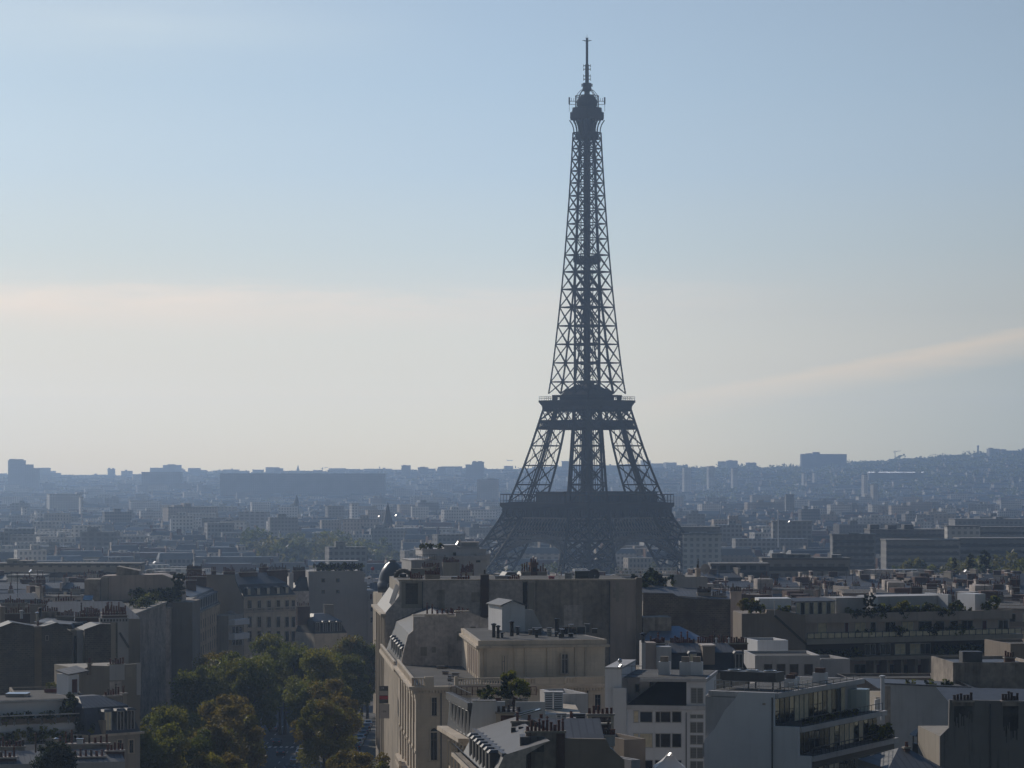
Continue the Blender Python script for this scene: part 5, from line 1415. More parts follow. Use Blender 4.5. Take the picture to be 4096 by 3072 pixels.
u1, z2 = M6.P(2626, 2585); m = MB(); m.box(M6.U(2581)[0], u1, .6, 4.2, zE6 - 3, pz(2572, 430)); M6.build(m, 'sun_tinted_wall', RENDR)  # pinkish render here stands in for sunlight on the wall
m = MB(); m.box(u1, a, .1, 5, zE6 - 3, pz(2588, 430)); M6.build(m, 'chimney_breast', WHITE2)
m = MB(); m.box(-.35, M6.U(2581)[0], -.6, 3, zE6 - 4, pz(2566, 430)); M6.build(m, 'pale_pier', WHITE2)
for (X0, X1, v, n_) in ((2600, 2660, 4, 8), (2680, 2780, 6, 12), (2790, 2900, 7, 12), (2905, 2990, 7, 9)): stack(M6, X0, X1, 2572, 2600, v, .7, BRICK, n_)
flue('black cast flue against the pale pier of the slate mansard house', 2572, 2530, 2570, 428, .25, IRON)
for X, l in ((2865, 'first'), (2915, 'second')): flue(f'small white mushroom cowl on the red pot row, {l} from the brick chimney', X, 2550, 2572, 437, .12, WHITE)
# hip roof blue zinc beyond it
H7 = Bld('blue_zinc_house', 'low house with hipped blue zinc roof in front of the dark rubble wall', 'house', 2575, 490, 2830, 491)
zE = pz(2562, 490); zr = pz(2512, 490)
m = MB(); m.box(0, H7.W, 0, 12, H7.zg, zE); H7.build(m, 'walls', GREY)
m = MB(); k = H7.W * .36; m.poly([(0, 0, zE), (H7.W, 0, zE), (H7.W - k, 6, zr), (k * .6, 6, zr)]); m.poly([(H7.W, 0, zE), (H7.W, 12, zE), (H7.W - k, 6, zr)]); m.poly([(H7.W, 12, zE), (0, 12, zE), (k * .6, 6, zr), (H7.W - k, 6, zr)]); m.poly([(0, 12, zE), (0, 0, zE), (k * .6, 6, zr)]); H7.build(m, 'roof', mat('blue_zinc', (.16, .20, .27), .5, .4, var=.2, scale=.4))
bx(H7, 'lift_box', .4, 5.2, 4, 9, zE, pz(2468, 495), DKCEM)
# dark rubble wall with its plain chimney pier
RW = Bld('rubble_wall_house', 'house end of dark brown rubble masonry with stepped zinc coping', 'house', 2572, 545, 2962, 545.8)
pr = [(2572, 2373), (2690, 2376), (2712, 2390), (2760, 2396), (2915, 2400), (2962, 2402)]
pts = [RW.P(X, Y) for X, Y in pr]
m = MB(); m.wallprof([(0, RW.zg)] + [(RW.W, RW.zg)] + pts[::-1], 0, .5); RW.build(m, 'rubble_wall', RUBBLE)
m = MB()
for (a0, z0), (a1, z1) in zip(pts, pts[1:]): m.bar((a0, .25, z0 + .08), (a1, .25, z1 + .08), .75, h=.18)
RW.build(m, 'coping', ZPLAIN)
m = MB(); m.box(0.1, RW.W - .1, .5, 13, RW.zg, pts[-1][1] - .6); RW.build(m, 'walls', CREAM)
m = MB(); m.poly([(0, .5, pts[0][1]), (RW.W, .5, pts[-1][1]), (RW.W, 13, pts[-1][1] + 1.2), (0, 13, pts[0][1] + 1.2)]); RW.build(m, 'roof', ZINC)
u0, z1 = RW.P(2922, 2365, -.3); chimney(RW, u0, RW.U(2966, -.3)[0], -.4, .5, RW.zg, z1, RENDR, 6, True)
for (X0, X1, Y, n_) in ((2790, 2845, 2370, 9), (2850, 2905, 2384, 7)): stack(RW, X0, X1, Y, 2420, 3.0, .8, DKCEM, n_, True)
# --- F: long terrace building on the right
Fb = Bld('long_terrace_block', 'long cream apartment block with planted terraces and glass balustrades', 'apartment building', 3222, 520, 4060, 537)
zp = pz(2458, 520); zb = pz(2556, 520); zc2 = pz(2578, 520); zd = pz(2640, 520)
W_ = Fb.W
m = MB(); m.box(0, W_, 1.8, 16, Fb.zg, zp - 1.0); Fb.build(m, 'walls', RENDR)
m = MB(); m.box(0, W_ - .2, .6, 1.1, zp - 1.6, zp); m.box(0, W_ - .2, 1.1, 1.8, zp - 1.6, zp - 1.15); Fb.build(m, 'roof_parapet', RENDR)
m = MB(); m.box(0, W_ + 1.5, -.4, 1.8, zc2, zb); Fb.build(m, 'balcony_slab', CREAM)
m = MB(); m.box(7.0, W_, -1.6, 1.8, zd - .3, zd + .35); Fb.build(m, 'balcony_slab', BEIGE)
m = MB(); m.box(.3, W_ + 1.5, -.3, -.2, zc2 - .05, zc2 - .01); m.box(0, W_, 1.7, 1.79, zd + .36, zc2 - .02); Fb.build(m, 'recess_back', mat('recess_shade_brown', (.09, .07, .06), .9))  # shade under the balcony slab put into a dark brown
pane_rail(Fb, [(.2, -.25), (W_ + 1.2, -.25)], zb, 1.05, 1.35, WARMP)  # panels painted with the same warm reflections
for X, wpx, st in ((3288, 34, 'band_warm'), (3386, 14, 'plain_red'), (3440, 42, 'band_warm'), (3492, 20, 'plain'), (3560, 40, 'band'), (3630, 44, 'band_warm'), (3700, 50, 'band_dark'), (3760, 30, 'band_dark'), (3815, 30, 'band'), (3868, 44, 'band'), (3937, 18, 'plain_red'), (4012, 40, 'band_blue')):
    win(Fb, X - wpx / 2, 2494 - (X - 3288) * .018, X + wpx / 2, 2545 - (X - 3288) * .018, st, 1.8)
for X in (3480, 3540, 3600, 3660, 3700, 3960): win(Fb, X - 20, 2582 - (X - 3288) * .018, X + 20, 2622 - (X - 3288) * .018, 'band_warm' if X in (3600, 3660) else 'band_blue', 1.69)
pz_ = lambda X, Y: Fb.P(X, Y, -.8)
zf = pz(2655, 515)
m = MB(); m.box(8.0, W_ * .62, -.9, 1.8, Fb.zg, pz(2840, 515)); Fb.build(m, 'lower_wall', BEIGE)
for X in (3385, 3495, 3548, 3604, 3660, 3715, 3760):
    u0, _ = Fb.P(X, 2650, -.95); m = MB(); m.box(u0, u0 + .55, -.95, 1.7, pz(2740, 515), zd - .3); Fb.build(m, 'pier', BEIGE)
for (X, st) in ((3440, 'band_dark'), (3522, 'plain_red'), (3577, 'band_dark'), (3633, 'band_blue'), (3690, 'plain_red'), (3738, 'band_dark')): win(Fb, X - 21, 2660, X + 21, 2722, st, 1.7)
m = MB(); m.box(8, W_, -1.5, -1.4, pz(2740, 512), pz(2722, 512)); Fb.build(m, 'balcony_front', DFRAME)
m = MB(); m.box(8, W_, -1.6, 1.7, pz(2744, 512) - .3, pz(2740, 512)); Fb.build(m, 'balcony_slab', BEIGE)
for X in (3440, 3522, 3577, 3633): win(Fb, X - 21, 2765, X + 21, 2830, 'band_dark', 1.7)
m = MB(); m.box(0.4, W_ - .4, 2, 15.8, zp - 1.0, zp - .9); Fb.build(m, 'roof_terrace', GRAVEL)
# penthouse walls, conservatory and planting on its roof
for (X0, X1, Y0, v, dep, mt) in ((3344, 3462, 2392, 3, 6, WHITE2), (3494, 3512, 2388, 2.5, 6, WHITE), (3510, 3790, 2386, 6, 7, WHITE2), (3792, 3806, 2378, 2.5, 8, WHITE), (3900, 3942, 2376, 3, 6, WHITE)):
    u0, z1 = Fb.P(X0, Y0, v); u1, _ = Fb.P(X1, Y0, v); bx(Fb, 'penthouse_wall', u0, u1, v, v + dep, zp - .9, z1, mt)
u0, z1 = Fb.P(3185, 2400, 2); u1, _ = Fb.P(3340, 2400, 2)
m = MB(); n_ = 9
for i in range(n_ + 1): m.box(u0 + (u1 - u0) * i / n_ - .06, u0 + (u1 - u0) * i / n_ + .06, 2, 2.12, zp - .9, z1 - .5)
m.box(u0, u1, 2, 2.12, z1 - .5, z1 - .35); Fb.build(m, 'conservatory_frame', WHITE2)
for i in range(n_):
    m = MB(); m.box(u0 + (u1 - u0) * i / n_ + .06, u0 + (u1 - u0) * (i + 1) / n_ - .06, 2.04, 2.08, zp - .9, z1 - .5); Fb.build(m, 'conservatory_pane', [WARMP, GLASS, WARMP, GLASSB][(i * 5) % 4])
m = MB(); m.hexa([(u0 - .3, 1.7, z1 - .35), (u1 + .3, 1.7, z1 - .35), (u1 + .3, 6, z1 + .1), (u0 - .3, 6, z1 + .1), (u0 - .3, 1.7, z1 - .25), (u1 + .3, 1.7, z1 - .25), (u1 + .3, 6, z1 + .2), (u0 - .3, 6, z1 + .2)]); Fb.build(m, 'conservatory_roof', ZINC)
for i, X in enumerate((3400, 3530, 3556, 3580, 3602, 3640, 3668, 3690, 3716, 3742, 3824, 3846, 3870)):
    u, _ = Fb.U(X, 1.6); put_shrub(['goldshrub0', 'shrub0', 'shrub1', 'shrub2', 'goldshrub1'][i % 5], Fb, u, 1.6 + (i % 3) * .4, zp - .9, 'terrace bush growing along the roof parapet of the long cream block', 1.25 + .3 * (i % 3), 'bushes on the long block roof')
for i, X in enumerate((3420, 3455, 3490, 3520, 3610, 3760, 3790)):
    u, _ = Fb.U(X, 1.3); put_shrub('hedge', Fb, u, 1.35, zp - 1.0, 'clipped dark hedge unit behind the long block parapet', 1.1, 'hedge units on the long block')
for i, X in enumerate((3462, 3488)): put_shrub('cypress', Fb, Fb.U(X, 2.2)[0], 2.2, zp - .9, ['slim dark cypress against the white penthouse wall', 'second slim cypress standing beside its twin on the long block roof'][i], 1.25, name='cypress', cat='tree')
put_shrub('goldshrub0', Fb, Fb.U(3966, 2)[0], 2.0, zp - .9, 'bright yellow-green bush at the far end of the long block roof', 2.2)
for i, X in enumerate((3430, 3475, 3590, 3625, 3700, 3720, 3745, 3800, 3830, 3860, 3885)):
    put_shrub(['shrub0', 'shrub1', 'hedge'][i % 3], Fb, Fb.U(X, .6)[0], .7, zb, 'potted shrub on the glass-fronted balcony of the long block', .9 + .25 * (i % 3), 'shrubs on the glass balcony')
for i, X in enumerate((3280, 3310, 3340, 3370, 3400, 3430, 3770, 3800, 3830, 3860, 3890, 3915, 3940)):
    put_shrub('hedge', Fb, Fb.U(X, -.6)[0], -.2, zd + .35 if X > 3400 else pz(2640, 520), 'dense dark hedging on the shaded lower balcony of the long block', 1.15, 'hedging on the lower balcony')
# blank side building of F with the diagonal gutter
Fs = Bld('blank_side_house', 'beige blank-sided house with black gutter running diagonally down its wall', 'house', 2967, 515, 3222, 515.6)
zq = pz(2455, 515); m = MB()
m.wallprof([(0, Fs.zg), (Fs.W, Fs.zg), (Fs.W, Fs.P(3222, 2462)[1]), (Fs.U(3110)[0], Fs.P(3110, 2440)[1]), (Fs.U(3070)[0], Fs.P(3070, 2440)[1]), (Fs.U(3068)[0], zq), (0, zq)], 0, 12); Fs.build(m, 'walls', BEIGE)
p, q = Fs.P(3099, 2462, -.1), Fs.P(3226, 2578, -.1); m = MB(); m.bar((p[0], -.1, p[1]), (q[0], -.1, q[1]), .35); Fs.build(m, 'diagonal_gutter', IRON)
p = Fs.P(3098, 2402, -.1); m = MB(); m.bar((p[0], -.1, p[1]), (Fs.U(3098)[0], -.1, Fs.P(3098, 2460)[1]), .16); Fs.build(m, 'downpipe', WHITE2)
u0, z1 = Fs.P(3035, 2394, 4); bx(Fs, 'penthouse', u0, Fs.U(3165, 4)[0], 4, 9, zq - .5, z1, WHITE)
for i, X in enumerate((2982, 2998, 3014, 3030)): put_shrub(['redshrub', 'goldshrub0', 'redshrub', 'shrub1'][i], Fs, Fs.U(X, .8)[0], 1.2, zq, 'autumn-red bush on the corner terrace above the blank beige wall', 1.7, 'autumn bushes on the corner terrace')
for i, X in enumerate((3128, 3150)): put_shrub('shrub1', Fs, Fs.U(X, .8)[0], .8, pz(2450, 517), 'round green bush beside the conservatory above the diagonal gutter', 1.0, 'bushes by the conservatory')
# white low wings in front of F
Wg = flat('white_low_wing', 'white low wing with four narrow windows and rounded parapet', 3020, 462, 3280, 462.6, 12, 2622, WHITE2, BITUM)
for X in (3072, 3124, 3176, 3234): win(Wg, X - 16, 2656, X + 16, 2700, 'band_dark')
Wh = flat('white_shed_wing', 'white windowless upper shed with brown flat roof edge', 3030, 478, 3152, 479, 8, 2562, WHITE, mat('brown_felt', (.08, .05, .04), .9))
rail(Wg, [(Wg.U(2990)[0], -.2), (0, -.2)], Wg.z - 3, 1.0)
Wi = flat('white_rounded_wing', 'plain white wing joining the low wing to the long block', 3282, 470, 3400, 471, 10, 2636, WHITE2, BITUM)
Wj = flat('beige_balcony_house', 'beige house with recessed balconies under the long terrace block', 3390, 455, 3780, 456, 10, 2712, BEIGE, BITUM)
for X in (3430, 3500, 3570, 3640, 3710): win(Wj, X - 20, 2770, X + 20, 2830, 'band_dark')
# grey houses at the far right
G1 = flat('grey_render_house', 'grey rendered house with long flat parapet and small dormer box', 3812, 402, 4140, 402.8, 14, 2650, DKCEM, ZPLAIN)
bx(G1, 'dormer_box', 1.5, 4.2, .8, 3, G1.z - .4, G1.z + 1.4, ZPLAIN)
for X, l in ((3980, 'grey chimney with mushroom cowl on the flat parapet house'), (4060, 'brown chimney on the flat parapet house at the frame edge')): pass
stack(G1, 4020, 4060, 2628, 2660, 2, .7, BRICK, 4)
G2 = flat('tall_grey_pier_house', 'narrow tall brownish house end at the picture edge behind the flat parapet house', 4042, 440, 4200, 441, 12, 2575, BEIGE, GRAVEL)
# --- R2 white blank wall with flue, R3 grey wall with sooty flues
R2 = Bld('white_gable_house', 'house with broad white blank gable and tall white flue at its edge', 'house', 3500, 392, 3888, 392.8)
p1, p2, p3, p4 = R2.P(3530, 2736), R2.P(3885, 2752), R2.P(3888, 2775), R2.P(3484, 2795)
m = MB(); m.wallprof([(0, R2.zg), (R2.W, R2.zg), (R2.W, p2[1]), (p1[0], p1[1]), (p1[0], R2.P(3530, 2790)[1]), (0, R2.P(3500, 2800)[1])], 0, .5); R2.build(m, 'gable_wall', WHITE2)
m = MB(); m.box(.2, R2.W, .5, 12, R2.zg, p2[1] - 1.2); R2.build(m, 'walls', CREAM)
panel(R2, 3540, 2745, 3562, 3060, .04, DKCEM, 'dark_wall_strip')  # darker strip of wall right of the flue
m = MB(); m.bar((p1[0], .2, p1[1] + .08), (p2[0], .2, p2[1] + .08), .7, h=.18); R2.build(m, 'coping', ZPLAIN)
m = MB(); m.poly([(R2.W, .5, p2[1]), (R2.W + 7, .5, p2[1] - 3), (R2.W + 7, 12, p2[1] - 2), (R2.W, 12, p2[1] + .5)]); m.poly([(.5, .5, p1[1] - .6), (R2.W, .5, p2[1] - .3), (R2.W, 12, p2[1]), (.5, 12, p1[1])]); R2.build(m, 'roof', ZPLAIN)
flue('tall white flue pipe at the edge of the white blank gable', 3530, 2700, 2880, 390, .26, WHITE)
for i, X in enumerate((3640, 3720, 3790)): put_shrub('shrub1', R2, R2.U(X, 3)[0], 3, p2[1] - .3, 'dark roof garden bush behind the white blank gable', 1.0, 'roof bushes behind the white gable')
R3 = Bld('sooty_flue_house', 'grey rendered house end streaked with soot below two rows of flues', 'house', 3760, 326, 4180, 326.5)
pr = [(3760, 2945), (3796, 2910), (3798, 2799), (4180, 2806)]
pts = [R3.P(X, Y) for X, Y in pr]
SOOT = mat('sooty_render', (0.30, 0.285, 0.28), .92, var=.3, scale=.1, streak=.8, bump=.2)
m = MB(); m.wallprof([(0, R3.zg), (R3.W, R3.zg)] + pts[::-1], 0, .5); R3.build(m, 'end_wall', SOOT)
m = MB(); m.box(.1, R3.W, .5, 14, R3.zg, pts[1][1] - 1); R3.build(m, 'walls', CREAM)
m = MB(); m.poly([(pts[2][0], .5, pts[2][1] - .3), (R3.W, .5, pts[3][1] - .3), (R3.W, 8, pts[3][1] + .8), (pts[2][0], 8, pts[2][1] + .8)]); R3.build(m, 'roof', ZPLAIN)
stk = mat('soot_stain', (.035, .032, .032), .95, var=.5, scale=.4, col2=(.16, .155, .15))
for (X0, X1, YB) in ((3817, 3890, 2900), (4012, 4074, 2945)):
    u0, z1 = R3.P(X0, 2806, -.08); u1, _ = R3.P(X1, 2806, -.08)
    rg = random.Random(X0); m = MB(); n_ = 18; zb_ = R3.Zat(YB, u0, -.06)
    for i in range(n_):
        a0, a1 = u0 + (u1 - u0) * i / n_, u0 + (u1 - u0) * (i + 1) / n_; m.box(a0, a1, -.012 - .002 * (i % 3), -.002, zb_ + rg.uniform(-.8, 1.6), z1 - .1)
    R3.build(m, 'soot_streak', stk)
    chimney(R3, u0 - .1, u1 + .1, -.1, .55, z1 - .5, z1 + .1, DKCEM, 6, True)
# R4: small zinc roofs at the bottom right
R4 = Bld('zinc_hip_house', 'low house with seamed zinc hip roofs and one red-potted chimney', 'house', 3560, 322, 3760, 323)
zE = pz(3075, 322); zr = pz(3010, 322)
m = MB(); m.box(0, R4.W, 0, 12, R4.zg, zE); R4.build(m, 'walls', CREAM)
m = MB(); k = R4.W; m.poly([(-.3, -.3, zE), (k + .3, -.3, zE), (k * .62, 5, zr), (k * .45, 5, zr)]); m.poly([(k + .3, -.3, zE), (k + .3, 11, zE), (k * .62, 5, zr)]); m.poly([(-.3, 11, zE), (-.3, -.3, zE), (k * .45, 5, zr)]); m.poly([(k + .3, 11, zE), (-.3, 11, zE), (k * .45, 5, zr), (k * .62, 5, zr)]); R4.build(m, 'roof', ZINC)
stack(R4, 3620, 3640, 2988, 3050, 4, .7, BRICK, 1)
L4 = Bld('lantern_pavilion', 'small dark roof lantern with faceted zinc cap and open glazed sides', 'roof lantern', 3667, 345, 3742, 345.3, zg=pz(3075, 345))
z0, z1, z2 = pz(2978, 345), pz(2945, 345), pz(2918, 345); w = L4.W
m = MB(); m.box(0.1, w - .1, 0, w, L4.zg, z0); L4.build(m, 'base', SLATE)
m = MB(); [m.box(a, a + .14, b, b + .14, z0, z1) for a in (.1, w * .5, w - .24) for b in (0.05, w - .2)]; L4.build(m, 'posts', DFRAME)
m = MB(); m.frus(-.25, w + .25, -.3, w + .2, z1, w * .2, w * .8, w * .3, w * .7, z2); L4.build(m, 'cap', ZPLAIN)

for Bq, X, Y0 in ((S, 3090, 2790), (R2, 3860, 2770), (R3, 3960, 2815), (E, 2745, 2850)):
    u, z = Bq.P(X, Y0); m = MB(); m.box(u - .06, u + .06, -.17, -.03, Bq.zg, z); Bq.build(m, 'downpipe', ZPLAIN)
# ------------------------------------------------------------------ roofs at the bottom centre
G = Bld('tall_mansard_house', 'tall mansard house with white party wall and railed roof terrace of potted plants', 'house', 1876, 330, 2330, 330.3)
zE = G.P(1876, 2955)[1]; zT = G.P(1892, 2806)[1]; dvg = -.14
pr = [G.P(1876, 2955), G.P(1887, 2840), G.P(1892, 2806)]
u2 = G.U(2020)[0]; uR = G.U(2170)[0]
m = MB(); m.wallprof([(0, G.zg), (G.W, G.zg), (G.W, zT - 1.4), (uR, zT - 1.4), (uR, zT - .9), (u2, zT - .9), (u2, zT)] + pr[::-1], 0, .45); G.build(m, 'party_wall', WHITE)
m = MB(); m.box(pr[2][0] - .1, u2 - 1.0, -.12, .6, zT, zT + .14); G.build(m, 'coping', WHITE2)
LG = 17.0
m = MB(); m.prism([(0, .45), (G.W, .45), (G.W, LG), (dvg * LG, LG)], G.zg, zE); m.prism([(2.2, .45), (G.W - .2, .45), (G.W - .2, LG), (2.2 + dvg * LG, LG)], zE, zT - 1.4); G.build(m, 'walls', STONE)
m = MB(); m.prism([(-1.2, .2), (.4, .2), (.4 + dvg * LG, LG), (-1.2 + dvg * LG, LG)], zE - .45, zE); m.prism([(-.7, .25), (.4, .25), (.4 + dvg * LG, LG), (-.7 + dvg * LG, LG)], zE - .8, zE - .45); G.build(m, 'cornice', STONE2)
uM = pr[1][0]; zM = pr[1][1]
m = MB(); m.poly([(0.05, .45, zE), (dvg * LG, LG, zE), (uM + dvg * LG, LG, zM), (uM, .45, zM)]); G.build(m, 'mansard_slope', SLATE)
for i in range(6):
    v = 1.6 + i * 2.6; dormer(G.root, .12 + dvg * v, v, zE + .1 - G.zg, 1.35, zM - zE - .3, 1.4, 'zinc', R(-90) + .14)
m = MB(); m.bar((uM - .1, .45, zM + .35), (uM - .1 + dvg * LG, LG, zM + .35), .75, h=.8); G.build(m, 'zinc_roll', ZPLAIN)
m = MB(); m.prism([(uM, .5), (u2 + 2, .5), (u2 + 2, LG), (uM + dvg * LG, LG)], zT - .95, zT - .85); G.build(m, 'terrace_floor', GRAVEL)
rail(G, [(uM - .1, .5), (uM - .1 + dvg * LG, LG)], zM + .7, 1.1, step=.8)
rail(G, [(pr[2][0] + dvg * LG, LG), (u2 + 4, LG)], zT - .6, 1.0, step=.6, mt=REDWOOD, t=.09)
for i in range(6):
    v = 2.2 + i * 2.6; window(G.root, dvg * v - .03, v, zE - 4.4 - G.zg, 1.15, 2.8, 'side', R(-90) + .14)
m = MB()
for i in range(7): v = .9 + i * 2.6; m.box(dvg * v - .08, dvg * v + .05, v - .45, v + .45, 4, zE - .85)
G.build(m, 'pilaster_order', STONE2)
for i, (X, k, s) in enumerate(((1958, 'shrub0', 1.1), (1930, 'shrub2', .8), (1995, 'shrub1', .9), (2020, 'cypress', .8), (2035, 'shrub0', 1.3), (2055, 'goldshrub0', 2.0), (2075, 'goldshrub1', 1.4), (2098, 'shrub1', 1.0))):
    v = 5 + (i % 3) * 1.2; u = G.U(X, v)[0]
    lab = ['feathery young tree in a pale tub on the railed roof terrace', 'low plant nearest the terrace railing in a grey tub', 'round shrub in a clay tub midway along the roof terrace', 'dark narrow conifer among the roof terrace tubs', 'full round bush beside the dark conifer on the roof terrace', 'tall golden-brown tree at the rear of the roof terrace', 'bushy bronze shrub right of the golden-brown terrace tree', 'last green shrub of the roof terrace row'][i]
    q = on(G, u, v) if 'on' in globals() else None
    pt = thing('planter', 'grey square planter tub under the ' + lab.split(' in ')[0].split(' among ')[0].split(' at ')[0].split(' beside ')[0].split(' right ')[0].split(' of ')[0].split(' nearest ')[0], 'planter', (*[*(G.o + G.u * u + G.vd * v)], zT - .85), G.rz, 'planters on the roof terrace')
    m = MB(); m.frus(-.35, .35, -.35, .35, 0, -.42, .42, -.42, .42, .7); m.build('tub', [CREAM, GREY, POT][i % 3], pt)
    m = MB(); m.box(-.34, .34, -.34, .34, .7, .72); m.build('soil', BARK, pt)
    x, y = G.o + G.u * u + G.vd * v; tree('potted_plant', k, x, y, zT - .15, lab, None, s, i * 1.1, 'plant')
for (X0, X1, Y, YB, v, n_) in ((1985, 2085, 2849, 2905, -1.5, 5), (2350, 2455, 2856, 2930, -2.5, 6)):
    u0, z1 = G.P(X0, Y, v); u1, _ = G.P(X1, Y, v); z0 = G.Zat(YB, u0, v); chimney(G, u0, u1, v, v + .9, z0 - 3, z1, STONE2, n_, n_ == 5)
    m = MB(); m.box(u0 + .5, u1 - .35, v - .05, v - .01, z0 - .3, z1 - .35); G.build(m, 'sooty_brick_face', BRICK)
m = MB(); u0, z1 = G.P(2062, 2806, .2); u1, _ = G.P(2180, 2806, .2); m.box(u0, u1, -.3, -.01, zT - 4, z1); G.build(m, 'white_upstand', WHITE)
for i, (X0, X1) in enumerate(((2178, 2212), (2214, 2252))):
    roofbox('duct_casing', ['tall white duct casing standing on the mansard house, nearer the potted plants', 'second tall white duct casing, nearer the stone attic'][i], 'duct', X0, X1, 2768, 2848, 336 + i * .4, 2.0, WHITE, WHITE2)
W3 = flat('pale_back_house', 'plain pale rear house wall between white duct casings and the stone mansion', 2250, 345, 2352, 346, 8, 2776, WHITE2, ZPLAIN)
o = thing('roof_glazing', 'tilted glass roof light flap standing open among the zinc roofs', 'roof light', (px(2120, 322), 322, pz(2862, 322)), .2)
m = MB(); m.hexa([(-1.4, 0, -.1), (1.4, .6, .5), (1.4, 2.2, .5), (-1.4, 1.6, -.1), (-1.4, 0, 0), (1.4, .6, .6), (1.4, 2.2, .6), (-1.4, 1.6, 0)]); m.build('pane', GLASSB, o); m = MB(); m.bar((-1.4, 0, 0), (1.4, .6, .62), .08); m.bar((-1.4, 1.6, 0), (1.4, 2.2, .62), .08); m.build('frame', STEEL, o)
# zinc-roofed range in front
G2 = Bld('zinc_mansard_range', 'zinc mansard range with a raking row of seven dormers over the avenue', 'house', 1958, 296, 2104, 296.06)
dv2 = -.10; LG = 29.0
zE = pz(3010, 325); zM = zE + 2.5; zR = zE + 3.9
m = MB(); m.prism([(0, 0), (G2.W, 0), (G2.W, LG), (dv2 * LG, LG)], G2.zg, zE); G2.build(m, 'walls', STONE)
m = MB(); m.prism([(-1.0, -.1), (.3, -.1), (.3 + dv2 * LG, LG), (-1.0 + dv2 * LG, LG)], zE - .35, zE); G2.build(m, 'cornice', STONE2)
m = MB(); m.poly([(0.3, 0, zE), (.3 + dv2 * LG, LG, zE), (1.6 + dv2 * LG, LG, zM), (1.6, 0, zM)]); G2.build(m, 'mansard_slope', ZPLAIN)
m = MB(); m.poly([(1.5, 0, zM), (1.5 + dv2 * LG, LG, zM), (6.0 + dv2 * LG, LG, zR), (6.0, 0, zR)]); m.poly([(6.0, 0, zR), (6.0 + dv2 * LG, LG, zR), (G2.W + 3, LG, zR - 1), (G2.W, 0, zR - 1.4)]); G2.build(m, 'zinc_top', ZINCY)
m = MB(); m.bar((1.45, 0, zM), (1.45 + dv2 * LG, LG, zM), .45, h=.3); G2.build(m, 'zinc_roll', ZPLAIN)
m = MB(); m.poly([(0, 0, G2.zg), (G2.W, 0, G2.zg), (G2.W, 0, zR - 1.4), (6, 0, zR), (1.5, 0, zM), (.3, 0, zE), (0, 0, zE)]); G2.build(m, 'end_wall', GREY)
for i in range(7):
    v = 4.0 + i * 3.2; dormer(G2.root, .4 + dv2 * v, v, zE + .05 - G2.zg, 1.3, 2.3, 2.0, 'zinc_warm' if i % 2 else 'zinc', R(-90) + .1)
rail(G2, [(-.8, 0), (-.8 + dv2 * LG, LG)], zE, 1.0, step=1.0)
for i in range(9): v = 2 + i * 3.0; window(G2.root, dv2 * v - .03, v, zE - 4.2 - G2.zg, 1.15, 2.7, 'side', R(-90) + .1)
m = MB()
for (v, h) in ((3, 1.5),): m.box(3.4 + dv2 * v, 5.8 + dv2 * v, v, v + 3.4, zM, zM + h)
G2.build(m, 'zinc_dormer_box', ZINC)
u0, z1 = G2.P(2046, 2884, 21); chimney(G2, u0, u0 + 3.8, 21, 21.8, zM, z1, BEIGE, 3)
for i in range(4): u = 2.4 + i * .8; bx(G2, 'roof_hatch', u, u + .5, 16 + i, 16.6 + i, zM + .8, zM + 1.3, GLASSB)
# H: blank grey wall with chimneys
Hh = Bld('grey_end_house', 'house end with stained cement chimney breast beside a plain brown-grey wall', 'house', 2104, 300, 2498, 300.5)
pts = [Hh.P(X, Y) for X, Y in ((2104, 2930), (2260, 2930), (2262, 2953), (2424, 2956), (2440, 2990), (2462, 3010), (2498, 3040))]
m = MB(); m.wallprof([(0, Hh.zg), (Hh.W, Hh.zg)] + pts[::-1], 0, .5); Hh.build(m, 'end_wall', BEIGE)
m = MB(); u1 = pts[1][0]; m.box(.9, u1 - .9, -.08, -.002, Hh.zg, pts[0][1] - .1); Hh.build(m, 'render_panel', DKCEM); m = MB(); m.box(u1 - .88, u1 - .05, -.3, -.002, Hh.zg, pts[0][1] - .1); m.box(.2, .5, -.25, -.002, Hh.zg, pts[0][1] - .05); Hh.build(m, 'flue_strip', BRICK)
chimney(Hh, 0, u1, .02, .9, pts[0][1] - 1.5, pts[0][1] + .12, DKCEM, 10)
m = MB(); m.box(.1, Hh.W - 2.5, .5, 16, Hh.zg, pts[2][1] - 1.0); Hh.build(m, 'walls', CREAM)
m = MB(); zz = pts[2][1]; m.poly([(u1, .5, zz - .2), (Hh.W - 2, .5, zz - .2), (Hh.W - 2, 6, zz + 1.5), (u1 - 3, 6, zz + 1.5)]); m.poly([(0, .9, zz - .1), (u1, .9, zz - .1), (u1, 8, zz + 1.2), (0, 8, zz + .2)]); m.poly([(u1 - 3, 6, zz + 1.5), (Hh.W - 2, 6, zz + 1.5), (Hh.W - 2, 14, zz), (u1 - 3, 14, zz)]); Hh.build(m, 'roof', ZINC)
m = MB(); m.hexa([(Hh.W - 2.6, .5, pts[3][1] - 4), (Hh.W - .1, .5, pts[3][1] - 4), (Hh.W - .1, 8, pts[3][1] - 4), (Hh.W - 2.6, 8, pts[3][1] - 4), (Hh.W - 2.6, .5, pts[3][1] - .4), (Hh.W - .6, .5, pts[4][1] - .8), (Hh.W - .6, 8, pts[4][1] - .8), (Hh.W - 2.6, 8, pts[3][1] - .4)]); Hh.build(m, 'mansard_slope', ZPLAIN)
for (X0, X1, Y, YB, v, n_) in ((2272, 2300, 2872, 2905, 10, 2), (2420, 2460, 2940, 2965, 2.5, 4), (2362, 2440, 2893, 2920, 12, 0)): stack(Hh, X0, X1, Y, YB + 20, v, .8, [WHITE2, BRICK][v > 11], n_)
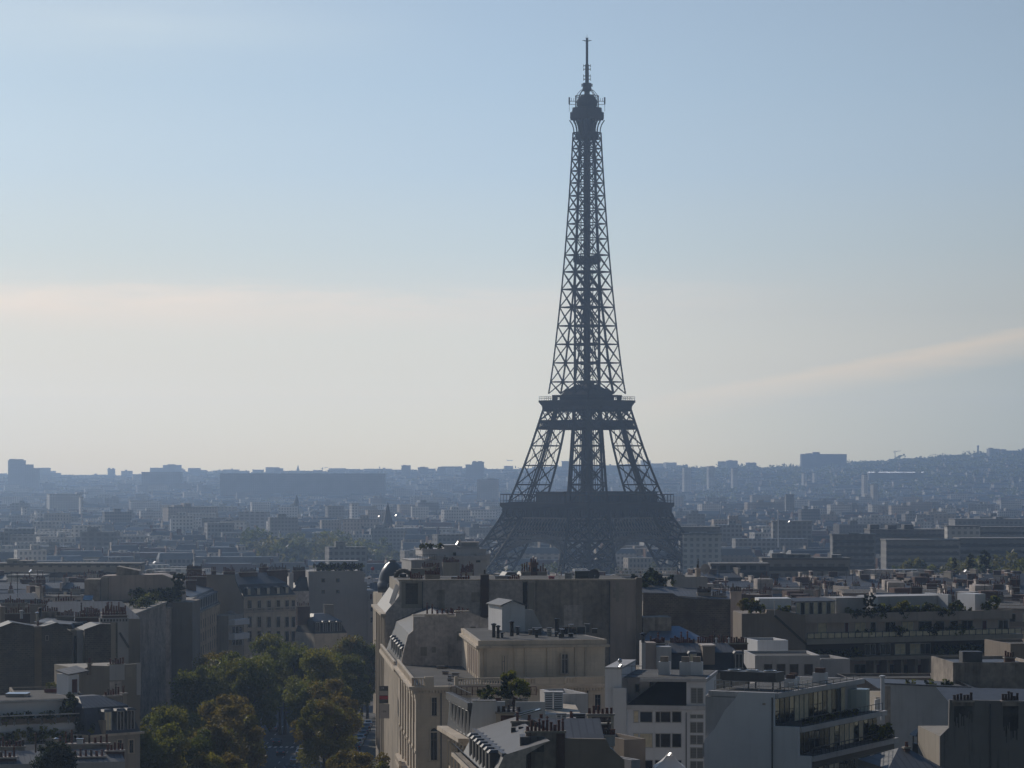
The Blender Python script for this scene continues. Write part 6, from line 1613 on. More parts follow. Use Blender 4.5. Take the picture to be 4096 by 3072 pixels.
for i, X in enumerate((2235, 2256, 2318)):
    roofbox('roof_vent', ['white box vent with zinc slopes among the bottom centre roofs', 'small white tapered vent beside the dark roof box', 'dark slatted roof box among the bottom centre zinc roofs'][i], 'vent', X - (8 if i < 2 else 30), X + (8 if i < 2 else 22), 2855, 2890, 314, .9, [WHITE2, WHITE2, SLATE][i])
J = flat('cream_stub_house', 'small cream house end with red-brown roof edge beside the white ribbon-windowed block', 2496, 345, 2582, 346, 8, 2958, BEIGE, BITUM)
K = flat('low_cream_wall_house', 'low white wall stub below the curved zinc mansard end', 2525, 318, 2560, 318.5, 8, 3040, WHITE2, ZPLAIN)
# ------------------------------------------------------------------ left-hand side
def gable_house(name, label, XL, DL, XR, DR, prof, mt, depth=12, roof=None, ridge=True, group=None):
    B = Bld(name, label, 'house', XL, DL, XR, DR, group)
    pts = [B.P(X, Y) for X, Y in prof]
    pts[0] = (0, pts[0][1]); pts[-1] = (B.W, pts[-1][1])
    m = MB(); m.wallprof([(0, B.zg), (B.W, B.zg)] + pts[::-1], 0, .45); B.build(m, 'gable_wall', mt)
    m = MB(); m.box(.05, B.W - .05, .45, depth, B.zg, min(p[1] for p in pts) - .5); B.build(m, 'walls', CREAM)
    m = MB()
    for (a, z0), (b, z1) in zip(pts, pts[1:]):
        if b - a > .05: m.poly([(a, .45, z0 - .12), (b, .45, z1 - .12), (b, depth, z1 - .12), (a, depth, z0 - .12)])
    B.build(m, 'roof', roof or ZINCY)
    m = MB()
    for (a, z0), (b, z1) in zip(pts, pts[1:]): m.bar((a, .2, z0 + .06), (b, .2, z1 + .06), .6, h=.14)
    B.build(m, 'coping', ZPLAIN)
    B.pts = pts
    return B
L1 = gable_house('twin_gable_house', 'dark rubble house end with two shallow gables and a buff chimney strip between', -30, 500, 290, 503, [(-30, 2522), (50, 2492), (140, 2508), (175, 2508), (228, 2492), (290, 2536)], RUBBLE)
u0, z1 = L1.P(138, 2504, -.3); chimney(L1, u0, L1.U(166, -.3)[0], -.35, .4, L1.zg, z1, mat('buff_brick', (.25, .19, .12), .9, var=.3, scale=.4, brick=(.5, .16, .02, .75, 1.2)), 1)
win(L1, 184, 2543, 192, 2560, 'hole_dark')
L1b = flat('narrow_pale_house', 'narrow pale house end with white drain strip between two rubble gables', 282, 506, 338, 507, 10, 2520, CREAM, ZPLAIN)
m = MB(); a = L1b.U(306)[0]; m.box(a, L1b.W, -.3, -.01, L1b.zg, L1b.z); L1b.build(m, 'white_strip', WHITE2); m = MB(); m.box(a - .45, a - .02, -.12, -.01, L1b.zg, L1b.z - 1); L1b.build(m, 'dark_slot', DARKV)
L2 = gable_house('rubble_gable_house', 'dark rubble house end rising to a white chimney wall with arched vents', 338, 504, 512, 506, [(338, 2520), (400, 2498), (448, 2500), (452, 2474), (512, 2474)], RUBBLE)
u0, z1 = L2.P(398, 2472, -.2); u1, _ = L2.P(514, 2472, -.2)
m = MB(); m.box(u0, u1, -.25, .5, L2.Zat(2490, u0, 0), z1); m.box(L2.U(470)[0], u1, -.2, -.01, L2.zg, z1); L2.build(m, 'white_chimney_wall', WHITE2)
for i in range(9): m = MB(); a = u0 + .35 + (u1 - u0 - .7) * i / 8; m.box(a - .13, a + .13, -.3, -.26, z1 - .62, z1 - .22); L2.build(m, 'vent_arch', DARKV)
chimney(L2, u0 + .5, u1 - .2, .0, .8, z1 - .05, z1 + .5, BRICK, 9); chimney(L2, u0 + .7, u1 - .2, 1.6, 2.4, z1 - 1, z1 + .9, BRICK, 9)
m = MB(); a, _ = L2.U(448); m.box(a - .2, L2.U(462)[0], -.22, -.01, L2.zg, L2.Zat(2490, u0, 0)); L2.build(m, 'pale_pilaster', CREAM)
p, q = L2.P(478, 2530, -.3), L2.P(515, 2590, -.3); m = MB(); m.bar((p[0], -.3, p[1]), (q[0], -.3, q[1]), .8, h=.3); L2.build(m, 'slanting_roof_edge', ZPLAIN)
# chimney rows and roofs behind these gables
LR = Bld('zinc_roof_house', 'broad seamed zinc roof behind the rubble gables with ranks of red chimney pots', 'house', 150, 530, 560, 533)
zE = pz(2478, 530); zR = pz(2438, 530)
m = MB(); m.box(0, LR.W, 0, 14, LR.zg, zE); LR.build(m, 'walls', CREAM)
m = MB(); m.poly([(0, 0, zE), (LR.W, 0, zE), (LR.W - 3, 9, zR + 1), (2, 9, zR + 1)]); m.poly([(LR.W, 0, zE), (LR.W, 14, zE), (LR.W - 3, 9, zR + 1)]); m.poly([(LR.W, 14, zE), (0, 14, zE), (2, 9, zR + 1), (LR.W - 3, 9, zR + 1)]); LR.build(m, 'roof', ZINC)
for (X0, X1, Y, v, n_) in ((226, 296, 2463, -8, 9), (300, 395, 2468, -10, 11), (322, 400, 2452, -6, 10), (150, 232, 2446, -2, 9), (20, 120, 2452, -6, 10), (425, 505, 2446, -16, 9)):
    stack(LR, X0, X1, Y, Y + 40, v, .8, BRICK if n_ != 9 else DKCEM, n_)
for i, (X, Y0, Y1) in enumerate(((86, 2440, 2475), (150, 2448, 2490), (160, 2430, 2470))):
    flue(['pale mushroom-topped flue behind the twin gable house', 'shiny steel cowl behind the twin gable house', 'thin dark flue above the twin gable ridge'][i], X, Y0, Y1, 512, .25, [WHITE2, STEEL, IRON][i])
o = thing('skylight', 'white framed skylight propped open on the zinc roofs', 'skylight', (px(350, 560), 560, pz(2412, 560)))
m = MB(); m.box(-1.0, 1.0, 0, 1.6, 0, .5); m.build('frame', WHITE, o); m = MB(); m.hexa([(-.9, -.1, .5), (.9, -.1, .5), (.9, 1.5, 1.3), (-.9, 1.5, 1.3), (-.9, -.1, .56), (.9, -.1, .56), (.9, 1.5, 1.36), (-.9, 1.5, 1.36)]); m.build('pane', GLASSB, o)
LQ = flat('brown_terrace_house', 'brown-walled house with flat planted roof before the wedge-topped block', 0, 560, 330, 563, 12, 2426, BEIGE, BITUM)
for (X0, X1, Y, n_) in ((20, 100, 2412, 9), (120, 200, 2416, 9), (220, 300, 2404, 8)): stack(LQ, X0, X1, Y, 2440, 4, .8, DKCEM, n_)
# wedge-topped block with long terrace
LW = Bld('wedge_topped_block', 'low modern block with wedge-shaped penthouse and curved planted roof terrace', 'apartment building', 335, 640, 770, 640)
zt = pz(2372, 640)
m = MB(); m.box(0, LW.W, 0, 16, LW.zg, zt - 2.0); LW.build(m, 'walls', BEIGE)
m = MB(); a, b = LW.U(400)[0], LW.U(720)[0]; m.wallprof([(a, zt - 2), (b, zt - 2), (b, LW.P(700, 2330)[1]), (LW.U(640)[0], LW.P(640, 2300)[1]), (a, LW.P(400, 2306)[1])], 4, 12); LW.build(m, 'penthouse', RENDR)
m = MB(); m.wallprof([(LW.U(452)[0], LW.P(452, 2308)[1]), (LW.U(545)[0], LW.P(545, 2308)[1]), (LW.U(545)[0], LW.P(545, 2286)[1]), (LW.U(455)[0], LW.P(455, 2268)[1])], 5, 10); LW.build(m, 'wedge', DKCEM)
m = MB(); m.box(LW.U(335)[0], LW.U(396)[0], 1, 8, zt - 2, LW.P(335, 2318)[1]); LW.build(m, 'lift_box', DKCEM)
m = MB(); m.box(LW.U(396)[0], LW.U(425)[0], 3, 9, zt - 2, LW.P(400, 2310)[1]); LW.build(m, 'pale_box', CREAM)
m = MB(); m.box(LW.U(410)[0], LW.U(660)[0], -.5, 3.5, zt - 2.0, zt - 1.75); LW.build(m, 'glass_canopy', ZPLAIN)
for i, X in enumerate((540, 565, 630, 645, 660, 690, 700)): put_shrub(['shrub0', 'goldshrub0', 'hedge'][i % 3], LW, LW.U(X, 3)[0], 3, zt - 1.75, 'planting along the roof terrace of the wedge-topped block', 1.8, 'wedge block roof planting')
for i, X in enumerate((702, 714, 722)): put_shrub('cypress', LW, LW.U(X, -1)[0], -1, pz(2420, 636), 'slim dark cypress against the sky over the ribbed façade'.replace('ç', 'c').replace('against the sky over', 'standing over'), 2.0, 'cypresses over the ribbed facade', name='cypress', cat='tree')
# ribbed facades along the avenue, seen at a grazing angle
def ribbed(name, label, x, D0, D1, ztop, mt, pitch=1.5, depth=16, floors=True, rib=.3):
    B = Bld(name, label, 'office block', 0, D0, 100, D0)      # own frame: front faces +x along the avenue
    B.o = Vector((x - depth, D0)); B.u = Vector((1, 0)); B.vd = Vector((0, 1)); B.W = depth; B.rz = 0
    B.root.location = (x - depth, D0, B.zg); B.root.rotation_euler = (0, 0, 0)
    Ln = D1 - D0; m = MB(); m.box(0, depth, 0, Ln, B.zg, ztop - .4); B.build(m, 'walls', mt)
    m = MB(); n_ = int(Ln / pitch)
    for i in range(n_ + 1): v = Ln * i / n_; m.box(depth + .01, depth + rib, max(.0, v - .16), min(Ln, v + .16), B.zg + 4, ztop - .4)
    o = B.build(m, 'rib', mt)
    m = MB(); m.box(depth - 2, depth + rib + .25, -.1, Ln + .1, ztop - .4, ztop); B.build(m, 'cornice', CREAM)
    if floors:
        for f in range(6):
            for i in range(n_):
                if (i + f) % 1 == 0 and i % 2 == 0:
                    z = B.zg + 5 + f * 3.1
                    if z + 2 < ztop: window(B.root, depth + .02, Ln * (i + .5) / n_, z - B.zg, pitch * .55, 1.9, 'plain_dark', R(90))
    m = MB(); m.box(.2, depth - 2.1, .2, Ln - .2, ztop - .4, ztop - .35); B.build(m, 'roof', GRAVEL)
    return B
ribbed('ribbed_office_block', 'office block with finely ribbed grey front along the avenue, nearer the rubble gables', -73.5, 575, 630, pz(2432, 600), GREY, 1.35)
ribbed('ribbed_office_block', 'second ribbed grey office block beyond a dark gap along the avenue', -73.5, 636, 690, pz(2418, 650), GREY, 1.35)
for i in range(9):
    D = 600 + i * 8; SHN[0] += 1; tree('hedge', 'hedge', -75.2, D, pz(2432, 600) if D < 632 else pz(2418, 650), 'clipped dark hedge along the roof edge of the ribbed office blocks', 'hedges on the ribbed blocks', 1.5, SHN[0], 'hedge')
mm_ = ribbed('mansard_avenue_house', 'stone avenue house with steep mansard beyond the ribbed blocks', -73.0, 692, 742, pz(2440, 700), STONE, 2.6, 14, True, .2)
m = MB(); zt_ = pz(2440, 700); m.poly([(14, 0, zt_), (14, 50, zt_), (12.6, 50, zt_ + 3.4), (12.6, 0, zt_ + 3.4)]); m.poly([(12.6, 0, zt_ + 3.4), (12.6, 50, zt_ + 3.4), (6, 50, zt_ + 5), (6, 0, zt_ + 5)]); mm_.build(m, 'roof', [SLATE])
for i in range(12): dormer(mm_.root, 13.9, 3 + i * 4, zt_ - mm_.zg, 1.4, 2.6, 1.8, 'zinc', R(90))
for v in (0.5, 24, 48): chimney(mm_, 5, 11, v, v + .8, zt_, zt_ + 6.5, BRICK, 12)
ax = ribbed('cream_balcony_house', 'cream avenue house with narrow windows and dark awning line beside the ribbed block', -74.3, 512, 573, pz(2500, 560), CREAM, 2.4, 14, True, .12)
zt_ = pz(2500, 560); m = MB(); m.poly([(14, 0, zt_), (14, 60, zt_), (12.4, 60, zt_ + 2.6), (12.4, 0, zt_ + 2.6)]); m.poly([(12.4, 0, zt_ + 2.6), (12.4, 60, zt_ + 2.6), (6, 60, zt_ + 3), (6, 0, zt_ + 3)]); ax.build(m, 'roof', [ZPLAIN])
for i in range(10): dormer(ax.root, 13.9, 4 + i * 5.6, zt_ - ax.zg, 1.4, 2.4, 1.8, 'zinc', R(90))
m = MB(); m.box(14.1, 15.6, 20, 59, zt_ - 9.2, zt_ - 8.6); ax.build(m, 'awning', DFRAME)
# white balconies house
WB = Bld('white_balcony_house', 'house with two white balcony fronts and a tan parasol above the trees', 'house', 918, 735, 977, 742)
for (Y0, Y1) in ((2478, 2500), (2535, 2558)):
    z1, z0 = pz(Y0, 736), pz(Y1, 736); m = MB(); m.box(0, WB.W, -1.5, .3, z0, z1); WB.build(m, 'balcony_front', WHITE)
m = MB(); m.box(0, WB.W, .31, 12, WB.zg, pz(2462, 736)); WB.build(m, 'walls', CREAM)
for X in (934, 948, 962): win(WB, X - 5, 2506, X + 5, 2532, 'plain', .3); win(WB, X - 5, 2560, X + 5, 2580, 'plain', .3)
o = thing('parasol', 'tan parasol open on the white balcony terrace', 'parasol', (px(922, 738), 738, pz(2482, 738)))
m = MB(); m.lathe([(.05, 0), (.05, 2.3)], n=6); m.build('pole', STEEL, o); m = MB(); m.lathe([(1.4, 1.9), (.7, 2.2), (.05, 2.5)], n=8, cap=False); m.build('canopy', BEIGE, o)
# plain gable above, with the classical block behind
GB = gable_house('beige_gable_house', 'tall beige blank gable with sloping roof edge above the white balconies', 808, 745, 975, 747, [(808, 2330), (812, 2300), (940, 2300), (942, 2322), (975, 2400)], mat('warm_beige_render', (.36, .31, .25), .9, var=.25, scale=.1), 14, ZINC)
for (X0, X1, Y, n_) in ((748, 808, 2275, 12), (845, 865, 2282, 3), (894, 940, 2286, 8)): stack(GB, X0, X1, Y, 2330, 3, .9, BRICK, n_, X0 == 748)
MC = Bld('classical_stone_block', 'classical stone apartment block with slate mansard and rows of tall windows over the trees', 'apartment building', 974, 755, 1182, 768)
zE = pz(2385, 755); zM = pz(2338, 757)
m = MB(); m.box(0, MC.W, 0, 15, MC.zg, zE - .6); MC.build(m, 'walls', STONE)
m = MB(); m.box(-.3, MC.W + .3, -.6, 15, zE - .6, zE - .1); m.box(-.2, MC.W + .2, -.4, 0, pz(2448, 755) - .3, pz(2448, 755)); MC.build(m, 'cornice', STONE2)
m = MB(); m.poly([(0, -.1, zE - .1), (MC.W, -.1, zE - .1), (MC.W - 1.4, 2.0, zM), (-.0, 2.0, zM)]); m.poly([(MC.W, -.1, zE - .1), (MC.W, 15, zE - .1), (MC.W - 1.4, 13, zM), (MC.W - 1.4, 2.0, zM)]); MC.build(m, 'mansard_slope', SLATE)
m = MB(); m.poly([(0, 1.9, zM), (MC.W - 1.3, 1.9, zM), (MC.W - 3, 8, zM + 2.6), (1, 8, zM + 2.6)]); m.poly([(MC.W - 1.3, 13, zM), (0, 13, zM), (1, 8, zM + 2.6), (MC.W - 3, 8, zM + 2.6)]); m.poly([(MC.W - 1.3, 1.9, zM), (MC.W - 1.3, 13, zM), (MC.W - 3, 8, zM + 2.6)]); MC.build(m, 'zinc_top', ZINC)
for X in (998, 1036, 1075, 1115, 1150): dormer(MC.root, MC.U(X)[0], .15, zE - MC.zg, 1.2, 1.9, 1.6, 'slate_warm')
for X in (998, 1036, 1075, 1112, 1147, 1172):
    win(MC, X - 7, 2402, X + 7, 2440, 'french_dark'); win(MC, X - 7, 2468, X + 7, 2508, 'french_dark'); win(MC, X - 7, 2525, X + 7, 2565, 'french_dark')
balustrade(MC, [(0, -.3), (MC.W, -.3)], pz(2448, 755), .9)
for (X0, X1, Y, v, n_) in ((965, 1030, 2288, 6, 12), (1045, 1072, 2268, 9, 5), (1078, 1150, 2280, 6, 12)): stack(MC, X0, X1, Y, 2350, v, .9, BRICK, n_, True)
SG = Bld('slate_gable_house', 'steep slate-sided house with sooty chimney rank beside the four-windowed wall', 'house', 1172, 790, 1236, 792)
zE = pz(2365, 790); m = MB(); m.box(0, SG.W, 0, 12, SG.zg, zE); SG.build(m, 'walls', GREY); m = MB(); m.hexa([(0, 0, zE), (SG.W, 0, zE), (SG.W, 12, zE), (0, 12, zE), (2.6, 1.5, pz(2310, 790)), (SG.W, 1.5, pz(2310, 790)), (SG.W, 10, pz(2310, 790)), (2.6, 10, pz(2310, 790))]); SG.build(m, 'roof', SLATE)
stack(SG, 1174, 1222, 2282, 2330, 2, .9, BRICK, 10, True); u0, z1 = SG.P(1158, 2292, 1); bx(SG, 'pale_flue_wall', u0, u0 + 1.1, 1, 1.8, zE - 2, z1, WHITE2)
# wall with four square windows
FW4 = Bld('four_window_block', 'pale blank wall with four small square windows and planted roof terrace', 'apartment building', 1234, 800, 1486, 803)
zt = pz(2286, 800)
m = MB(); m.box(0, FW4.U(1456)[0], 0, 14, FW4.zg, zt); m.box(FW4.U(1456)[0], FW4.W - 1.2, .4, 13, FW4.zg, pz(2330, 800)); m.box(FW4.U(1470)[0], FW4.W + 1.2, .8, 13, FW4.zg, pz(2364, 800)); FW4.build(m, 'walls', mat('pale_grey_render', (.47, .45, .44), .9, var=.15, scale=.1, streak=.15))
for X in (1293, 1351):
    for Y in (2321, 2367): win(FW4, X - 6, Y - 7, X + 6, Y + 7, 'hole')
m = MB(); m.box(FW4.U(1258)[0], FW4.U(1440)[0], 2, 8, zt + 2.6, zt + 2.75)
for X in (1260, 1300, 1345, 1390, 1438): u = FW4.U(X, 2)[0]; m.box(u - .07, u + .07, 2, 2.14, zt, zt + 2.6)
FW4.build(m, 'pergola', WHITE2); rail(FW4, [(.3, .3), (FW4.U(1450)[0], .3)], zt, 1.0, step=1.2)
for i, X in enumerate((1270, 1290, 1312, 1332, 1352, 1374, 1396, 1420, 1444)): put_shrub(['shrub0', 'goldshrub0', 'hedge', 'shrub1'][i % 4], FW4, FW4.U(X, 2.5)[0], 2.5 + (i % 2), zt, 'terrace bush under the pergola above the four-windowed wall', 1.5, 'bushes under the pergola')
win(FW4, 1480, 2376, 1488, 2398, 'plain_red', .8); win(FW4, 1482, 2430, 1490, 2446, 'plain', .8); win(FW4, 1482, 2470, 1490, 2490, 'plain', .8)
rail(FW4, [(FW4.U(1472)[0], -.3), (FW4.W + 1.2, -.3)], pz(2405, 799), 1.0)
o = thing('red_ball_lamp', 'small red ball beacon on the roof step of the four-windowed block', 'lamp', (px(1490, 800), 801, pz(2332, 800)))
m = MB(); m.lathe([(.06, 0), (.06, 3.4)], n=6); m.build('post', STEEL, o); m = MB(); m.lathe([(.05, 3.3), (.4, 3.5), (.5, 3.8), (.4, 4.1), (.05, 4.3)], n=10); m.build('globe', RED, o, smooth=True)
# small mansard house and low roofs before that wall
SM = Bld('small_mansard_house', 'small mansard house with four tall dormers half hidden by the avenue trees', 'house', 1258, 735, 1388, 739)
zE = pz(2535, 735); zM = pz(2484, 736)
m = MB(); m.box(0, SM.W, 0, 12, SM.zg, zE); SM.build(m, 'walls', STONE); m = MB(); m.hexa([(0, 0, zE), (SM.W, 0, zE), (SM.W, 12, zE), (0, 12, zE), (.3, 1.3, zM), (SM.W - 1.4, 1.3, zM), (SM.W - 1.4, 10, zM), (.3, 10, zM)]); SM.build(m, 'mansard_slope', SLATE)
m = MB(); m.hexa([(0.2, 1.2, zM + .01), (SM.W - 1.3, 1.2, zM + .01), (SM.W - 1.3, 10, zM + .01), (.2, 10, zM + .01), (2, 5, zM + 1.6), (SM.W - 3, 5, zM + 1.6), (SM.W - 3, 7, zM + 1.6), (2, 7, zM + 1.6)]); SM.build(m, 'zinc_top', ZPLAIN)
for X in (1273, 1302, 1330, 1358): dormer(SM.root, SM.U(X)[0], .2, zE - SM.zg, 1.3, 2.8, 1.6, 'slate')
stack(SM, 1190, 1240, 2424, 2500, 5, 1.0, BRICK, 6); stack(SM, 1300, 1335, 2418, 2480, 6, 1.0, CREAM, 0)
# lower-left terraced building
LT = Bld('terraced_corner_house', 'pale stepped terrace house with planted balconies and glass-panelled parapet', 'apartment building', -30, 398, 352, 404)
zA, zB_, zC = pz(2812, 400), pz(2868, 399), pz(2958, 398)
m = MB(); m.box(0, LT.W, 5.5, 14, LT.zg, zA - .35); LT.build(m, 'walls', WHITE)
m = MB(); m.box(0, LT.W, 2.8, 5.49, LT.zg, zB_ - 1.0); LT.build(m, 'middle_storey', WHITE)
m = MB(); m.box(0, LT.W, 0, 2.79, LT.zg, zC - .9); LT.build(m, 'lower_storey', WHITE2)
m = MB(); m.box(-.2, LT.W + .2, 4.9, 14.2, zA - .35, zA); LT.build(m, 'roof_slab', WHITE2)
m = MB(); m.box(.1, LT.W - .1, 5.2, 14, zA, zA + .04); LT.build(m, 'roof', GRAVEL)
m = MB(); m.box(0, LT.W, 2.4, 5.4, zB_ - 2.6, zB_ - 2.2); m.box(0, LT.W, 2.4, 2.6, zB_ - .15, zB_); LT.build(m, 'balcony_slab', WHITE2)
pane_rail(LT, [(0, 2.5), (LT.W, 2.5)], zB_ - 1.4, 1.3, 1.7, mat('brown_glass', (.06, .045, .035), .3))
m = MB(); m.box(LT.W * .35, LT.W + .1, 2.2, 2.8, zB_ - 3.4, zB_ - 2.9); LT.build(m, 'awning_box', WHITE)
for i, X in enumerate((12, 34, 58, 100, 120, 178, 190, 202, 262)): put_shrub(['hedge', 'shrub0', 'shrub1'][i % 3], LT, LT.U(X, 3.5)[0], 3.6, zB_ - 1.4, 'dark terrace plant on the upper balcony of the pale stepped house', 1.15, 'plants on the upper balcony')
put_shrub('shrub0', LT, LT.U(290, 4)[0], 4, zB_ - 1.2, 'large dark conical bush at the inner end of the upper balcony', 2.0, sz=2.6)
for i, X in enumerate((20, 42, 75, 150, 168, 215, 265, 345)): put_shrub(['shrub1', 'shrub0', 'goldshrub1'][i % 3], LT, LT.U(X, 1)[0], 1.2, zC - .9, 'potted bush on the lower balcony of the pale stepped house', 1.2 + .6 * (X in (150, 345)), 'bushes on the lower balcony')
put_shrub('cypress', LT, LT.U(307, 1)[0], 1.0, zC - .9, 'single dark column cypress on the lower balcony', 1.0, name='cypress', cat='tree')
roofbox('roof_plant', 'small pinkish lift housing with bright strip on the pale stepped house', 'lift housing', 22, 106, 2775, 2806, 410, 3, RENDR, STEEL)
q = on(LT, LT.U(230, 8)[0], 8)
m_ = thing('roof_planter', 'long brown planter of yellow-green plants on the gravel roof', 'planter', (px(225, 425), 425, pz(2770, 425))); m = MB(); m.box(-1.7, 1.7, 0, .8, 0, .5); m.build('box', REDWOOD, m_); m = MB(); m.box(-1.6, 1.6, .1, .7, .5, .52); m.build('soil', BARK, m_)
for i in range(4): tree('planter_shrub', 'goldshrub%d' % (i % 2), px(225, 425) - 1.2 + i * .8, 425.4, pz(2770, 425) + .5, 'yellow-green plant in the long brown roof planter', 'plants in the roof planter', .62, i, 'plant')
LG_ = flat('gravel_roof_house', 'house with gravel roof terrace behind the pale stepped house', 60, 415, 330, 417, 16, 2782, BEIGE, GRAVEL)
# stair turret and chimney wall, mansard corner with three dormers
ST = Bld('stair_turret', 'narrow white roof turret with dark red door and seamed slanted zinc cap', 'turret', 274, 420, 316, 421, zg=pz(2810, 420))
m = MB(); m.box(0, ST.W, 0, 3.5, ST.zg, pz(2700, 420)); ST.build(m, 'walls', WHITE); m = MB(); m.hexa([(-.1, -.15, pz(2702, 420)), (ST.W + 1.5, -.15, pz(2690, 420)), (ST.W + 1.5, 3.6, pz(2676, 420)), (-.1, 3.6, pz(2690, 420)), (-.1, -.15, pz(2697, 420)), (ST.W + 1.5, -.15, pz(2685, 420)), (ST.W + 1.5, 3.6, pz(2671, 420)), (-.1, 3.6, pz(2685, 420))]); ST.build(m, 'cap', ZINC)
m = MB(); u0 = ST.U(288)[0]; m.box(u0, u0 + .8, -.06, -.01, pz(2772, 420), pz(2718, 420)); ST.build(m, 'door', REDWOOD)
CH = Bld('panelled_chimney_house', 'beige house end with grey patched panels and pale corner pier beside the avenue', 'house', 316, 424, 560, 428)
pts = [CH.P(X, Y) for X, Y in ((316, 2684), (365, 2662), (430, 2664), (500, 2658), (545, 2655), (560, 2655))]; pts[0] = (0, pts[0][1])
m = MB(); m.wallprof([(0, CH.zg), (CH.W, CH.zg)] + pts[::-1], 0, .5); CH.build(m, 'end_wall', CREAM)
panel(CH, 438, 2660, 498, 2722, .05, WHITE2, 'render_patch'); panel(CH, 438, 2726, 486, 2780, .04, GREY, 'render_patch'); panel(CH, 503, 2668, 529, 2708, .04, CREAM, 'render_patch'); panel(CH, 545, 2652, 562, 2780, .12, WHITE2, 'corner_pier')
m = MB(); m.box(.1, CH.W - .1, .5, 12, CH.zg, pts[-1][1] - .5); CH.build(m, 'walls', CREAM); stack(CH, 440, 500, 2657, 2675, .6, .7, BRICK, 6); stack(CH, 352, 366, 2652, 2700, -.3, .28, BEIGE, 1)
MD = Bld('corner_mansard_house', 'corner house with blue-grey mansard, three lit-capped dormers and curved cornice', 'house', 352, 404, 560, 410)
zE = pz(2938, 405); zM = pz(2832, 406); zT = pz(2806, 408)
m = MB(); m.box(0, MD.W, 0, 12, MD.zg, zE - .3); MD.build(m, 'walls', CREAM); m = MB(); m.box(-.1, MD.W + .4, -.5, 12, zE - .3, zE); MD.build(m, 'cornice', STONE2)
m = MB(); m.hexa([(0, -.1, zE), (MD.W, -.1, zE), (MD.W, 12, zE), (0, 12, zE), (.4, 1.6, zM), (MD.W - .9, 1.6, zM), (MD.W - .9, 10.5, zM), (.4, 10.5, zM)]); MD.build(m, 'mansard_slope', mat('blue_slate', (.085, .095, .125), .5, .2, var=.3, scale=.5)); m = MB(); m.hexa([(.3, 1.5, zM + .01), (MD.W - .8, 1.5, zM + .01), (MD.W - .8, 10.5, zM + .01), (.3, 10.5, zM + .01), (2, 5, zT + .6), (MD.W - 3, 5, zT + .6), (MD.W - 3, 7, zT + .6), (2, 7, zT + .6)]); MD.build(m, 'zinc_top', ZINC)
for X, st in ((434, 'zinc_warm'), (484, 'zinc'), (526, 'zinc')): dormer(MD.root, MD.U(X)[0], .1, zE + .1 - MD.zg, 1.35, 2.9, 2.0, st)
for X in (478, 524): win(MD, X - 8, 2962, X + 8, 3010, 'french_dark')
stack(MD, 425, 485, 2782, 2830, 5, .8, CREAM, 6); stack(MD, 492, 508, 2772, 2830, 5.5, .8, CREAM, 1)
m = MB(); m.box(MD.U(415)[0] - .4, MD.U(428)[0] - .4, -.3, 1.5, zE, MD.P(420, 2880)[1]); MD.build(m, 'party_wall_end', BEIGE)
# bottom-left chimney ranks and the dark tree
BL = Bld('chimney_rank_house', 'low roofs at the bottom corner carrying ranks of red chimney pots', 'house', -30, 372, 500, 376)
zB2 = pz(3020, 372)
m = MB(); m.box(0, BL.W, 0, 9, BL.zg, zB2 - 1.2); BL.build(m, 'walls', WHITE2); m = MB(); m.poly([(0, 0, zB2 - 1.2), (BL.W, 0, zB2 - 1.2), (BL.W, 5, zB2), (0, 5, zB2)]); m.poly([(0, 5, zB2), (BL.W, 5, zB2), (BL.W, 9, zB2 - 1.2), (0, 9, zB2 - 1.2)]); BL.build(m, 'roof', ZINC)
for (X0, X1, Y, v, n_) in ((-20, 100, 2988, 6, 9), (230, 440, 2976, 6, 9), (-20, 66, 3030, 1, 5), (270, 420, 3028, 1.5, 7), (425, 498, 3002, 3, 5)): stack(BL, X0, X1, Y, Y + 50, v, .9, [BRICK, DKCEM][v > 5], n_)
flue('slim pale flue with shiny cowl on the bottom corner roofs', 225, 2950, 3000, 374, .2, STEEL); flue('rusty thin flue leaning by the dark round tree', 143, 2930, 3010, 371, .12, BRICK)
o = thing('vent_box', 'small white box vent on the bottom corner chimney rank', 'vent', (px(318, 376), 376, pz(2976, 376))); m = MB(); m.box(-.35, .35, 0, .7, 0, .55); m.build('casing', WHITE, o); m = MB(); m.box(-.45, .45, -.1, .8, .55, .65); m.build('lid', STEEL, o)
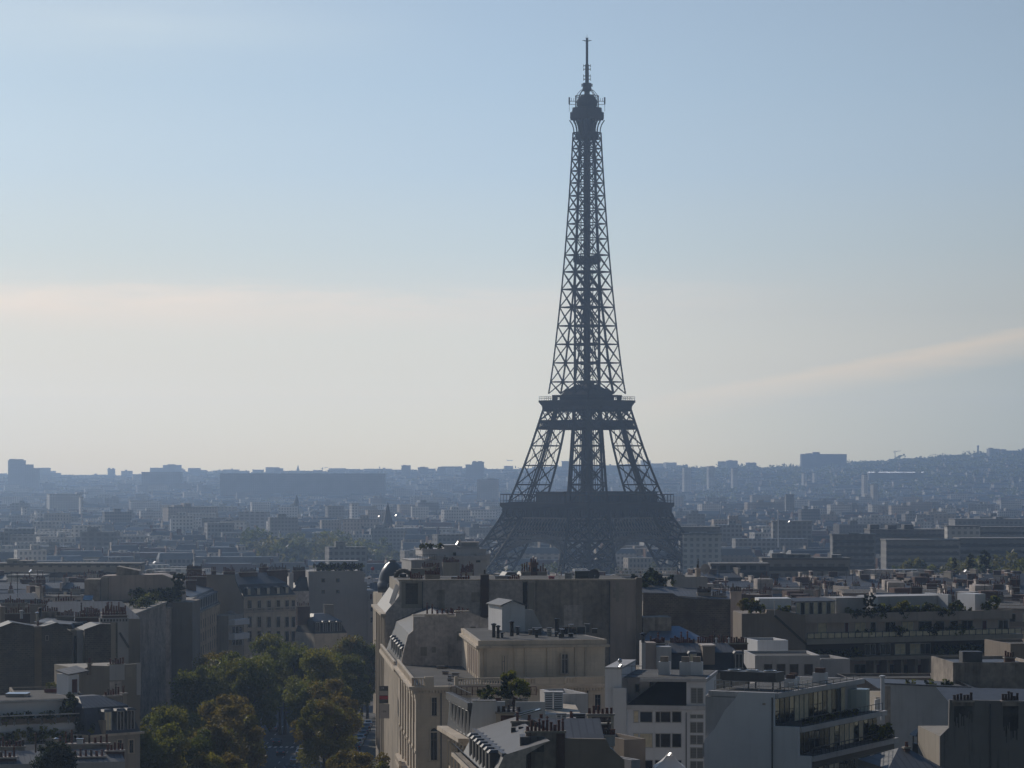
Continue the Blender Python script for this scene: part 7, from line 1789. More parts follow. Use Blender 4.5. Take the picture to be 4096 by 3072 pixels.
# ------------------------------------------------------------------ the roofscape between the avenue and the river: house types, then copies
def proto_haussmann(w, d, h, seed, wall, slope, lite=False):
    rg = random.Random(seed); o = thing('mansard_house', '', 'house', (0, 0, 0))
    m = MB(); m.box(0, w, 0, d, 0, h); m.build('walls', wall, o)
    m = MB(); m.box(-.0, w, -.45, d + .45, h, h + .3); m.build('cornice', STONE2, o)
    hm = rg.uniform(2.6, 3.4); zt = h + .3 + hm
    m = MB(); m.poly([(0, -.1, h + .3), (w, -.1, h + .3), (w, 1.3, zt), (0, 1.3, zt)]); m.poly([(w, d + .1, h + .3), (0, d + .1, h + .3), (0, d - 1.3, zt), (w, d - 1.3, zt)])
    m.build('mansard_slope', slope, o)
    m = MB(); hr = rg.uniform(.9, 1.8); m.poly([(0, 1.2, zt), (w, 1.2, zt), (w, d / 2, zt + hr), (0, d / 2, zt + hr)]); m.poly([(0, d / 2, zt + hr), (w, d / 2, zt + hr), (w, d - 1.2, zt), (0, d - 1.2, zt)]); m.build('zinc_top', ZINC, o)
    for u in (0, w):
        s = -1 if u else 1
        m = MB(); m.wallprof([(u, h), (u + s * .5, h)] and [(u, 0)] * 0 + [(u, h - .5), (u + s * .5, h - .5), (u + s * .5, zt + hr + .1), (u, zt + hr + .1)], 1.0, d - 1.0); m.build('party_wall', GREY, o)
        if rg.random() < .85:
            v0 = rg.uniform(1.5, d * .4); chimney(o, min(u, u + s * .75), max(u, u + s * .75), v0, v0 + rg.uniform(3, 5), zt, zt + hr + rg.uniform(.9, 1.8), rg.choice((BRICK, CREAM, BEIGE, GREY)), 0 if lite else rg.randint(5, 8), rg.random() < .3)
    if rg.random() < .6: u = w * rg.uniform(.35, .6); chimney(o, u, u + 2.6, d * .45, d * .45 + .7, zt, zt + hr + 1.4, BRICK, 0 if lite else 6)
    n = max(3, int(w / 3.1))
    for i in range(n):
        u = w * (i + .5) / n
        if not lite or i % 2 == 0: dormer(o, u, .15, h + .35, 1.15, 2.0, 1.4, rg.choice(('zinc', 'slate', 'zinc_warm')))
        if not lite:
            window(o, u, -.01, h - 3.0, 1.1, 2.2, 'french_dark'); window(o, u, -.01, h - 6.2, 1.1, 2.3, 'french_dark')
    return o
def proto_flat(w, d, h, seed, wall, lite=False):
    rg = random.Random(seed); o = thing('flat_roofed_house', '', 'apartment building', (0, 0, 0))
    m = MB(); m.box(0, w, 2.2, d, 0, h); m.box(0, w, 0, 2.2, 0, h - 3.1); m.build('walls', wall, o)
    m = MB(); m.box(-.2, w + .2, 1.9, d + .2, h, h + .35); m.box(-.15, w + .15, -.15, .15, h - 3.1, h - 2.2); m.build('parapet', rg.choice((GREY, CREAM, BEIGE)), o)
    m = MB(); m.box(.3, w - .3, 2.6, d - .4, h + .35, h + .40); m.build('roof', rg.choice((GRAVEL, BITUM, ZINC)), o)
    u = w * rg.uniform(.15, .6); m = MB(); m.box(u, u + 4, d * .4, d * .75, h + .4, h + 2.9); m.build('lift_housing', rg.choice((DKCEM, BEIGE, GREY, BRICK)), o)
    if rg.random() < .7: u = w * rg.uniform(.55, .8); chimney(o, u, u + 2.4, d * .6, d * .6 + .7, h + .3, h + 1.9, rg.choice((CREAM, BRICK)), 0 if lite else 5)
    m = MB(); z = h + 1.3; m.bar((0, 2.1, z), (w, 2.1, z), .06); [m.bar((w * i / 10, 2.1, h + .3), (w * i / 10, 2.1, z), .05) for i in range(11)]; m.build('railing', STEEL, o)
    n = max(3, int(w / 3.6))
    for i in range(n):
        u = w * (i + .5) / n; st = rg.choice(('band', 'band_warm', 'band_dark', 'band_blue'))
        window(o, u, 2.18, h - 2.6, 2.2, 1.9, st)
        if not lite: window(o, u, -.01, h - 5.6, 2.1, 1.6, st); window(o, u, -.01, h - 8.6, 2.1, 1.6, 'band_dark')
    return o
def proto_zinc(w, d, h, seed, lite=False):
    rg = random.Random(seed); o = thing('zinc_gable_house', '', 'house', (0, 0, 0))
    hr = rg.uniform(2.5, 4.0); m = MB(); m.prof_u([(0, 0), (d, 0), (d, h), (d / 2, h + hr), (0, h)], 0, w); m.build('walls', rg.choice((CREAM, BEIGE, GREY)), o)
    m = MB(); e = .3
    m.hexa([(-.1, -e, h - .2), (w + .1, -e, h - .2), (w + .1, d / 2, h + hr - .02), (-.1, d / 2, h + hr - .02), (-.1, -e, h + .02), (w + .1, -e, h + .02), (w + .1, d / 2, h + hr + .2), (-.1, d / 2, h + hr + .2)])
    m.hexa([(-.1, d / 2, h + hr - .02), (w + .1, d / 2, h + hr - .02), (w + .1, d + e, h - .2), (-.1, d + e, h - .2), (-.1, d / 2, h + hr + .2), (w + .1, d / 2, h + hr + .2), (w + .1, d + e, h + .02), (-.1, d + e, h + .02)])
    m.build('roof', ZINC, o)
    for u in ((0, w - .7) if rg.random() < .6 else (w - .7,)):
        v0 = d * rg.uniform(.2, .5); chimney(o, u, u + .7, v0, v0 + 3.4, h, h + hr + 1.1, rg.choice((BRICK, CREAM, GREY)), 0 if lite else 7, rg.random() < .3)
    for i in range(2):
        u = w * (.3 + .35 * i); m = MB(); m.hexa([(u, d * .18, h + hr * .36 + .22), (u + 1, d * .18, h + hr * .36 + .22), (u + 1, d * .3, h + hr * .6 + .22), (u, d * .3, h + hr * .6 + .22), (u, d * .18, h + hr * .36 + .34), (u + 1, d * .18, h + hr * .36 + .34), (u + 1, d * .3, h + hr * .6 + .34), (u, d * .3, h + hr * .6 + .34)]); m.build('skylight', GLASSB, o)
    n = max(3, int(w / 3.3))
    for i in range(n):
        window(o, w * (i + .5) / n, -.01, h - 2.8, 1.1, 2.0, 'french_dark')
    return o
PROTO = []
for lite in (False, True):
    L_ = []
    for i, (w, wall, sl_) in enumerate(((19, STONE, SLATE), (23, CREAM, ZPLAIN), (16, STONE2, SLATE))): L_.append((proto_haussmann(w, 12, 17 + i, 100 + i + 50 * lite, wall, sl_, lite), w, 12, 17 + i + 6.5, ['stone', 'cream', 'pale'][i] + ' mansard house with zinc top and party-wall chimneys'))
    for i, (w, wall) in enumerate(((22, GREY), (17, CREAM), (26, RENDR))): L_.append((proto_flat(w, 13, 20 + i, 120 + i + 50 * lite, wall, lite), w, 13, 20 + i + 3, ['grey', 'cream', 'pinkish'][i] + ' flat-roofed block with set-back top storey'))
    for i, w in enumerate((18, 14)): L_.append((proto_zinc(w, 11, 17 + i, 140 + i + 50 * lite, lite), w, 11, 17 + i + 5, ['long', 'short'][i] + ' house under a seamed zinc gable roof'))
    PROTO.append(L_)
ROWN = ['in the near rooftop band', 'in the far rooftop band']
rg = random.Random(77)
used = set(); placed = []
def midcap(X):          # no roof may rise over this row, so the city beyond stays in view as in the photo
    if X < 560: return 2262
    if X < 1240: return 2278
    if X < 1500: return 2292
    if X < 2000: return 2300
    if X < 2650: return 2290
    if X < 3000: return 2268
    return 2262
def ztop(x, D, X): return pz(midcap(X) + rg.uniform(-4, 40), D)
BLOCK = [(-30, 1250, 0, 735), (330, 780, 0, 690), (700, 1520, 0, 860), (1500, 2600, 0, 690), (2400, 4200, 0, 590)]
D = 596.0
while D < 1215:
    step = 17 + (D - 600) * .008; lite = D > 860
    hw = .178 * D; x = -hw + rg.uniform(-8, 4)
    while x < hw:
        P_, w, d_, h_, lab = PROTO[lite][rg.choice((0, 0, 1, 1, 2, 2, 3, 4, 5, 6, 6, 7, 7))]
        X = CX + (x + w / 2) / D * F; Xl, Xr = CX + x / D * F, CX + (x + w) / D * F
        blocked = any(Xr > a and Xl < b and D < e for a, b, _, e in BLOCK)
        if not blocked and rg.random() < .93:
            z = ztop(x, D, X) - h_; g_ = gz(D)
            z = min(z, g_ + 6)
            if z > g_ - 12:
                if (id(P_) not in used): c = P_; used.add(id(P_))
                else: c = copy_tree(P_)
                c.location = (x, D + rg.uniform(-4, 4), z); c.rotation_euler = (0, 0, rg.choice((0, 0, .12, -.1, .35, -.4, .7)) + rg.uniform(-.05, .05)); c['label'] = lab + ' ' + ROWN[lite]; c['group'] = lab.split(' with ')[0].split(' under ')[0] + 's ' + ROWN[lite]
                placed.append(c)
        x += w * rg.uniform(.98, 1.12)
    D += step
def kill(o):
    for ch in list(o.children): kill(ch)
    bpy.data.objects.remove(o)
for L_ in PROTO:
    for p_ in L_:
        if id(p_[0]) not in used: kill(p_[0])
N_MID = len(placed)

# ------------------------------------------------------------------ single far buildings one can pick out
def far_block(name, label, X0, X1, Yt, D, mt, depth=None, tops=(), group=None, cat='building', zb=None, roof=None, bands=0):
    x0, x1 = px(X0, D), px(X1, D); zt = pz(Yt, D); z0 = ground_z((x0 + x1) / 2, D) - 4 if zb is None else zb
    o = thing(name, label, cat, ((x0 + x1) / 2, D, z0), .3 if D > 2000 and any(q in label for q in ('bright', 'sunlit', 'pale', 'white')) else 0, group); w = (x1 - x0) / 2; dp = depth or max(12, min(40, w * 1.2)); h = zt - z0
    m = MB(); m.box(-w, w, 0, dp, 0, h); m.build('walls', mt, o)
    m = MB(); m.box(-w - .3, w + .3, -.3, dp + .3, h, h + .7); m.build('roof_edge', roof or FR[2], o)
    for (a, b, dy) in tops:
        xa, xb = px(a, D) - (x0 + x1) / 2, px(b, D) - (x0 + x1) / 2; m = MB(); m.box(xa, xb, dp * .2, dp * .7, h + .7, h + .7 + dy * D / F); m.build('roof_housing', mt, o)
    for i in range(bands):
        m = MB(); z = h - 2.2 - i * 3.3; m.box(-w + .6, w - .6, -.12, 0, z - 1.5, z); m.build('window_band', mat('far_glass', (.05, .055, .065), .3), o)
    return o
SK = [ # name, label, X0, X1, Y, D, material index, tops
 ('tower_block', 'tallest stepped tower block at the far end of the skyline opposite the tower', 32, 97, 1842, 6500, 2, ((36, 60, 5), (62, 90, 4))),
 ('tower_block', 'shorter step adjoining the tallest stepped skyline tower block', 97, 131, 1859, 6480, 2, ()),
 ('tower_block', 'lowest step of the stepped skyline tower block', 131, 155, 1873, 6460, 2, ()),
 ('tower_block', 'small flat block just past the stepped skyline tower', 156, 199, 1872, 8200, 2, ()),
 ('tower_block', 'lone small tower with rooftop masts in a low stretch of skyline', 430, 459, 1877, 8600, 2, ((432, 440, 5), (448, 455, 4))),
 ('slab_block', 'broad slab block with a higher housing on the skyline', 600, 655, 1872, 8400, 2, ()),
 ('slab_block', 'square upper slab rising behind the grey double block', 652, 722, 1861, 8300, 2, ((670, 700, 3),)),
 ('slab_block', 'wide grey double block under the square upper slab', 566, 722, 1889, 6300, 2, ()),
 ('slab_block', 'low cubic block beside a tree line on the skyline', 752, 800, 1873, 8700, 2, ()),
 ('long_slab', 'very long low blue-grey apartment slab below the skyline', 880, 1541, 1895, 5600, 2, ()),
 ('tower_block', 'small dark block standing up behind the long slab', 1097, 1132, 1874, 8500, 3, ()),
 ('tower_block', 'slim skyline tower nearest the end of the long slab', 1606, 1642, 1862, 7800, 2, ((1612, 1622, 2),)),
 ('tower_block', 'squat skyline tower second after the long slab', 1671, 1712, 1870, 7900, 2, ((1680, 1700, 2),)),
 ('tower_block', 'narrow sharp-edged skyline tower third after the long slab', 1751, 1779, 1868, 7800, 2, ()),
 ('tower_block', 'stepped high-rise with a crenellated top near the tower', 1888, 1936, 1848, 7200, 2, ((1892, 1905, 3), (1912, 1928, 3))),
 ('tower_block', 'lower shoulder of the stepped high-rise near the tower', 1862, 1888, 1859, 7200, 2, ()),
 ('slab_block', 'sandy slab with rows of windows below the stepped high-rise', 1908, 1995, 1918, 5200, 1, ((1950, 1980, 4),)),
 ('tower_block', 'tower block seen through the lattice legs of the iron tower', 2247, 2285, 1845, 7800, 2, ()),
 ('tower_block', 'pale tower rising just past the sloping leg of the iron tower', 2568, 2604, 1843, 7600, 0, ()),
 ('slab_block', 'long low slab on the skyline past the iron tower', 2606, 2662, 1856, 8600, 2, ()),
 ('tower_block', 'gridded pale block on the skyline past the iron tower', 2662, 2708, 1851, 8400, 0, ()),
 ('tower_block', 'first of two neighbouring skyline towers with flat tops', 2872, 2904, 1846, 8400, 0, ()),
 ('tower_block', 'second and taller of two neighbouring skyline towers', 2906, 2951, 1843, 8500, 2, ((2915, 2930, 2),)),
 ('slab_block', 'flat block on the skyline before the large hilltop block', 2985, 3026, 1851, 8700, 2, ()),
 ('slim_tower', 'slim pale tower standing below the skyline past the iron tower', 2736, 2765, 1872, 6200, 0, ()),
 ('slim_tower', 'second slim pale tower below the skyline', 2834, 2860, 1866, 6300, 0, ()),
 ('slim_tower', 'third slim pale tower below the skyline', 2931, 2953, 1874, 6400, 0, ()),
 ('hilltop_block', 'large dark block with central housing crowning the hillside', 3206, 3387, 1817, 8300, 3, ((3254, 3280, 8), (3225, 3250, 3))),
 ('hilltop_block', 'pale cubic block on the highest wooded ridge', 3956, 4000, 1796, 8400, 0, ((3960, 3976, 4),)),
 ('hilltop_block', 'long flat institution beside the pale cubic ridge block', 4000, 4110, 1803, 8450, 2, ((4008, 4022, 5),)),
 ('slim_tower', 'bright cream tower standing on the lower hillside', 3456, 3472, 1899, 5200, 0, ()),
 ('slim_tower', 'brightest striped white tower on the lower hillside', 3493, 3512, 1939, 4600, 0, ()),
 ('slab_block', 'sunlit square white block halfway down the hillside, first of two', 3214, 3228, 1893, 6500, 0, ()),
 ('slab_block', 'sunlit square white block halfway down the hillside, second of two', 3257, 3268, 1892, 6500, 0, ()),
 ('pale_tower', 'plain greenish-grey tower block rising from the right-bank rooftops', 3143, 3176, 1980, 3600, 2, ()),
 ('white_hospital', 'broad white institution with dark roof and bright end wall', 198, 330, 1978, 3900, 0, ((310, 355, 6),)),
 ('white_stack', 'tall striped white tower end on the near city plain', 90, 108, 2030, 3300, 0, ()),
 ('slab_block', 'bright blank white end wall of a block before the hospital', 322, 333, 1990, 3500, 0, ()),
 ('slab_block', 'low dark-topped block with bright end before the dark grove', 143, 158, 2045, 3200, 0, ()),
 ('stone_hall', 'stone hall with ribbed bright gable and dark dome-like roof', 672, 875, 2030, 3000, 4, ((740, 770, 14), (700, 735, 6))),
 ('window_block', 'grey block with many small windows left of the spire', 880, 980, 2085, 2500, 0, ((900, 925, 6),)),
 ('slab_block', 'bright white end wall of a block near the distant spire', 1408, 1435, 2016, 3300, 0, ()),
 ('slab_block', 'balconied grey block with bright end wall left of the distant spire', 1310, 1376, 2026, 3200, 2, ()),
 ('window_block', 'buff block of balconies directly left of the church spire', 1372, 1516, 2078, 2700, 1, ((1440, 1475, 16),)),
 ('window_block', 'long pinkish-ended white block right of the church spire', 1590, 1830, 2115, 2500, 0, ()),
 ('window_block', 'gridded white block beside the foot of the tower platform', 1884, 1990, 2042, 3300, 0, ()),
 ('office_block', 'dark glazed office block with white end just past the tower foot', 2735, 2885, 2138, 1650, 0, ((2760, 2830, 4),)),
 ('office_block', 'black-topped office block behind the white-ended one', 2720, 2880, 2112, 1760, 2, ()),
 ('office_block', 'tall dark office block with a slim mast behind the riverside offices', 3092, 3248, 2088, 2100, 2, ((3110, 3150, 4),)),
 ('office_block', 'grey office block of long window bands by the river', 3330, 3502, 2142, 1500, 2, ((3400, 3440, 5),)),
 ('office_block', 'dark residential slab with projecting roof boxes by the river', 3480, 3800, 2122, 1700, 3, ((3485, 3522, 18), (3556, 3592, 16), (3622, 3660, 18))),
 ('office_block', 'white gridded block between two dark riverside slabs', 3790, 3920, 2108, 1680, 0, ()),
 ('office_block', 'large dark gridded office block at the edge of the riverside row', 3838, 4120, 2158, 1480, 2, ()),
 ('office_block', 'dark dotted slab behind the large gridded office block', 3820, 4110, 2080, 2300, 2, ((3990, 4020, 8),)),
 ('office_block', 'low banded office wing joining the dark riverside slabs', 3545, 3840, 2164, 1450, 2, ()),
 ('office_block', 'low white-edged office range above the large gridded block', 3920, 4110, 2112, 1750, 2, ()),
 ('pale_terrace_block', 'long pale terrace block with window rows beyond the rubble gables', -20, 560, 2262, 930, 1, ((22, 62, 16), (62, 130, 10))),
 ('pale_terrace_block', 'pale stepped block with bright end wall in front of the long terrace block', 30, 170, 2310, 880, 0, ()),
 ('grey_terrace_block', 'grey office range with dark window band above the long cream block', 3050, 3400, 2240, 1000, 2, ((3090, 3145, 18), (3145, 3245, 14), (3330, 3370, 12))),
 ('grey_terrace_block', 'dark flat warehouse range behind the satellite dish', 2845, 3075, 2262, 960, 3, ()),
]
for (nm, lab, X0, X1, Y, D, mi, tp) in SK:
    far_block(nm, lab, X0, X1, Y, D, FW[mi], None if D > 1200 else 12, tp, bands=(3 if D < 1100 else 5 if D < 1800 and mi != 0 else 0))
def spire(name, label, X, Yt, Yb, D, w):
    o = thing(name, label, 'church spire', (px(X, D), D, pz(Yb, D))); h = pz(Yt, D) - pz(Yb, D); m = MB()
    m.box(-w / 2, w / 2, -w / 2, w / 2, -20, h * .18); m.build('belfry', FW[3], o)
    m = MB(); r = w * .62; m.lathe([(r, h * .18), (r * .5, h * .58), (.12, h)], n=8); m.build('steeple', mat('steeple_slate', (.05, .052, .06), .7), o)
spire('church_spire', 'tall dark slender church spire rising from the city plain', 1551, 2007, 2112, 2600, 7.5); spire('church_spire', 'smaller dark church steeple farther off under the long slab', 1186, 1978, 2022, 3600, 6); spire('church_spire', 'tiny pointed steeple standing on the skyline above the long slab', 1192, 1858, 1892, 8800, 9)
def crane(label, X, Yt, Yb, D, s):
    o = thing('tower_crane', label, 'crane', (px(X, D), D, pz(Yb, D))); h = pz(Yt, D) - pz(Yb, D); m = MB(); m.bar((0, 0, -10), (0, 0, h), 2.0 * s); m.build('mast', FW[3], o)
    m = MB(); m.bar((-8 * s, 0, h - 2), (22 * s, 0, h + 3 * s), 1.6 * s); m.bar((0, 0, h), (0, 0, h + 5 * s), 1.2 * s); m.build('jib', FW[3], o)
crane('thin tower crane with raised jib on the skyline above the long slab', 1290, 1872, 1896, 8800, .7); crane('tower crane standing on the wooded hillside ridge', 3580, 1806, 1840, 8800, .8)
def mast(name, label, X, Yt, Yb, D, r, mt): 
    o = thing(name, label, 'mast', (px(X, D), D, pz(Yb, D))); m = MB(); h = pz(Yt, D) - pz(Yb, D); m.lathe([(r, -8), (r * .8, h * .9)], n=8); m.build('shaft', mt, o); m = MB(); m.lathe([(r * 1.2, h * .9), (r * 1.1, h)], n=8); m.build('head', mt, o)
mast('skyline_mast', 'thin pale mast on the skyline at the end of the long slab', 1519, 1866, 1898, 7000, 1.2, FW[0]); mast('tall_chimney', 'single tall industrial chimney on the wooded ridge', 3912, 1782, 1826, 8600, 3.0, FW[3]); mast('white_mast', 'slim white pole rising before the dark office block with a mast', 3113, 2044, 2140, 1900, .45, WHITE)
far_block('glass_hall', 'long low hall whose glass roof flashes in the sun on the hillside', 3474, 3696, 1892, 6600, FW[2], 30)
# aerials on the nearer roofs
ra = random.Random(9)
for i, c in enumerate([q for q in placed if q.location.y < 900]):
    if i % 3 == 0:
        o = thing('aerial', 'thin television aerial on a roof of the near rooftop band', 'aerial', (c.location.x + ra.uniform(4, 12), c.location.y + 6, c.location.z + 20.5), ra.uniform(0, 3), 'aerials of the near rooftop band'); h = ra.uniform(4.5, 7)
        m = MB(); m.bar((0, 0, 0), (0, 0, h), .09); m.build('pole', IRON, o); m = MB(); [m.bar((-.6, 0, h - .2 - q * .35), (.6, 0, h - .2 - q * .35), .06) for q in range(3)]; m.build('crossbar', IRON, o)
# wooded clumps on the plain and on the ridge
m = MB(); rg = random.Random(5)
def clump(x, y, z, r, n, leaf):
    for j in range(n):
        d = Vector((rg.gauss(0, 1), rg.gauss(0, 1), rg.gauss(0, .7))); d.normalize()
        leaf_quad(m, rg, (x + d.x * r, y + d.y * r, z + d.z * r * .8 + r * .5), leaf * rg.uniform(.7, 1.3))
for i in range(1500):
    D = rg.uniform(2500, 8800); x = rg.uniform(-.18, .18) * D; s = 1 + (D - 2000) / 3500
    clump(x, D, ground_z(x, D) + 6 * s ** .5, rg.uniform(4, 8) * s ** .5, 22, 2.2 * s ** .6)
for i in range(1500):
    X = rg.uniform(-100, 4200) if rg.random() < .55 else rg.uniform(3000, 4200); D = 9000 - rg.random() ** 1.5 * 1900; x = px(X, D)
    clump(x, D, ground_z(x, D) + 2, rg.uniform(6, 10), 26, 3.6)
for i in range(500):
    X = rg.uniform(3350, 4200); D = rg.uniform(6200, 8900); x = px(X, D)
    clump(x, D, ground_z(x, D) + 2, rg.uniform(7, 11), 26, 3.6)
tag(m.build('distant_woods', LFAR), None, None, kind='stuff')
# ------------------------------------------------------------------ trees
rg = random.Random(12)
AV = [  # photo column of the trunk, photo row of the crown top, distance, kind, label
 (865, 2575, 600, 'rust0', 'brownish plane tree reaching up beside the second ribbed block'), (930, 2570, 585, 'gold0', 'gold-tipped plane tree before the white balconies'), (985, 2585, 570, 'plane0', 'olive-green plane tree before the classical block'),
 (1090, 2540, 660, 'plane1', 'green plane tree under the classical stone block, nearest the small mansard house'), (1140, 2560, 640, 'plane2', 'dark-cored green plane tree in the middle of the avenue'), (1185, 2555, 620, 'plane0', 'bright-topped green plane tree in the middle of the avenue'),
 (1262, 2600, 600, 'plane1', 'broad green plane tree before the small mansard house'), (1310, 2575, 655, 'plane2', 'rounded plane tree below the four-windowed wall'), (1395, 2535, 690, 'gold1', 'olive plane tree rising before the four-windowed wall'), (1470, 2545, 690, 'plane0', 'plane tree tucked against the corner of the fluted mansion'),
 (1372, 2625, 610, 'plane1', 'shaded plane tree beside the service lane'), (1446, 2600, 700, 'plane2', 'dark plane tree nearest the fluted mansion front'), (1330, 2690, 555, 'rust1', 'russet plane tree at the kerb of the roadway'), (1345, 2760, 520, 'gold0', 'big yellow-green plane tree in the middle of the avenue'),
 (1296, 2790, 500, 'gold1', 'yellow-green plane tree leaning over the roadway'), (900, 2735, 505, 'rust0', 'large rusty plane tree on the shaded side of the roadway'), (940, 2790, 480, 'rust1', 'bushy rusty plane tree low on the shaded side of the roadway'), (800, 2640, 560, 'plane0', 'dark plane tree in the shadow of the ribbed block'),
 (835, 2860, 450, 'gold0', 'golden crown near the lower picture edge on the shaded side'), (700, 2800, 520, 'plane2', 'dark plane tree against the ribbed block foot'), (650, 2830, 470, 'plane1', 'dark plane tree beside the corner mansard house'), (860, 3000, 410, 'gold1', 'small golden crown cut by the lower picture edge'),
 (1395, 2965, 440, 'rust0', 'russet crown cut by the lower picture edge beside the mansion'), (1475, 2985, 430, 'rust1', 'russet crown touching the mansion front at the lower edge'), (740, 2900, 440, 'plane0', 'dark crown in deep shade near the corner mansard house'), (1005, 2640, 560, 'plane1', 'dark shaded plane tree between the golden one and the roadway'),
 (610, 2860, 430, 'plane2', 'dark low crown right against the corner mansard house'), (1120, 2590, 640, 'plane2', 'deep green plane tree at the far end of the roadway'), (1262, 2700, 560, 'plane0', 'pale green plane tree hanging over the parked cars')]
for (X, Y, D, k, lab) in AV:
    x = px(X, D); z = gz(D); top = pz(Y, D) - z; s = top / 17.2
    t = tree('plane_tree', k, x, D, z, lab, 'plane trees along the avenue', 1.0, rg.uniform(0, 6)); s = max(.5, min(1.6, s)); t.scale = (min(1.25, .35 + .62 * s), min(1.25, .35 + .62 * s), s)
o = tree('dark_tree', 'dense', px(222, 368), 368, pz(3120, 368), 'very dark dense round tree at the lower corner before the chimney ranks', None, 1.0, .4, 'tree')
# park and riverside trees by the tower
n = 0
for i in range(300):
    D = rg.uniform(1960, 2420); X = rg.uniform(960, 1580); 
    if n < 75:
        z = ground_z(px(X, D), D); s = rg.uniform(1.1, 1.75)
        if 1000 < X < 1130: s *= 1.15
        tree('park_tree', 'park%d' % rg.randrange(3), px(X, D), D, z, 'autumn park tree in the dense grove left of the tower foot', 'park grove beside the tower', s, rg.uniform(0, 6)); n += 1
for i in range(60):
    D = rg.uniform(1580, 1880); X = rg.uniform(1700, 2980)
    if abs(X - 2348) * D / F < 95 and abs(D - TD) < 95 and abs(abs(px(X, D) - TX) + abs(D - TD) - 88) < 24: continue
    tree('park_tree', 'park%d' % rg.randrange(3), px(X, D), D, -24, 'garden tree round the feet of the tower', 'garden trees at the tower foot', rg.uniform(.8, 1.3), rg.uniform(0, 6))
for i in range(26):
    D = rg.uniform(1400, 1540); X = rg.uniform(2600, 4100)
    tree('park_tree', 'park%d' % rg.randrange(3), px(X, D), D, -24, 'riverside tree in the row before the office blocks', 'riverside trees before the offices', rg.uniform(1.0, 1.4), rg.uniform(0, 6))
for i in range(22):
    D = rg.uniform(1180, 1300); X = rg.uniform(3560, 4100) if i < 14 else rg.uniform(3700, 4100)
    tree('park_tree', 'park%d' % rg.randrange(3), px(X, D), D, pz(2262, D) - 15, 'leafy tree of the hillside garden below the large gridded office block', 'hillside garden trees', rg.uniform(.9, 1.25), rg.uniform(0, 6))
for i, (X, s) in enumerate(((3880, 2.4), (3935, 2.8), (3952, 2.5), (3820, 2.0))):
    tree('cypress', 'cypress', px(X, 1000), 1000, pz(2262, 1000) - 4, 'dark columnar conifer standing up from the roofs before the garden trees', 'conifers above the garden roofs', s, i, 'tree')
# ------------------------------------------------------------------ cars on the avenue
CAR = {}
def car_proto(body):
    m = MB(); prof = [(-2.1, .35), (2.15, .35), (2.2, .75), (1.2, .92), (.55, 1.42), (-1.1, 1.45), (-1.9, .98), (-2.15, .9)]
    m2 = MB(); n = len(prof)
    for k, (y0, y1) in enumerate(((-.86, .86),)): m.wallprof([(a, z) for a, z in prof], y0, y1)
    return m
def car(x, D, col, label, group, rz, name='parked_car'):
    o = thing(name, label, 'car', (x, D, gz(D) + (.19 if abs(x - ROADX(D)) > 8 else .05)), rz, group)
    bm_ = mat('car_paint_' + col[0], col[1], .25, .3, spec=.7)
    if 'body' not in CAR:
        b = MB(); b.wallprof([(-2.1, .35), (2.15, .35), (2.2, .75), (1.15, .92), (-1.9, .98), (-2.15, .9)], -.88, .88); b.wallprof([(1.0, .92), (.5, 1.44), (-1.1, 1.47), (-1.75, .97)], -.74, .74)
        CAR['body'] = b
        g = MB(); g.hexa([(.99, -.66, .99), (.99, .66, .99), (.6, .62, 1.38), (.6, -.62, 1.38), (1.06, -.66, .99), (1.06, .66, .99), (.64, .62, 1.39), (.64, -.62, 1.39)])
        for s in (-1, 1): g.wallprof([(.82, .98), (.45, 1.38), (-1.05, 1.4), (-1.5, 1.0)], s * .75 - .012, s * .75 + .012)
        g.hexa([(-1.78, -.62, 1.02), (-1.78, .62, 1.02), (-1.24, .6, 1.42), (-1.24, -.6, 1.42), (-1.82, -.62, 1.02), (-1.82, .62, 1.02), (-1.28, .6, 1.43), (-1.28, -.6, 1.43)]); CAR['glass'] = g.mesh('windscreen', [GLASS])
        w_ = MB(); w_.lathe([(.33, -.1), (.33, .1)], n=14); CAR['wheel'] = w_.mesh('wheel', [mat('tyre_rubber', (.015, .015, .015), .9)])
        l_ = MB(); l_.box(-.05, .05, -.18, .18, -.08, .08); CAR['lamp'] = l_.mesh('headlight', [STEEL]); CAR['tail'] = l_.mesh('tail_light', [RED])
    k = 'body' + col[0]
    if k not in CAR: CAR[k] = CAR['body'].mesh('body', [bm_])
    part('body', CAR[k], o); part('windscreen', CAR['glass'], o)
    for a in (-1.35, 1.4):
        for s in (-1, 1): w = part('wheel', CAR['wheel'], o, (a, s * .8, .33)); w.rotation_euler = (R(90), 0, 0)
    for s in (-1, 1): part('headlight', CAR['lamp'], o, (2.16, s * .6, .72)); part('tail_light', CAR['tail'], o, (-2.1, s * .6, .82))
    return o
COLS = [('black', (.012, .012, .014)), ('grey', (.10, .10, .11)), ('silver', (.35, .36, .37)), ('navy', (.012, .018, .04)), ('white', (.6, .6, .6))]
for i, (X, D, c, lab) in enumerate(((1108, 612, 1, 'grey car driving away down the middle of the avenue'), (1125, 585, 3, 'dark blue car nearest on the avenue roadway'), (1095, 650, 2, 'silver car far down the avenue under the trees'), (1170, 548, 0, 'black car at the crossing near the lower edge'))):
    car(px(X, D), D, COLS[c], lab, None, R(90), 'moving_car')
for i in range(9):
    D = 575 + i * 11; car(ROADX(D) + 16.0, D, COLS[(i * 3) % 5], 'car parked in the service lane beside the fluted mansion', 'cars parked in the service lane', R(90 + rg.uniform(-3, 3)))
for i in range(7):
    D = 512 + i * 18; car(ROADX(D) + 5.6, D, COLS[(i * 2 + 1) % 5], 'car parked at the kerb under the avenue trees', 'cars parked under the avenue trees', R(90))
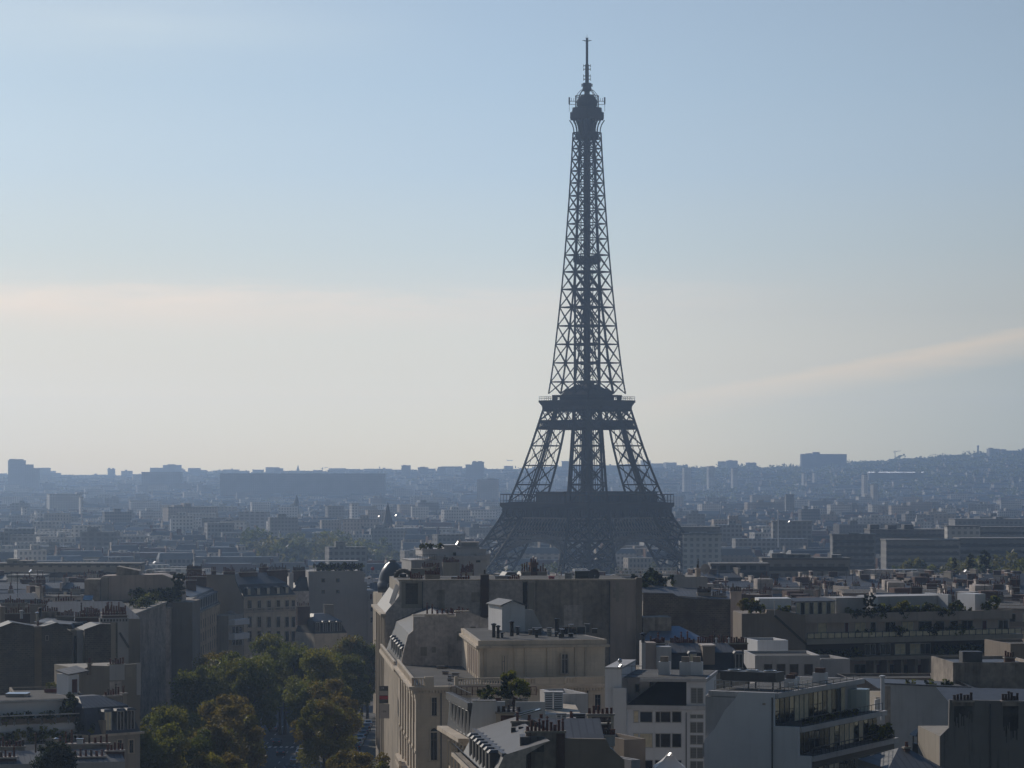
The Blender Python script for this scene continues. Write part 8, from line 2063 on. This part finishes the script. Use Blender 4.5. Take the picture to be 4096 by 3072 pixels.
# hanging sign boards on the mansion front
def sign(label, X0, X1, rows, D):
    w = px(X1, D) - px(X0, D); z0, z1 = pz(rows[-1][1], D), pz(rows[0][0], D)
    o = thing('banner_sign', label, 'sign', (px((X0 + X1) / 2, D), D, z0)); m = MB(); m.box(-w / 2 - .08, w / 2 + .08, .04, .12, 0, z1 - z0); m.build('backing', DFRAME, o)
    for (ya, yb, mt, txt, tm) in rows:
        a, b = pz(yb, D) - z0, pz(ya, D) - z0; m = MB(); m.box(-w / 2, w / 2, 0, .04, a + .02, b - .02); p_ = m.build('panel', mt, o)
        for (s, fx, fz, sz) in txt:
            c = bpy.data.curves.new('lettering', 'FONT'); c.body = s; c.size = sz * (b - a); c.align_x = 'CENTER'; c.align_y = 'CENTER'; c.extrude = .004
            t = bpy.data.objects.new('lettering', c); COL.objects.link(t); c.materials.append(tm); bpy.context.view_layer.update(); me = bpy.data.meshes.new_from_object(t.evaluated_get(bpy.context.evaluated_depsgraph_get())); bpy.data.objects.remove(t); t = part('lettering', me, p_, (fx * w, -.006, a + (b - a) * fz)); t.rotation_euler = (R(90), 0, 0)
    return o
LT_ = mat('white_lettering', (.7, .7, .7), .6); DK_ = mat('dark_lettering', (.03, .03, .035), .6); SGP = mat('pale_sign_panel', (.50, .48, .50), .6)
sign('tall dark, red and white banner board bearing the number 19 on the fluted avenue front', 1518, 1551, [(2744, 2762, DFRAME, [('19', -.12, .5, .62)], LT_), (2763, 2782, SGP, [], DK_), (2783, 2798, RED, [], LT_), (2799, 2814, DFRAME, [], LT_)], 448)
sign('pale lettered banner board hanging below the red-striped one', 1519, 1555, [(2816, 2874, SGP, [('1200', -.05, .48, .17)], DK_)], 447)
# airliner low over the horizon
o = thing('airliner', 'tiny grey airliner flying low over the skyline beside the tower', 'aeroplane', (px(2040, 10200), 10200, pz(1842, 10200)), R(8))
m = MB(); prv = None
m.lathe([(.2, -11), (1.0, -9.5), (1.15, -7), (1.15, 5), (.8, 8.5), (.25, 11)], n=10); f = m.build('fuselage', WHITE2, o); f.rotation_euler = (0, R(90), 0)
for s in (-1, 1): m = MB(); m.hexa([(-2, s * .8, -.2), (2, s * .8, -.2), (-2.5, s * 10, .9), (-4, s * 10, .9), (-2, s * .8, .15), (2, s * .8, .15), (-2.5, s * 10, 1.0), (-4, s * 10, 1.0)]); m.build('wing', WHITE2, o)
m = MB(); m.hexa([(-10.5, -.15, .6), (-8, -.15, .6), (-8, .15, .6), (-10.5, .15, .6), (-11.8, -.1, 4.2), (-10.2, -.1, 4.2), (-10.2, .1, 4.2), (-11.8, .1, 4.2)]); m.build('tail_fin', WHITE2, o)
# mirror panes added to make glints, tilted to flash the low sun
GLINT = mat('glint_mirror_metal', (.9, .88, .84), .12, 1.0)
hn_ = (sd + Vector((0, -1, 0))).normalized(); gq = hn_.to_track_quat('Z', 'Y')
def glint(name, label, X, Y, D, w, h):
    o = thing(name, label, 'roof light', (px(X, D), D, pz(Y, D))); t_ = Vector((0, 0, 1)).cross(hn_).normalized(); b_ = hn_.cross(t_)
    m = MB(); c = hn_ * .02; m.poly([c - t_ * w - b_ * h, c + t_ * w - b_ * h, c + t_ * w + b_ * h, c - t_ * w + b_ * h]); m.build('pane', GLINT, o)
    m = MB(); k = [-t_ * (w + .1) - b_ * (h + .1), t_ * (w + .1) - b_ * (h + .1), t_ * (w + .1) + b_ * (h + .1), -t_ * (w + .1) + b_ * (h + .1)]; m.hexa([q - hn_ * .3 for q in k] + k); m.build('frame', STEEL, o)
for a in ((3486, 1889, 6595, 14, .9, 'first and shorter added glint strip along the hillside hall roof'), (3563, 1889, 6595, 46, .9, 'longest added glint strip along the hillside hall roof'), (3638, 1889, 6595, 22, .9, 'third added glint strip along the hillside hall roof'), (3690, 1889, 6595, 5, .9, 'shortest added glint strip at the end of the hillside hall roof'), (84, 2084, 3250, 3.2, .5, 'wide added glint pane flashing beside the striped white tower end'), (121, 2283, 880, .5, .35, 'small added glint pane flashing on the pale stepped block'), (617, 2249, 1010, .7, .25, 'thin added glint pane flashing behind the wedge-topped block'), (1515, 2065, 2650, 1.0, .5, 'added glint pane flashing just left of the church spire'), (1583, 2061, 2650, 1.1, .7, 'added glint pane flashing just right of the church spire'), (1828, 2172, 655, .28, .5, 'bright added glint pane by the plant shed of the terraced apartments'), (3156, 2086, 2000, .6, .5, 'single added glint pane sparkling on the dark office block with a mast'), (3860, 2283, 900, .3, .3, 'added glint pane sparkling near the hillside garden'), (2678, 3016, 343.5, .10, .12, 'added shiny glint plate fixed near the marquee peak'), (2480, 2662, 384, .10, .10, 'added polished glint plate on the white block corner lamp')):
    glint('added_glint_pane', a[5], *a[:5])
# ------------------------------------------------------------------ haze: one closed box of even air
m = MB(); m.box(-3200, 3200, -60, AIR_LEN, -26.5, TZ + 330)
hz = m.build('haze', [])
hm = bpy.data.materials.new('haze_air'); hm.use_nodes = True
hn = hm.node_tree; hn.nodes.clear()
ho = hn.nodes.new('ShaderNodeOutputMaterial'); hv = hn.nodes.new('ShaderNodeVolumePrincipled')
hv.inputs['Color'].default_value = (0.485, 0.67, 0.96, 1)
hv.inputs['Density'].default_value = AIR
hv.inputs['Anisotropy'].default_value = 0.58
hn.links.new(hv.outputs[0], ho.inputs['Volume'])
hz.data.materials.append(hm)
tag(hz, None, None, kind='stuff')
